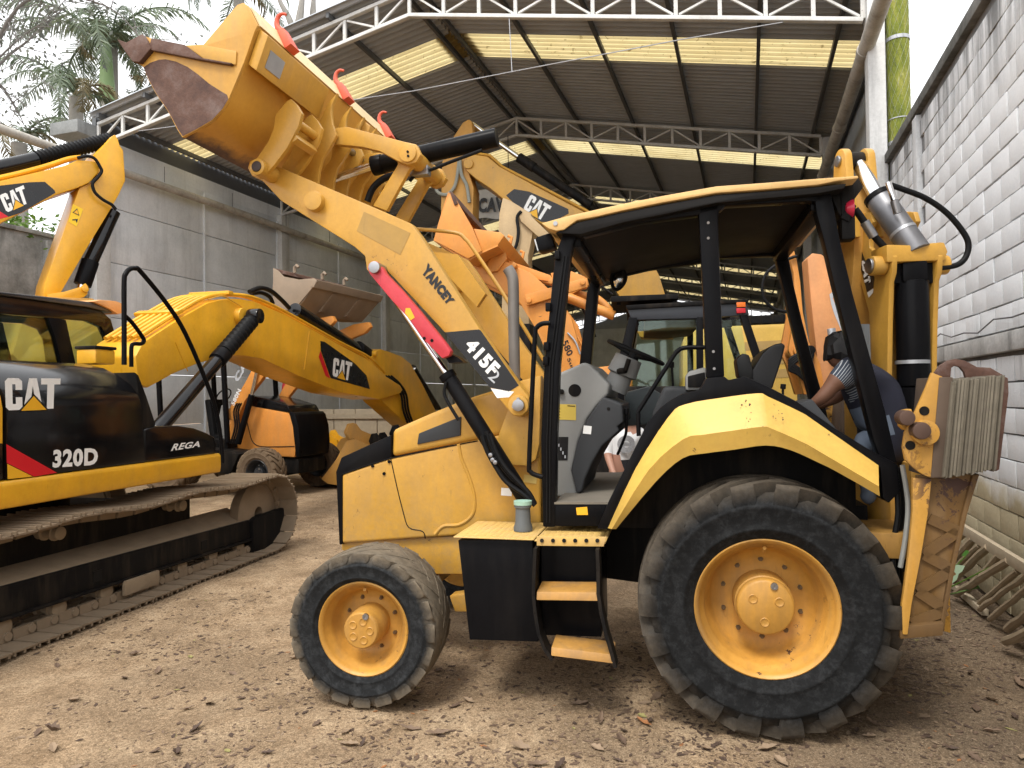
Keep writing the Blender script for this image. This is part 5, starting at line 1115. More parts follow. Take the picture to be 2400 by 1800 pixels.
# ================================================================== second excavator: only its boom and stick reach into view
LX = Frame(-6.40, 10.6, 50)
e2 = machine('excavator', 'yellow excavator whose bent boom and stick hang in front of the old stained wall', 'excavator', LX)
lv = lambda v: (lambda x, y: LX.v(x, y, v))
B2P = [(-330, 520), (-200, 465), (0, 424), (152, 388), (182, 375), (225, 378), (234, 392), (228, 408), (210, 428), (185, 439), (132, 457), (0, 524), (-200, 660), (-330, 760)]
b2 = MB().pv(LX.uz(-.26, B2P), -.26, .26).build('boom', YEL2, e2, bevel=.02)
S2P = [(248, 336), (263, 319), (270, 315), (277, 327), (281, 341), (289, 352), (294, 423), (279, 456), (261, 488), (202, 585), (144, 684), (130, 705), (100, 705), (106, 665), (162, 508), (186, 440), (226, 420), (230, 390), (222, 362)]
s2 = MB().pv(LX.uz(-.20, S2P), -.20, .20).build('stick', YEL2, e2, bevel=.015)
tubeL = lambda nm, pts, r, m, v, par, k=5, n=8: MB().tube(smooth_path([LX.v(x, y, v) for x, y in pts], k), r, n).build(nm, m, par)
tubeL('hose', [(182, 370), (205, 366), (222, 372), (234, 390), (238, 402), (228, 417), (217, 430), (222, 450), (240, 467), (262, 480), (272, 492)], .024, RUBBER, -.30, s2)
for i in range(2): tubeL('boom_pipe', [(-330, 505+i*6), (-200, 452+i*6), (0, 416+i*5), (100, 391+i*4), (160, 372+i*3), (190, 368)], .03, YEL2, -.15+.15*i, b2)
lf = lv(-.264)
decal('boom_decal', [(-40, 440), (0, 435), (70, 427), (105, 426), (128, 446), (130, 452), (50, 498), (20, 508), (-40, 470)], lf, DECK, b2); decal('boom_red_stripe', [(-40, 470), (20, 508), (0, 513), (-40, 500)], lf, DRED, b2)
brand([(16, 498), (68, 475), (55, 434), (-2, 458)], lv(-.268), lv(-.271), lv(-.274), b2)
decal('warning_label', [(160, 519), (171, 478), (195, 490), (180, 531)], lv(-.204), plain('label_yellow2', (.85, .55, .02), .5, 0, .05, bmp=0), s2)
decal('label_mark', [(170, 498), (181, 488), (186, 506)], lv(-.207), DECK, s2); decal('label_mark_inner', [(173, 498), (181, 491), (184, 503)], lv(-.210), DYEL, s2)
decal('label_mark', [(169, 514), (183, 513), (180, 523), (177, 516), (170, 517)], lv(-.207), DECK, s2)
A, B3, C3 = LX.v(-120, 420, 0), LX.v(88, 372, 0), LX.v(262, 327, 0)
MB().cyl(A, B3, .10, n=24).build('stick_cylinder', BLKG, e2, bevel=.006); d_ = C3-B3
MB().tube([B3+d_*(i/60*.97) for i in range(61)], .1, 16, [.115 if i % 3 == 0 else .085 for i in range(61)]).build('rod_cover', RUBBER, e2, smooth=70)
A, B3 = LX.v(266, 495, -.05), LX.v(205, 630, -.05)
MB().cyl(A, B3, .10, n=24).build('bucket_cylinder', BLKG, e2, bevel=.006); MB().cyl(LX.v(212, 612, -.05), LX.v(193, 668, -.05), .12, n=24).build('bucket_gland', BLK, e2, bevel=.006)
MB().cyl(LX.v(196, 655, -.05), LX.v(186, 690, -.05), .06, n=18).build('bucket_rod', CHROME, e2)
MB().pv(LX.uz(-.22, [(110, 690), (150, 684), (190, 672), (200, 664), (206, 672), (204, 690), (196, 697), (150, 706), (112, 712)]), -.24, -.18).build('bucket_link', YEL2, e2, bevel=.01)
q = LX.v(199, 678, -.24); MB().cyl((q.x, -.27, q.z), (q.x, .2, q.z), .045, n=18).build('link_pin', YEL2, e2, bevel=.006)
zb_ = LX.v(120, 705, -.2); MB().pv([(zb_.x-.35, zb_.z), (zb_.x+.45, zb_.z+.05), (zb_.x+.75, zb_.z-.5), (zb_.x+.55, zb_.z-1.2), (zb_.x-.1, zb_.z-1.35), (zb_.x-.55, zb_.z-.8)], -.5, .5).build('bucket', YEL3, e2, bevel=.02)
# its body stands outside the frame
for src in [o for o in ex.children if o.name.split('.')[0] in ('deck_skirt', 'engine_hood', 'counterweight', 'track_frame', 'car_body', 'slew_ring', 'engine_bay')]:
    copy_tree(src, e2, (-6.2, 0, 0))
# ================================================================== orange backhoe loader beyond the excavator
def shell_strip(P, v0, v1, th):
    """thin bent plate: polyline P of (u,z) swept from v0 to v1, thickness th"""
    Q = []
    for i, p in enumerate(P):
        a = Vector(P[max(i-1, 0)]); b_ = Vector(P[min(i+1, len(P)-1)]); t_ = (b_-a).normalized(); Q.append((p[0]-t_.y*th, p[1]+t_.x*th))
    return MB().pv(list(P)+Q[::-1], v0, v1)
NF = Frame(-6.11, 14.04, -21)
cs = machine('backhoe_loader', 'orange backhoe loader marked CASE 580N standing behind the black and yellow excavator', 'backhoe loader', NF)
nv = lambda v: (lambda x, y: NF.v(x, y, v))
nb = -.45
MB().pv(NF.uz(nb, [(536, 1045), (538, 960), (560, 945), (592, 953), (674, 968), (680, 975), (690, 1005), (694, 1040), (690, 1072), (600, 1066), (560, 1060)]), nb, -nb).build('hood', ORG, cs, bevel=.025)
MB().pv(NF.uz(nb, [(556, 946), (566, 928), (590, 928), (632, 937), (672, 950), (682, 968), (592, 954)]), nb+.02, -nb-.02).build('hood_top', BLKG, cs, bevel=.03)
MB().pv(NF.uz(nb, [(677, 967), (686, 966), (692, 972), (700, 1000), (703, 1040), (700, 1070), (694, 1074), (690, 1040), (686, 1000)]), nb-.005, -nb+.005).build('grille', BLK, cs, bevel=.02)
MB().pv(NF.uz(-.40, [(560, 1062), (690, 1072), (700, 1080), (700, 1110), (560, 1110), (480, 1100), (480, 1050), (540, 1045)]), -.4, .4).build('chassis', BLKD, cs, bevel=.02)
MB().pv(NF.uz(-.95, [(440, 1045), (540, 1058), (560, 1064), (540, 1112), (440, 1105)]), -.95, -.45).build('side_tank', BLKD, cs, bevel=.03)
nv_ = MB().tube(smooth_path([NF.v(x, y, nb-.004) for x, y in ((578, 985), (584, 1010), (592, 1035), (610, 1046), (650, 1047), (690, 1046))], 4), .008, 6).build('hood_seam', RUBBER, cs)
NRIM = plain('black_rim', (.02, .022, .025), .45)
make_wheel(cs, (2.1, -.85, .44), .45, .30, .225, 18, .03, .10, .10, -.03, 8, .14, TYREM, NRIM, outward=-1, nutmat=GALV, slant=.5, rdown=.06)
make_wheel(cs, (2.1, .85, .44), .45, .30, .225, 18, .03, .10, .10, -.03, 8, .14, TYREM, NRIM, outward=1, detail=False, slant=.5, rdown=.06)
make_wheel(cs, (0, -.85, .62), .62, .42, .33, 20, .04, .08, .13, -.03, 8, .18, TYREM, NRIM, outward=-1, detail=False); make_wheel(cs, (0, .85, .62), .62, .42, .33, 20, .04, .08, .13, -.03, 8, .18, TYREM, NRIM, detail=False)
MB().cyl((2.1, -.7, .4), (2.1, .7, .4), .08).build('front_axle', BLKD, cs); MB().cyl((0, -.7, .62), (0, .7, .62), .12).build('rear_axle', BLKD, cs)
NARM = [(532, 985), (535, 960), (547, 942), (575, 895), (599, 850), (632, 800), (660, 782), (742, 746), (778, 740), (784, 752), (770, 768), (672, 812), (648, 835), (612, 890), (573, 940), (556, 985)]
for v0 in (-.62, .52): MB().pv(NF.uz(-.62, NARM), v0, v0+.10).build('loader_arm', ORG, cs, bevel=.015)
lettering('brand_lettering', 'CAS', [(558, 895), (592, 838), (578, 832), (546, 888)], nv(-.625), PALE, cs, .05, .1)
lettering('model_lettering', '580N', [(548, 952), (566, 915), (557, 910), (541, 946)], nv(-.625), WHITE, cs, .03)
MB().cyl(NF.v(558, 1040, -.66), NF.v(590, 925, -.66), .055, n=18).build('lift_cylinder', BLK, cs, bevel=.005); MB().cyl(NF.v(590, 925, -.66), NF.v(604, 862, -.66), .03, n=14).build('lift_rod', CHROME, cs)
MB().pv(NF.uz(.62, [(668, 880), (684, 884), (676, 925), (662, 922)]), .58, .66).build('safety_strut', RED, cs); MB().cyl(NF.v(668, 922, .6), NF.v(658, 950, .6), .05, n=14).build('lift_cylinder', BLK, cs)
for i in range(3): MB().tube(smooth_path([NF.v(x+i*5, y, -.70) for x, y in ((556, 945), (548, 965), (551, 1000), (540, 1040))], 4), .016, 6).build('hose', RUBBER, cs)
MB().pv(NF.uz(-.25, [(515, 985), (522, 950), (540, 940), (546, 960), (540, 1030), (516, 1030)]), -.3, .25).build('console', GRY, cs, bevel=.03)
q = NF.v(524, 928, -.1); MB().tube([q+Vector((.17*math.cos(k*.349)*.55, .17*math.sin(k*.349), .17*math.cos(k*.349)*.8)) for k in range(18)], .014, 6, close=True).build('steering_wheel', RUBBER, cs)
MB().pv([(.35, .9), (1.0, .9), (1.0, 1.05), (.45, 1.05), (.35, 1.75), (.2, 1.75)], -.25, .25).build('seat', RUBBER, cs, bevel=.04)
MB().pv([(-.35, .85), (1.2, .85), (1.2, 1.0), (-.35, 1.0)], -.7, .7).build('cab_floor', BLKD, cs)
for u_, v_ in ((1.2, .7), (1.2, -.7), (-.4, .7), (-.4, -.7)): MB().cyl((u_, v_, .95), (u_-.1, v_, 2.6), .05, n=10).build('canopy_post', BLK, cs)
MB().box((.38, 0, 2.62), (2.0, 1.7, .10)).build('canopy_roof', ORG, cs, bevel=.03)
# its muddy bucket
DIRTB = plain('dried_mud_bucket', (.26, .20, .145), .9, 0, .3, sc=4, bmp=.5)
fbk = NF.uz(-1.05, [(640, 628), (650, 633), (664, 648), (700, 655), (735, 652), (744, 660), (688, 727), (640, 727)])
nbk = MB().pv(fbk, -1.05, -1.02).build('bucket', DIRTB, cs, bevel=.006); MB().pv(fbk, 1.02, 1.05).build('side_plate', DIRTB, nbk, bevel=.006)
shell_strip(NF.uz(-1.05, [(742, 655), (735, 664), (710, 700), (688, 726), (640, 727), (638, 680), (642, 630)]), -1.02, 1.02, .02).build('shell', DIRTB, nbk)
MB().pv(NF.uz(-1.05, [(736, 654), (744, 656), (736, 674), (728, 672)]), -1.06, 1.06).build('cutting_edge', DIRTB, nbk, bevel=.006)
MB().pv(NF.uz(-1.05, [(642, 628), (660, 634), (664, 642), (644, 640)]), -1.0, 1.0).build('top_beam', RUST, nbk, bevel=.006)
for v_ in (-.7, .1, .8):
    a = NF.v(660, 632, -1.05); MB().tube([(a.x, v_, a.z), (a.x, v_, a.z+.10), (a.x+.04, v_, a.z+.13), (a.x+.08, v_, a.z+.09)], .03, 8).build('lifting_hook', DIRTB, nbk)
for v_ in (-.45, .35): MB().pv(NF.uz(-1.05, [(725, 676), (731, 678), (700, 722), (690, 724)]), v_, v_+.12).build('wear_strap', DIRTB, nbk)

# ================================================================== second orange backhoe loader, parked behind the yellow one
C2 = Frame(2.95, 9.25, 170)
c2 = machine('backhoe_loader', 'weathered orange backhoe loader with a black cab marked 580 Super parked behind the yellow one', 'backhoe loader', C2)
cv_ = lambda v: (lambda x, y: C2.v(x, y, v))
AR2 = [(1096, 610), (1120, 588), (1180, 610), (1245, 640), (1300, 690), (1338, 742), (1352, 790), (1372, 880), (1366, 930), (1320, 930), (1300, 870), (1258, 775), (1215, 705), (1140, 665), (1100, 645)]
for v0 in (.50, -.60): MB().pv(C2.uz(.60, AR2), v0, v0+.10).build('loader_arm', ORG, c2, bevel=.015)
MB().pv(C2.uz(.62, [(1232, 692), (1236, 718), (1378, 674), (1376, 656), (1366, 654)]), .62, .68).build('tilt_link', ORG, c2, bevel=.01)
MB().pv(C2.uz(.50, [(1190, 610), (1290, 645), (1300, 662), (1230, 650), (1200, 632)]), .40, .5).build('tilt_lever', ORG, c2, bevel=.01)
MB().cyl(C2.v(1320, 693, .35), C2.v(1440, 740, .35), .065, n=20).build('tilt_cylinder', ORG, c2, bevel=.006); MB().cyl(C2.v(1212, 658, .35), C2.v(1322, 694, .35), .035, n=16).build('tilt_rod', CHROME, c2)
lettering('model_lettering', '580', [(1316, 803), (1330, 836), (1344, 828), (1330, 795)], cv_(.605), DECK, c2, .02); lettering('model_lettering', 'Super', [(1326, 842), (1350, 892), (1358, 886), (1336, 838)], cv_(.605), DECK, c2, .02)
for i in range(2): MB().tube(smooth_path([C2.v(x+i*8, y, .45) for x, y in ((1320, 765), (1345, 790), (1358, 815), (1375, 850))], 3), .016, 6).build('hose', ORG, c2)
EP = C2.uz(1.1, [(1016, 563), (1028, 520), (1054, 452), (1060, 452), (1082, 490), (1107, 533), (1129, 588), (1097, 606)])
bk2 = MB().pv(EP, 1.075, 1.1).build('bucket', ORG, c2, bevel=.004); MB().pv(EP, -1.1, -1.075).build('side_plate', ORG, bk2, bevel=.004)
shell_strip(C2.uz(1.1, [(1052, 450), (1030, 520), (1018, 562), (1060, 588), (1097, 606), (1129, 588), (1165, 572)]), -1.07, 1.07, .02).build('shell', ORG, bk2)
MB().pv(C2.uz(1.1, [(1054, 448), (1062, 452), (1074, 478), (1066, 482)]), -1.09, 1.12).build('cutting_edge', RUST, bk2, bevel=.004)
MB().pv(C2.uz(1.1, [(1108, 534), (1172, 543), (1181, 551), (1166, 573), (1128, 589)]), -1.08, 1.07).build('back_beam', ORG, bk2, bevel=.015)
for v_ in (.6, 0, -.6): MB().pv(C2.uz(1.1, [(1130, 588), (1168, 573), (1172, 590), (1150, 620), (1120, 625)]), v_, v_+.05).build('bucket_ear', ORG, bk2, bevel=.006)
for v_ in (.5, -.5): q = C2.v(1176, 548, 1.1); MB().tube([(q.x, v_, q.z), (q.x-.02, v_, q.z+.09), (q.x+.03, v_, q.z+.11)], .022, 8).build('lifting_hook', ORG, bk2)
# hood, wheels, cab
MB().pv(C2.uz(.45, [(1260, 1010), (1270, 900), (1330, 870), (1480, 850), (1490, 1010)]), -.45, .45).build('hood', ORG, c2, bevel=.03)
MB().box((1.0, 0, .75), (3.2, .8, .5)).build('chassis', BLKD, c2, bevel=.02)
for sg in (1, -1):
    make_wheel(c2, (0, sg*.85, .66), .66, .45, .335, 20, .045, .07, .13, -.03, 8, .2, TYREM, ORG, outward=sg, detail=False); make_wheel(c2, (2.1, sg*.85, .40), .40, .30, .21, 18, .03, .1, .1, -.03, 8, .14, TYREM, ORG, outward=sg, detail=False, rdown=.06)
cz = .80
def cpost(nm, pts, mat=BLK): MB().pv(C2.uz(cz, pts), cz-.08, cz).build(nm, mat, c2, bevel=.012); MB().pv(C2.uz(cz, pts), -cz, -cz+.08).build(nm, mat, c2, bevel=.012)
cpost('cab_front_post', [(1474, 742), (1496, 742), (1478, 830), (1468, 960), (1446, 960), (1452, 830)])
cpost('cab_middle_post', [(1632, 740), (1648, 740), (1650, 960), (1634, 960)])
cpost('cab_rear_post', [(1734, 738), (1752, 736), (1790, 850), (1806, 960), (1786, 960), (1770, 850)])
cpost('cab_header', [(1470, 724), (1640, 714), (1750, 708), (1756, 738), (1640, 746), (1480, 750)], plain('blue_black_header', (.03, .033, .040), .4))
MB().pv(C2.uz(cz, [(1466, 716), (1640, 706), (1756, 701), (1752, 710), (1640, 716), (1470, 726)]), -cz-.03, cz+.03).build('cab_roof', BLKD, c2, bevel=.012)
MB().pv(C2.uz(.6, [(1432, 694), (1590, 688), (1590, 700), (1432, 708)]), -.7, .6).build('roof_rack', BLKD, c2, bevel=.008)
for x in (1450, 1580): MB().box(C2.v(x, 706, .5), (.05, .05, .10)).build('rack_leg', BLKD, c2)
MB().pv(C2.uz(cz, [(1440, 905), (1800, 905), (1830, 1010), (1440, 1010)]), -cz+.01, cz-.01).build('cab_lower', BLKD, c2, bevel=.02)
for x0, x1 in ((1498, 1632), (1650, 1736)): MB().pv(C2.uz(cz, [(x0, 752), (x1, 748), (x1+(28 if x1 > 1700 else 2), 905), (x0-18 if x0 < 1500 else x0, 905)]), cz-.045, cz-.04).build('window_pane', GLASS, c2)
MB().pv(C2.uz(.3, [(1510, 752), (1630, 748), (1630, 775), (1560, 782), (1510, 780)]), -.6, .6).build('torn_headliner', plain('brown_liner', (.12, .075, .05), .9), c2, bevel=.02)
for y0, m_ in ((708, plain('amber_lens', (.7, .16, .02), .25, 0, .05, bmp=0)), (722, plain('red_lens2', (.5, .02, .03), .25, 0, .05, bmp=0))): MB().pv(C2.uz(cz+.03, [(1726, y0), (1747, y0), (1748, y0+11), (1727, y0+12)]), cz, cz+.03).build('tail_lamp', m_, c2, bevel=.004)
# tangle of linkage, hoses and fittings over its front end
for pts, v_, r_, m_ in ((((1150, 612), (1200, 628), (1260, 655), (1300, 668)), .30, .030, ORG), (((1165, 640), (1230, 655), (1290, 690)), .10, .045, ORG), (((1208, 640), (1235, 668), (1262, 672), (1300, 700), (1330, 742)), .42, .016, RUBBER), (((1215, 650), (1250, 690), (1280, 700), (1312, 750)), .38, .014, RUBBER), (((1300, 690), (1345, 700), (1372, 735), (1395, 790)), .30, .018, RUBBER), (((1310, 668), (1360, 690), (1400, 700), (1432, 730)), .05, .05, ORG), (((1395, 640), (1410, 670), (1436, 690)), -.1, .016, RUBBER), (((1330, 780), (1348, 800), (1360, 830)), .62, .012, GALV)):
    MB().tube(smooth_path([C2.v(x, y, v_) for x, y in pts], 4), r_, 10).build('hose' if m_ is RUBBER else 'linkage_rod', m_, c2)
MB().pv(C2.uz(.2, [(1290, 640), (1330, 632), (1376, 650), (1380, 668), (1340, 690), (1300, 672)]), .1, .2).build('linkage_plate', ORG, c2, bevel=.01)
for x, y in ((1205, 622), (1292, 660), (1366, 662), (1240, 704)): q = C2.v(x, y, .68); MB().cyl((q.x, .3, q.z), (q.x, .72, q.z), .035, n=16).build('linkage_pin', ORG, c2, bevel=.006)
# its backhoe
BO2 = [(1892, 606), (1904, 593), (1926, 596), (1942, 610), (1962, 690), (1990, 810), (1998, 930), (1925, 930), (1912, 810), (1900, 700)]
MB().pv(C2.uz(.16, BO2), -.16, .16).build('backhoe_boom', paint('pink_faded_orange', (.66, .30, .12), .5, .2, .06), c2, bevel=.015)
DI2 = [(1842, 576), (1850, 569), (1858, 574), (1868, 610), (1876, 660), (1882, 730), (1896, 800), (1922, 850), (1935, 920), (1885, 925), (1862, 850), (1848, 822), (1850, 806), (1864, 735), (1860, 640)]
MB().pv(C2.uz(.30, DI2), .2, .30).build('dipper_plate', ORG, c2, bevel=.015); MB().pv(C2.uz(.30, DI2), -.30, -.20).build('dipper_plate', ORG, c2, bevel=.015)
q = C2.v(1872, 822, .3); MB().cyl((q.x, -.36, q.z), (q.x, .36, q.z), .07, n=20).build('dipper_pin', ORG, c2, bevel=.01); MB().cyl((q.x-.12, -.2, q.z), (q.x-.12, .40, q.z), .06, n=18).build('pin_cap', BLKD, c2, bevel=.01)
decal('tribal_sticker', [(1944, 690), (1956, 680), (1952, 700), (1962, 725), (1976, 760), (1972, 775), (1955, 735), (1948, 712)], cv_(.165), PALE, c2)
ch = lambda pts, v, r=.02: MB().tube(smooth_path([C2.v(x, y, v) for x, y in pts], 5), r, 8).build('hose', RUBBER, c2)
ch([(1868, 600), (1835, 612), (1800, 636), (1787, 668), (1792, 702), (1815, 724), (1845, 731), (1866, 735)], .34)
for i in range(4): ch([(1870+i*6, 830), (1850, 845+i*6), (1870, 862+i*5), (1900, 880+i*8), (1915, 920)], .36)
ch([(1905, 828), (1900, 860), (1912, 900), (1908, 950)], .38, .024)
MB().cyl(C2.v(1948, 770, .3), C2.v(1956, 830, .3), .05, n=16).build('grey_fitting', GALV, c2, bevel=.006)

# ================================================================== excavator behind, its boom raised over the orange bucket
X1 = Frame(4.6, 13.2, 168)
x1 = machine('excavator', 'yellow excavator standing in the shed with its decorated boom raised over the orange bucket', 'excavator', X1)
xv = lambda v: (lambda x, y: X1.v(x, y, v))
XB = [(1090, 385), (1096, 368), (1108, 361), (1143, 367), (1172, 391), (1285, 452), (1364, 494), (1450, 545), (1520, 598), (1545, 645), (1562, 700), (1580, 790), (1500, 790), (1455, 700), (1418, 640), (1385, 605), (1267, 523), (1183, 469), (1147, 440), (1113, 417), (1094, 400)]
xb = MB().pv(X1.uz(.32, XB), -.32, .32).build('boom', YEL, x1, bevel=.02)
decal('boom_decal', [(1186, 458), (1205, 443), (1240, 449), (1300, 475), (1332, 490), (1333, 500), (1318, 508), (1300, 520), (1268, 520), (1210, 482)], xv(.325), DECK, xb)
brand([(1226, 490), (1272, 518), (1293, 484), (1244, 455)], xv(.33), xv(.335), xv(.34), xb)
XS = [(1084, 288), (1098, 279), (1106, 284), (1108, 320), (1107, 372), (1100, 410), (1110, 440), (1106, 620), (1035, 640), (1033, 486), (1036, 380), (1057, 329)]
xs = MB().pv(X1.uz(.24, XS), -.24, .24).build('stick', YEL3, x1, bevel=.02)
MB().cyl(X1.v(1222, 373, 0), X1.v(1385, 482, 0), .085, n=20).build('stick_cylinder', BLKD, x1, bevel=.006); MB().cyl(X1.v(1107, 291, 0), X1.v(1225, 375, 0), .05, n=16).build('stick_rod', CHROME, x1); MB().cyl(X1.v(1216, 369, 0), X1.v(1252, 393, 0), .10, n=20).build('stick_gland', BLKD, x1)
for i in range(2): MB().tube([X1.v(x, y+i*5, .28-.1*i) for x, y in ((1108, 358), (1148, 364), (1178, 391), (1290, 449), (1370, 491), (1450, 540))], .028, 8).build('boom_pipe', YEL, xb)
for pts in (((1076, 372), (1072, 410), (1064, 440), (1046, 456), (1026, 450), (1020, 430)), ((1078, 375), (1082, 410), (1094, 435), (1100, 475))): MB().tube(smooth_path([X1.v(x, y, .30) for x, y in pts], 5), .035, 8).build('hose', plain('pale_hose', (.26, .27, .23), .6), xs)
q = X1.v(1098, 384, .34); MB().cyl((q.x, -.36, q.z), (q.x, .36, q.z), .10, n=22).build('stick_pin', YEL, x1, bevel=.02)
hb_ = [(1600, 800), (1612, 768), (1850, 758), (1862, 770), (1870, 905), (1870, 1000), (1600, 1000)]
MB().pv(X1.uz(1.2, hb_), -1.2, 1.2).build('house', YELF, x1, bevel=.04)
MB().pv(X1.uz(1.15, [(1612, 768), (1640, 745), (1860, 735), (1866, 760)]), -1.1, 1.15).build('hood', BLKD, x1, bevel=.03)
for k in range(4): MB().pv(X1.uz(1.16, [(1760+k*26, 748-k), (1780+k*26, 747-k), (1781+k*26, 757-k), (1761+k*26, 758-k)]), 1.15, 1.165).build('hood_louvre', RUBBER, x1)
for y0 in (802, 838, 870): MB().pv(X1.uz(1.205, [(1745, y0), (1850, y0-6), (1852, y0+14), (1746, y0+20)]), 1.2, 1.206).build('side_vent', paint('dull_vent%d' % y0, (.42, .27, .09), .6, .3, 0), x1)
for src in [o for o in ex.children if o.name.split('.')[0] in ('track_frame', 'car_body', 'slew_ring')]: copy_tree(src, x1, (-.4, 0, 0))
# tan stick of one more machine
TA = Frame(*X1.at(2.2, 1.6).xy, 168)
ta = thing('parked_machine_stick', 'dusty tan excavator stick and bucket link upright between the orange bucket and the raised boom', 'machine stick', TA.o, TA.yaw)
TAN = paint('dusty_tan_paint', (.42, .30, .16), .6, .4, .05)
tp_ = MB().pv(TA.uz(.2, [(1178, 463), (1196, 470), (1245, 500), (1250, 540), (1238, 600), (1240, 760), (1175, 760), (1178, 600), (1168, 540), (1170, 500)]), -.2, .2).build('stick', TAN, ta, bevel=.02)
z1 = TA.v(1207, 760, .2); MB().box((z1.x, 0, z1.z/2), (.55, .5, z1.z)).build('stand', BLKD, ta, bevel=.02)
MB().tube(smooth_path([TA.v(x, y, .26) for x, y in ((1222, 495), (1212, 510), (1215, 545), (1208, 580), (1190, 600))], 5), .03, 8).build('hose', RUBBER, ta)
MB().pv(TA.uz(.22, [(1216, 500), (1228, 494), (1240, 502), (1300, 560), (1290, 580), (1250, 545), (1222, 520)]), .2, .26).build('link', TAN, ta, bevel=.01)
# banner hung in the shed
bn = thing('banner', 'white cloth banner with black capital letters hung behind the raised boom', 'banner', (0, 0, 0))
bq = lambda x, y: (lambda q: S.at(q.x, q.y, q.z))(S.u(x, y, 16.7))
BNM = plain('banner_cloth', (.55, .55, .53), .85, 0, .15)
rows = []
for j in range(7): rows.append([bq(1098+i*8+1.5*math.sin(j), 446+j*11+2*math.sin(i*.9)) + Vector((0, .03*math.sin(i*1.3+j), 0)) for i in range(13)])
MB().grid(rows).build('cloth', BNM, bn, smooth=180)
lettering('lettering', 'CAV', [(1122, 500), (1184, 498), (1184, 462), (1124, 466)], lambda x, y: bq(x, y)-Vector((.02, .06, 0)), DECK, bn, .05)
for x in (1100, 1192): a = bq(x, 446); MB().tube([a, Vector((a.x, a.y, 8.3))], .01, 5).build('cord', RUBBER, bn)
# ================================================================== loose digging buckets on the ground
def dig_bucket(loc, rz, sc, mat, label, teeth=True):
    r = thing('digging_bucket', label, 'bucket', loc, rz, None); r.scale = (sc,)*3
    pr = [(.0, .95), (-.45, .75), (-.62, .35), (-.45, .05), (0, 0), (.5, .1), (.62, .2)]
    pl_ = pr+[(.35, .55), (.15, .9)]
    MB().pv(pl_, -.5, -.47).build('side_plate', mat, r, bevel=.006); MB().pv(pl_, .47, .5).build('side_plate', mat, r, bevel=.006)
    shell_strip(pr, -.47, .47, .03).build('shell', mat, r)
    for v_ in (-.2, .16): MB().pv([(-.25, .8), (.05, .9), (.12, 1.05), (.05, 1.22), (-.08, 1.24), (-.18, 1.1), (-.4, 1.0), (-.42, .75)], v_, v_+.05).build('ear', mat, r, bevel=.01)
    if teeth:
        for k in range(5): MB().pv([(.58, .14), (.80, .26), (.60, .26)], -.46+k*.215, -.40+k*.215).build('tooth', RUST, r)
    return r
def gp(x, y, Y):
    d = ray(x, y); t_ = Y/d.y; return Vector((d.x*t_, Y, 0))
dig_bucket(gp(822, 1000, 14.2), rad(200), 1.0, YEL3, 'large dull yellow digging bucket with two pierced ears standing on the ground', False)
dig_bucket(gp(770, 1000, 15.4), rad(160), .85, YEL2, 'bright yellow digging bucket beside the grille of the orange loader')
dig_bucket(gp(815, 1030, 15.2), rad(215), .7, BLKD, 'black digging bucket with a row of teeth in front of the yellow ones')
dig_bucket(gp(885, 1000, 14.0), rad(160), .85, BLKD, 'tall black digging bucket close behind the yellow hood nose')
dig_bucket(gp(925, 1000, 14.6), rad(190), .95, BLK, 'glossy black digging bucket at the end of the row of loose buckets')
pt = thing('pallet_wall', 'pale plywood crate standing against the far wall behind the loose buckets', 'crate', gp(860, 1000, 17.2), rad(-18))
for k in range(5): MB().box((-1.2+k*.6, 0, .75), (.58, .08, 1.45)).build('panel', PLK, pt, bevel=.01)
for z_ in (.15, 1.3): MB().box((0, -.06, z_), (3.0, .05, .12)).build('batten', PLK, pt)
MB().box((0, .5, .72), (2.98, .9, 1.4)).build('box', PLK, pt)
# ================================================================== trees behind the shed
def leaf_mat(name, lo, hi, trans=.35):
    m, t, b = newmat(name); t.nodes.remove(b); g = _n(t, 'ShaderNodeNewGeometry'); col = mix(t, g.outputs['Random Per Island'], lo, hi)
    df = _n(t, 'ShaderNodeBsdfDiffuse'); tl_ = _n(t, 'ShaderNodeBsdfTranslucent'); gl_ = _n(t, 'ShaderNodeBsdfGlossy'); gl_.inputs['Roughness'].default_value = .4; gl_.inputs[0].default_value = (.5, .5, .5, 1)
    m1 = _n(t, 'ShaderNodeMixShader'); m1.inputs[0].default_value = trans; m2 = _n(t, 'ShaderNodeMixShader'); m2.inputs[0].default_value = .07
    t.links.new(col, df.inputs[0]); t.links.new(col, tl_.inputs[0]); t.links.new(df.outputs[0], m1.inputs[1]); t.links.new(tl_.outputs[0], m1.inputs[2]); t.links.new(m1.outputs[0], m2.inputs[1]); t.links.new(gl_.outputs[0], m2.inputs[2]); t.links.new(m2.outputs[0], t.nodes['Material Output'].inputs[0]); return m
PALMG = leaf_mat('palm_leaf', (.09, .125, .08), (.19, .235, .15)); PALMD = leaf_mat('dry_palm_leaf', (.12, .10, .05), (.22, .18, .09)); TREEG = leaf_mat('tree_leaf', (.09, .10, .085), (.20, .21, .17)); BUSHG = leaf_mat('bush_leaf', (.07, .15, .02), (.16, .27, .05))
BARK = plain('grey_bark', (.26, .245, .22), .9, 0, .35, sc=5, bmp=.6); BARKD = plain('dark_bark', (.16, .15, .14), .9, 0, .35, sc=6, bmp=.6); SHAFT = plain('green_crownshaft', (.16, .24, .10), .5, 0, .2, sc=3)
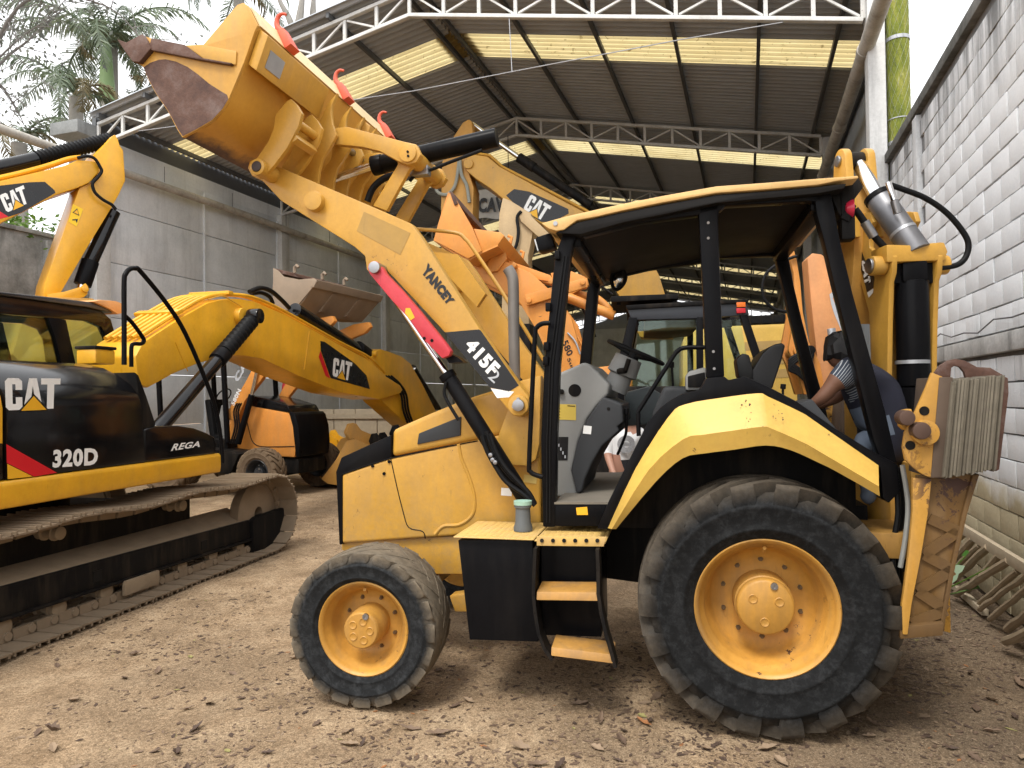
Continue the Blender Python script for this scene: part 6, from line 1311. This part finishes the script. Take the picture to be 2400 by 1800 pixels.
def frond_mesh(L, droop, n, seed, mat, wl=.55):
    r = random.Random(seed); mb_ = MB(); pts = []
    p = Vector((0, 0, 0)); el = 1.0
    for i in range(n+1):
        pts.append(p.copy()); el -= droop/n*(1+.6*i/n); p = p+Vector((math.cos(el), 0, math.sin(el)))*(L/n)
    mb_.tube(pts[::2]+[pts[-1]], .03, 5, [.045*(1-.9*i/(len(pts[::2]))) for i in range(len(pts[::2])+1)])
    for i in range(3, n):
        f = i/n; t_ = (pts[i]-pts[i-1]).normalized(); ll = wl*math.sin(math.pi*min(1, f*.9+.12))**.7*r.uniform(.85, 1.1)
        for sg in (1, -1):
            for q_ in range(2):
                d = (t_*r.uniform(.5, .8)+Vector((0, sg, 0))*.8+Vector((0, 0, r.uniform(-.75, .15)))).normalized()
                w_ = t_*.026; b0 = pts[i]+t_*(q_*L/n*.5); m_ = b0+d*ll*.55; e_ = b0+d*ll+Vector((0, 0, -.28*ll))
                v1, v2, v3, v4, v5 = [mb_.bm.verts.new(x) for x in (b0-w_*.6, b0+w_*.6, m_+w_, m_-w_, e_)]
                mb_.bm.faces.new((v1, v2, v3, v4)); mb_.bm.faces.new((v4, v3, v5))
    return mb_.mesh('frond', mat, 0, 0)
fms = [frond_mesh(3.6, 1.6, 34, 1, PALMG), frond_mesh(3.4, 2.3, 34, 2, PALMG), frond_mesh(3.0, 3.0, 30, 3, PALMG), frond_mesh(2.6, 3.4, 26, 4, PALMD)]
def palm(px, py, Y, label, nf, sc, seed, shaft=True, tilt=0):
    d = ray(px, py)*(Y/ray(px, py).y); c = Vector((d.x, d.y, d.z+CAMH)); r = random.Random(seed)
    p_ = thing('palm_tree', label, 'palm tree', (c.x, c.y, 0), 0, 'palm trees behind the shed')
    h = c.z; z0 = h-(2.0 if shaft else .2)
    MB().tube([(0, 0, 0), (.05, 0, z0*.5), (0, 0, z0)], .2, 12, [.26, .21, .19]).build('trunk', BARK, p_)
    if shaft: MB().tube([(0, 0, z0), (0, 0, z0+.5), (0, 0, h-.4), (0, 0, h)], .2, 14, [.27, .25, .17, .10]).build('crownshaft', SHAFT, p_)
    for k in range(nf):
        o = bpy.data.objects.new('frond', fms[min(3, int(r.random()*3.4))]); link(o, p_); o.location = (0, 0, h-.1); o.scale = (sc*r.uniform(.85, 1.1),)*3
        o.rotation_euler = (r.uniform(-.25, .25), r.uniform(-.25, .45), k*2.399+r.uniform(-.3, .3))
    return p_
palm(250, 100, 24, 'tall palm with a smooth green crownshaft rising behind the shed roof', 15, 1.15, 1)
palm(262, 95, 24.5, 'palm crown with yellowing hanging fronds just behind the tall palm', 9, .8, 9, False)
palm(178, 215, 20.5, 'shorter palm with drooping dark fronds left of the tall one', 12, .85, 2, False)
palm(45, 320, 19, 'low palm with hanging fronds behind the stained wall', 9, .8, 3, False)
palm(560, -25, 27, 'palm whose frond tips hang over the raised yellow bucket', 12, .9, 4, False)
# open-crowned leafy tree
def leafy_tree(name_, label, limbs, Y, leafn, lmat, bmat, ls, r0, seed, base):
    r = random.Random(seed); tr = thing('leafy_tree' if leafn else 'bare_tree', label, 'tree', base)
    def W(x, y, dy=0):
        d = ray(x, y)*((Y+dy)/ray(x, y).y); return Vector((d.x, d.y, d.z+CAMH))-Vector(base)
    tb_ = MB(); lf = MB(); tips = []
    for limb in limbs:
        P = smooth_path([W(x, y, dy) for x, y, dy in limb], 5); n = len(P)
        tb_.tube(P, r0, 8, [r0*(1-.85*i/(n-1)) for i in range(n)])
        for i in range(3, n):
            for q_ in range(1 if leafn else 0):
                d = Vector((r.uniform(-1, 1), r.uniform(-.6, .6), r.uniform(-.7, 1))).normalized(); L_ = r.uniform(.5, 1.3); e = P[i]+d*L_; md = P[i].lerp(e, .5)+Vector((0, 0, r.uniform(-.1, .1)))
                tb_.tube([P[i], md, e], .012, 4, [.012, .008, .004]); tips += [md, e, P[i].lerp(md, .7), md.lerp(e, .5)]
    for p in tips:
        for q_ in range(leafn):
            c = p+Vector((r.gauss(0, .2), r.gauss(0, .2), r.gauss(0, .16))); a = Vector((r.uniform(-1, 1), r.uniform(-1, 1), r.uniform(-.9, .5))).normalized(); s_ = a.orthogonal().normalized(); l_ = ls*r.uniform(.6, 1.2)
            v = [lf.bm.verts.new(x) for x in (c, c+a*l_*.5+s_*l_*.22, c+a*l_, c+a*l_*.5-s_*l_*.22)]; lf.bm.faces.new(v)
    tb_.build('trunk', bmat, tr)
    if leafn: lf.build('crown', lmat, tr, smooth=0)
    return tr
b0 = Vector((-16.5, 15, 0))
leafy_tree('', 'sparse small-leaved tree spreading thin branches across the white sky at the left', [[(-260, 940, 0), (-220, 500, 0), (-150, 330, 0), (-60, 200, 0), (40, 95, 0), (110, 45, 0), (170, -20, 0)], [(-150, 330, 0), (0, 150, .5), (60, 100, .5), (118, 45, .5), (150, 20, .6)], [(-60, 200, 0), (40, 20, -.5), (140, -10, -.6), (260, 20, -.5), (330, 90, -.4)], [(-100, 260, 0), (-20, 190, 0), (30, 240, .3), (60, 300, .4)], [(-60, 200, .4), (-10, 110, .5), (30, 40, .5), (60, -40, .5)]], 15, 3, TREEG, BARKD, .13, .04, 5, b0)
b1 = Vector((-9.2, 30, 0))
leafy_tree('', 'pale bare trunks of a tree forking behind the ridge of the shed', [[(705, 930, 0), (700, 400, 0), (694, 120, 0), (680, 50, 0), (655, 0, 0), (640, -60, 0)], [(694, 120, 0), (700, 60, 0), (708, 0, 0), (712, -60, 0)], [(735, 930, .5), (730, 300, .5), (733, 60, .5), (735, 0, .5), (740, -60, .5)]], 30, 0, TREEG, BARK, .1, .28, 8, b1)
# bush over the old wall
def bush(center, label, n, sx, ls, mat, seed, name_='bush'):
    r = random.Random(seed); o = thing(name_, label, 'bush', center); lf = MB(); st = MB()
    for k in range(14):
        e = Vector((r.gauss(0, sx*.5), r.gauss(0, sx*.4), abs(r.gauss(.5, .35))*sx)); st.tube([(0, 0, -.2), e*.5+Vector((0, 0, .05)), e], .01, 4, [.014, .01, .005])
        for q_ in range(n//14):
            c = e+Vector((r.gauss(0, .22*sx), r.gauss(0, .2*sx), r.gauss(0, .2*sx))); a = Vector((r.uniform(-1, 1), r.uniform(-1, 1), r.uniform(-.6, .6))).normalized(); s_ = a.orthogonal().normalized(); l_ = ls*r.uniform(.6, 1.2)
            v = [lf.bm.verts.new(x) for x in (c, c+a*l_*.5+s_*l_*.25, c+a*l_, c+a*l_*.5-s_*l_*.25)]; lf.bm.faces.new(v)
    st.build('stem', BARKD, o); lf.build('foliage', mat, o, smooth=0)
for k, (s_, lab_) in enumerate(((8.3, 'bright green shrub showing over the coping of the stained wall'), (9.6, 'second bright green shrub over the stained wall nearest the shed corner'))):
    q = S.at(s_, VL+.9, 4.5); MB_ = bush((q.x, q.y, 4.55), lab_, 900, .8, .13, BUSHG, 20+k)
    # ================================================================== leaf litter and fallen leaves
LEAFM = [plain('dead_leaf_%d' % i, c_, .75, 0, .35, sc=30, bmp=0) for i, c_ in enumerate(((.075, .048, .034), (.12, .078, .052), (.175, .118, .078), (.26, .185, .12), (.30, .13, .05), (.27, .24, .09)))]
LEAFO = ((-.5, 0), (-.30, .26), (-.16, .25), (-.02, .48), (.14, .30), (.30, .34), (.5, 0), (.28, -.30), (.16, -.28), (0, -.5), (-.18, -.27), (-.32, -.24), (0, 0)); LN = 12
def leaf_pts(c, an, L_, W_, curl, tilt):
    ca, sa = math.cos(an), math.sin(an); out = []
    for x, y in LEAFO:
        z = curl*(abs(y)*W_*1.1+(x*x)*L_*.8)+tilt*x*L_; X, Y = x*L_, y*W_; out.append(Vector((c[0]+X*ca-Y*sa, c[1]+X*sa+Y*ca, c[2]+z)))
    return out
rl_ = random.Random(21); V, Fc, MI = [], [], []
def add_leaf(c, L_):
    an = rl_.uniform(0, 6.28); p = leaf_pts(c, an, L_, L_*rl_.uniform(.35, .6), rl_.uniform(-.05, .25), rl_.uniform(-.08, .08)); zmin = min(q.z for q in p); i0 = len(V)
    for q in p: q.z += c[2]-zmin; V.append(q)
    for a in range(LN): Fc.append((i0+LN, i0+a, i0+(a+1) % LN))
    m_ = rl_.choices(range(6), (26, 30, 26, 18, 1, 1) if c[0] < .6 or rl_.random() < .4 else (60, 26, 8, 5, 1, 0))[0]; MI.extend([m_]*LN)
cnt = 0
while cnt < 24000:
    y = 1.9+(rl_.random()**1.35)*11; x = rl_.uniform(-.85, .85)*y
    if x > S.at((y-.3*x)*.95, WV).x+2.2: continue
    d = mnoise.noise((x*.55, y*.55, 3))*.5+.5; d2 = mnoise.noise((x*1.9, y*1.9, 8))*.5+.5
    pr_ = max(0, d*1.3+d2*.8-.78)**1.6*1.5
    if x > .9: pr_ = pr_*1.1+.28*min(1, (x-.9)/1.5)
    if 1.0 > x > -.9 and 2.9 < y < 5.5: pr_ += .18
    if rl_.random() > pr_: continue
    add_leaf((x, y, gz(x, y)+.002), rl_.choice((.012, .015, .018, .022, .028, .036, .048))*rl_.uniform(.8, 1.25)); cnt += 1
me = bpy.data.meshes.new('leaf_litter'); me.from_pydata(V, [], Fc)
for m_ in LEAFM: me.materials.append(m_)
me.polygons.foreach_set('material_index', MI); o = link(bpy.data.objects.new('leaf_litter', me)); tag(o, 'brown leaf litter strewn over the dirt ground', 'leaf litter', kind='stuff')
lms = []
for i in range(12):
    rr = random.Random(i+50); p = leaf_pts((0, 0, 0), 0, .085*rr.uniform(.8, 1.3), .045*rr.uniform(.8, 1.3), rr.uniform(.1, 1.2), rr.uniform(-.3, .3)); zm = min(q.z for q in p)
    m_ = bpy.data.meshes.new('fallen_leaf'); m_.from_pydata([(q.x, q.y, q.z-zm) for q in p], [], [(LN, a, (a+1) % LN) for a in range(LN)]); m_.materials.append(LEAFM[i % 6 if i < 6 else i % 4]); lms.append(m_)
cnt = 0
while cnt < 220:
    y = 2.1+(rl_.random()**1.5)*3.0; x = rl_.uniform(-.72, .72)*y+.1
    if mnoise.noise((x*.8, y*.8, 3))*.5+.5 < rl_.random()*.9 and x < .3: continue
    i_ = rl_.randrange(12) if rl_.random() < .35 else rl_.randrange(4)
    o = bpy.data.objects.new('fallen_leaf', lms[i_]); link(o); o.location = (x, y, gz(x, y)+.003); o.rotation_euler = (rl_.uniform(-.2, .2), rl_.uniform(-.2, .2), rl_.uniform(0, 6.28)); o.scale = (rl_.uniform(.7, 1.25),)*3
    ci = i_ % 6 if i_ < 6 else i_ % 4
    tag(o, ('dark brown ragged leaf lying on the dirt', 'mid brown ragged leaf lying on the dirt', 'light brown ragged leaf lying on the dirt', 'pale tan ragged leaf lying on the dirt', 'rusty orange ragged leaf lying on the dirt', 'yellowish green ragged leaf lying on the dirt')[ci], 'leaf', 'fallen leaves on the dirt, '+('dark brown', 'mid brown', 'light brown', 'pale tan', 'orange', 'yellowish')[ci]); cnt += 1
# green climber at the foot of the rack
pl2 = thing('green_plant', 'small leafy green plant growing through the bamboo rack', 'plant', S.at(6.6, WV+.55, .02))
r = random.Random(3)
for k in range(14):
    a = Vector((r.gauss(0, .18), r.gauss(0, .22), r.uniform(.12, .42))); MB().tube([(0, 0, 0), a*.6, a], .006, 5).build('stem', BUSHG, pl2)
    d = Vector((r.uniform(-1, 1), r.uniform(-1, 1), r.uniform(-.2, .6))).normalized(); s_ = d.orthogonal().normalized(); L_ = r.uniform(.10, .17)
    mb = MB(); mb.bm.faces.new([mb.bm.verts.new(a+q) for q in (Vector(), d*L_*.35+s_*L_*.3, d*L_*.7+s_*L_*.22, d*L_, d*L_*.7-s_*L_*.22, d*L_*.35-s_*L_*.3)]); mb.build('leaf', leaf_mat('plant_leaf%d' % k, (.04, .14, .02), (.08, .20, .04)), pl2, smooth=0)
# ================================================================== people
def person(name_, label, J, bones, mats, origin):
    """J: joint -> (point, radius); bones: (joint a, joint b, material index); one skinned surface"""
    me = bpy.data.meshes.new('skeleton'); ids = list(J); me.from_pydata([J[k][0] for k in ids], [], [(ids.index(a), ids.index(b_)) for a, b_, m_ in bones])
    o = bpy.data.objects.new('skeleton', me); COL.objects.link(o); md = o.modifiers.new('s', 'SKIN'); md.use_smooth_shade = True
    for i, k in enumerate(ids): sv_ = me.skin_vertices[0].data[i]; sv_.radius = (J[k][1], J[k][1]); sv_.use_root = (i == 0)
    sb = o.modifiers.new('d', 'SUBSURF'); sb.levels = sb.render_levels = 2
    dg = bpy.context.evaluated_depsgraph_get(); nm = bpy.data.meshes.new_from_object(o.evaluated_get(dg)); bpy.data.objects.remove(o)
    nm.materials.clear()
    for m_ in mats: nm.materials.append(m_)
    seg = [(Vector(J[a][0]), Vector(J[b_][0]), m_) for a, b_, m_ in bones]
    for p in nm.polygons:
        c = p.center; best = None
        for a, b_, m_ in seg:
            ab = b_-a; t_ = max(0, min(1, (c-a).dot(ab)/max(1e-6, ab.length_squared))); d = (c-(a+ab*t_)).length
            if best is None or d < best[0]: best = (d, m_)
        p.material_index = best[1]
    nm.polygons.foreach_set('use_smooth', [True]*len(nm.polygons)); nm.name = 'body'
    t_ = thing('person', label, 'person', origin); b2_ = bpy.data.objects.new('body', nm); link(b2_, t_); b2_.location = -Vector(origin); return t_
SKIN = plain('skin_brown', (.16, .075, .045), .55, 0, .1, bmp=0); SKIN2 = plain('skin_light', (.38, .20, .14), .55, 0, .1, bmp=0); NAVY = plain('navy_shirt', (.016, .017, .030), .8, 0, .3); JEAN = plain('pale_jeans', (.13, .16, .21), .85, 0, .25); HAIR = plain('black_hair', (.008, .007, .007), .6, 0, .3)
sm_, t, b = newmat('striped_sleeve'); wv = _n(t, 'ShaderNodeTexWave', bands_direction='X'); wv.inputs['Scale'].default_value = 13; wv.inputs['Distortion'].default_value = .4
mp = _n(t, 'ShaderNodeMapping'); mp.inputs['Rotation'].default_value = (0, rad(-40), 0); t.links.new(coord(t), mp.inputs[0]); t.links.new(mp.outputs[0], wv.inputs[0]); t.links.new(ramp(t, wv.outputs['Fac'], [(.3, (.03, .04, .06)), (.42, (.42, .44, .46)), (.62, (.42, .44, .46)), (.74, (.03, .04, .06))]), b.inputs['Base Color']); b.inputs['Roughness'].default_value = .85
def MW(x, y, v): q = M.v(x, y, v); return M.at(q.x, q.y, q.z)
J = {'pelvis': (MW(2086, 1050, .42), .165), 'waist': (MW(2072, 985, .42), .17), 'chest': (MW(2045, 915, .42), .165), 'upper': (MW(2010, 876, .42), .13), 'neck': (MW(1988, 856, .42), .062), 'chin': (MW(1972, 842, .42), .08), 'head': (MW(1970, 828, .42), .092), 'crown': (MW(1967, 816, .42), .066),
     'sh_l': (MW(1996, 868, .58), .085), 'sl_l': (MW(1962, 893, .60), .066), 'sl2_l': (MW(1953, 901, .60), .045), 'el_l': (MW(1930, 930, .60), .042), 'wr_l': (MW(1902, 950, .56), .028), 'pa_l': (MW(1890, 955, .56), .034),
     'sh_r': (MW(1996, 872, .26), .08), 'el_r': (MW(1960, 930, .24), .05), 'wr_r': (MW(1915, 950, .3), .028), 'pa_r': (MW(1903, 956, .3), .032),
     'hip_l': (MW(2062, 1052, .50), .10), 'kn_l': (MW(2016, 1022, .52), .070), 'an_l': (MW(2040, 1165, .50), .05), 'to_l': (MW(2020, 1175, .50), .04), 'hip_r': (MW(2086, 1068, .32), .12), 'kn_r': (MW(2056, 1160, .30), .075), 'an_r': (MW(2085, 1270, .30), .05), 'to_r': (MW(2062, 1282, .30), .04)}
for s_, v_ in (('l', .56), ('r', .3)):
    for k in range(4): J['f%d%s' % (k, s_)] = (MW(1884, 951+k*4, v_+.02-.012*k), .010); J['g%d%s' % (k, s_)] = (MW(1876+k, 957+k*4, v_+.02-.012*k), .008)
    J['th'+s_] = (MW(1893, 962, v_+.035), .011); J['tj'+s_] = (MW(1886, 967, v_+.035), .009)
bones = [('pelvis', 'waist', 0), ('waist', 'chest', 0), ('chest', 'upper', 0), ('upper', 'neck', 2), ('neck', 'chin', 2), ('chin', 'head', 2), ('head', 'crown', 2), ('upper', 'sh_l', 0), ('sh_l', 'sl_l', 3), ('sl_l', 'sl2_l', 2), ('sl2_l', 'el_l', 2), ('el_l', 'wr_l', 2), ('wr_l', 'pa_l', 2), ('upper', 'sh_r', 0), ('sh_r', 'el_r', 2), ('el_r', 'wr_r', 2), ('wr_r', 'pa_r', 2), ('pelvis', 'hip_l', 0), ('hip_l', 'kn_l', 1), ('kn_l', 'an_l', 1), ('an_l', 'to_l', 1), ('pelvis', 'hip_r', 0), ('hip_r', 'kn_r', 1), ('kn_r', 'an_r', 1), ('an_r', 'to_r', 1)]
for s_ in 'lr':
    for k in range(4): bones += [('pa_'+s_, 'f%d%s' % (k, s_), 2), ('f%d%s' % (k, s_), 'g%d%s' % (k, s_), 2)]
    bones += [('pa_'+s_, 'th'+s_, 2), ('th'+s_, 'tj'+s_, 2)]
og = MW(2086, 1290, .42); og.z = 0
p1 = person('', 'person in a dark shirt with striped sleeves bending over the rear of the yellow cab', J, bones, [NAVY, JEAN, SKIN, sm_], og)
hc = J['head'][0]-og
mb = MB(); mb.lathe([(.001, .112), (.05, .104), (.085, .075), (.105, .03), (.108, -.02), (.098, -.05), (.08, -.04)], hc+Vector((.012, 0, .012)), 'z', 24, False)
rs = random.Random(6)
for v_ in mb.bm.verts: v_.co += Vector((rs.gauss(0, .006), rs.gauss(0, .006), rs.gauss(0, .006)))
mb.build('hair', HAIR, p1, smooth=20)
q = M.v(2060, 1240, .45); MB().box((q.x-.02, .40, M.v(2062, 1290, .3).z-.02), (.30, .5, .04)).build('rear_step', BLKD, bh, bevel=.006)
# person beyond, seen through the cab
def PW(x, y, Y): d = ray(x, y); d = d*(Y/d.y); return Vector((d.x, d.y, d.z+CAMH))
pY = 7.3; sx_ = 1468
J2 = {'pelvis': (PW(sx_-6, 1108, pY), .15), 'waist': (PW(sx_-8, 1072, pY), .145), 'chest': (PW(sx_-6, 1034, pY), .16), 'upper': (PW(sx_, 1010, pY), .13), 'neck': (PW(sx_+6, 996, pY-.02), .058), 'chin': (PW(sx_+4, 986, pY-.06), .075), 'head': (PW(sx_+8, 972, pY-.02), .092), 'crown': (PW(sx_+10, 960, pY), .07),
      'sh_l': (PW(sx_-32, 1015, pY), .075), 'el_l': (PW(sx_-44, 1066, pY-.05), .045), 'wr_l': (PW(sx_-30, 1110, pY-.2), .03), 'pa_l': (PW(sx_-24, 1122, pY-.24), .035), 'sh_r': (PW(sx_+28, 1014, pY+.08), .075), 'el_r': (PW(sx_+42, 1066, pY+.05), .045), 'wr_r': (PW(sx_+30, 1110, pY-.1), .03), 'pa_r': (PW(sx_+24, 1122, pY-.14), .035),
      'hip_l': (PW(sx_-22, 1126, pY), .10), 'kn_l': (PW(sx_-24, 1216, pY), .07), 'an_l': (PW(sx_-22, 1300, pY), .045), 'to_l': (PW(sx_-26, 1308, pY-.16), .04), 'hip_r': (PW(sx_+12, 1126, pY), .10), 'kn_r': (PW(sx_+14, 1216, pY), .07), 'an_r': (PW(sx_+14, 1300, pY), .045), 'to_r': (PW(sx_+14, 1308, pY-.16), .04)}
for s_, dx in (('l', -24), ('r', 24)):
    for k in range(4): J2['f%d%s' % (k, s_)] = (PW(sx_+dx+(k-1.5)*4, 1136, pY-.22), .010)
    J2['th'+s_] = (PW(sx_+dx*.6, 1130, pY-.26), .011)
bn2 = [(a, b_, {0: 0, 1: 1, 2: 2, 3: 0}[m_]) for a, b_, m_ in [('pelvis', 'waist', 1), ('waist', 'chest', 0), ('chest', 'upper', 0), ('upper', 'neck', 2), ('neck', 'chin', 2), ('chin', 'head', 2), ('head', 'crown', 2), ('upper', 'sh_l', 0), ('sh_l', 'el_l', 0), ('el_l', 'wr_l', 2), ('wr_l', 'pa_l', 2), ('upper', 'sh_r', 0), ('sh_r', 'el_r', 0), ('el_r', 'wr_r', 2), ('wr_r', 'pa_r', 2), ('pelvis', 'hip_l', 1), ('hip_l', 'kn_l', 1), ('kn_l', 'an_l', 1), ('an_l', 'to_l', 1), ('pelvis', 'hip_r', 1), ('hip_r', 'kn_r', 1), ('kn_r', 'an_r', 1), ('an_r', 'to_r', 1)]]
for s_ in 'lr': bn2 += [('pa_'+s_, 'f%d%s' % (k, s_), 2) for k in range(4)]+[('pa_'+s_, 'th'+s_, 2)]
og2 = PW(sx_, 1300, pY); og2.z = 0
p2 = person('', 'person in a white printed shirt standing beyond the open yellow cab', J2, bn2, [plain('white_shirt', (.68, .68, .68), .85, 0, .08), plain('dark_trousers', (.02, .021, .025), .85, 0, .3), SKIN2], og2)
hc = J2['head'][0]-og2; mb = MB(); mb.lathe([(.001, .115), (.05, .108), (.085, .08), (.104, .03), (.105, -.03), (.09, -.07)], hc+Vector((.01, .02, .0)), 'z', 20, False); mb.build('hair', HAIR, p2, smooth=60)
cc = J2['chest'][0]-og2; GP = plain('grey_print', (.28, .28, .29), .85, 0, .5, sc=60)
mb = MB()
for rr0, rr1 in ((.035, .09),):
    for k in range(20):
        a0, a1 = k*.314, (k+1)*.314; f = lambda r_, a: Vector((cc.x+r_*math.cos(a), cc.y-math.sqrt(max(.0004, .168**2-(r_*math.cos(a))**2))-.004, cc.z-.02+r_*math.sin(a)))
        mb.face([f(rr0, a0), f(rr1, a0), f(rr1, a1), f(rr0, a1)])
mb.build('shirt_print', GP, p2)
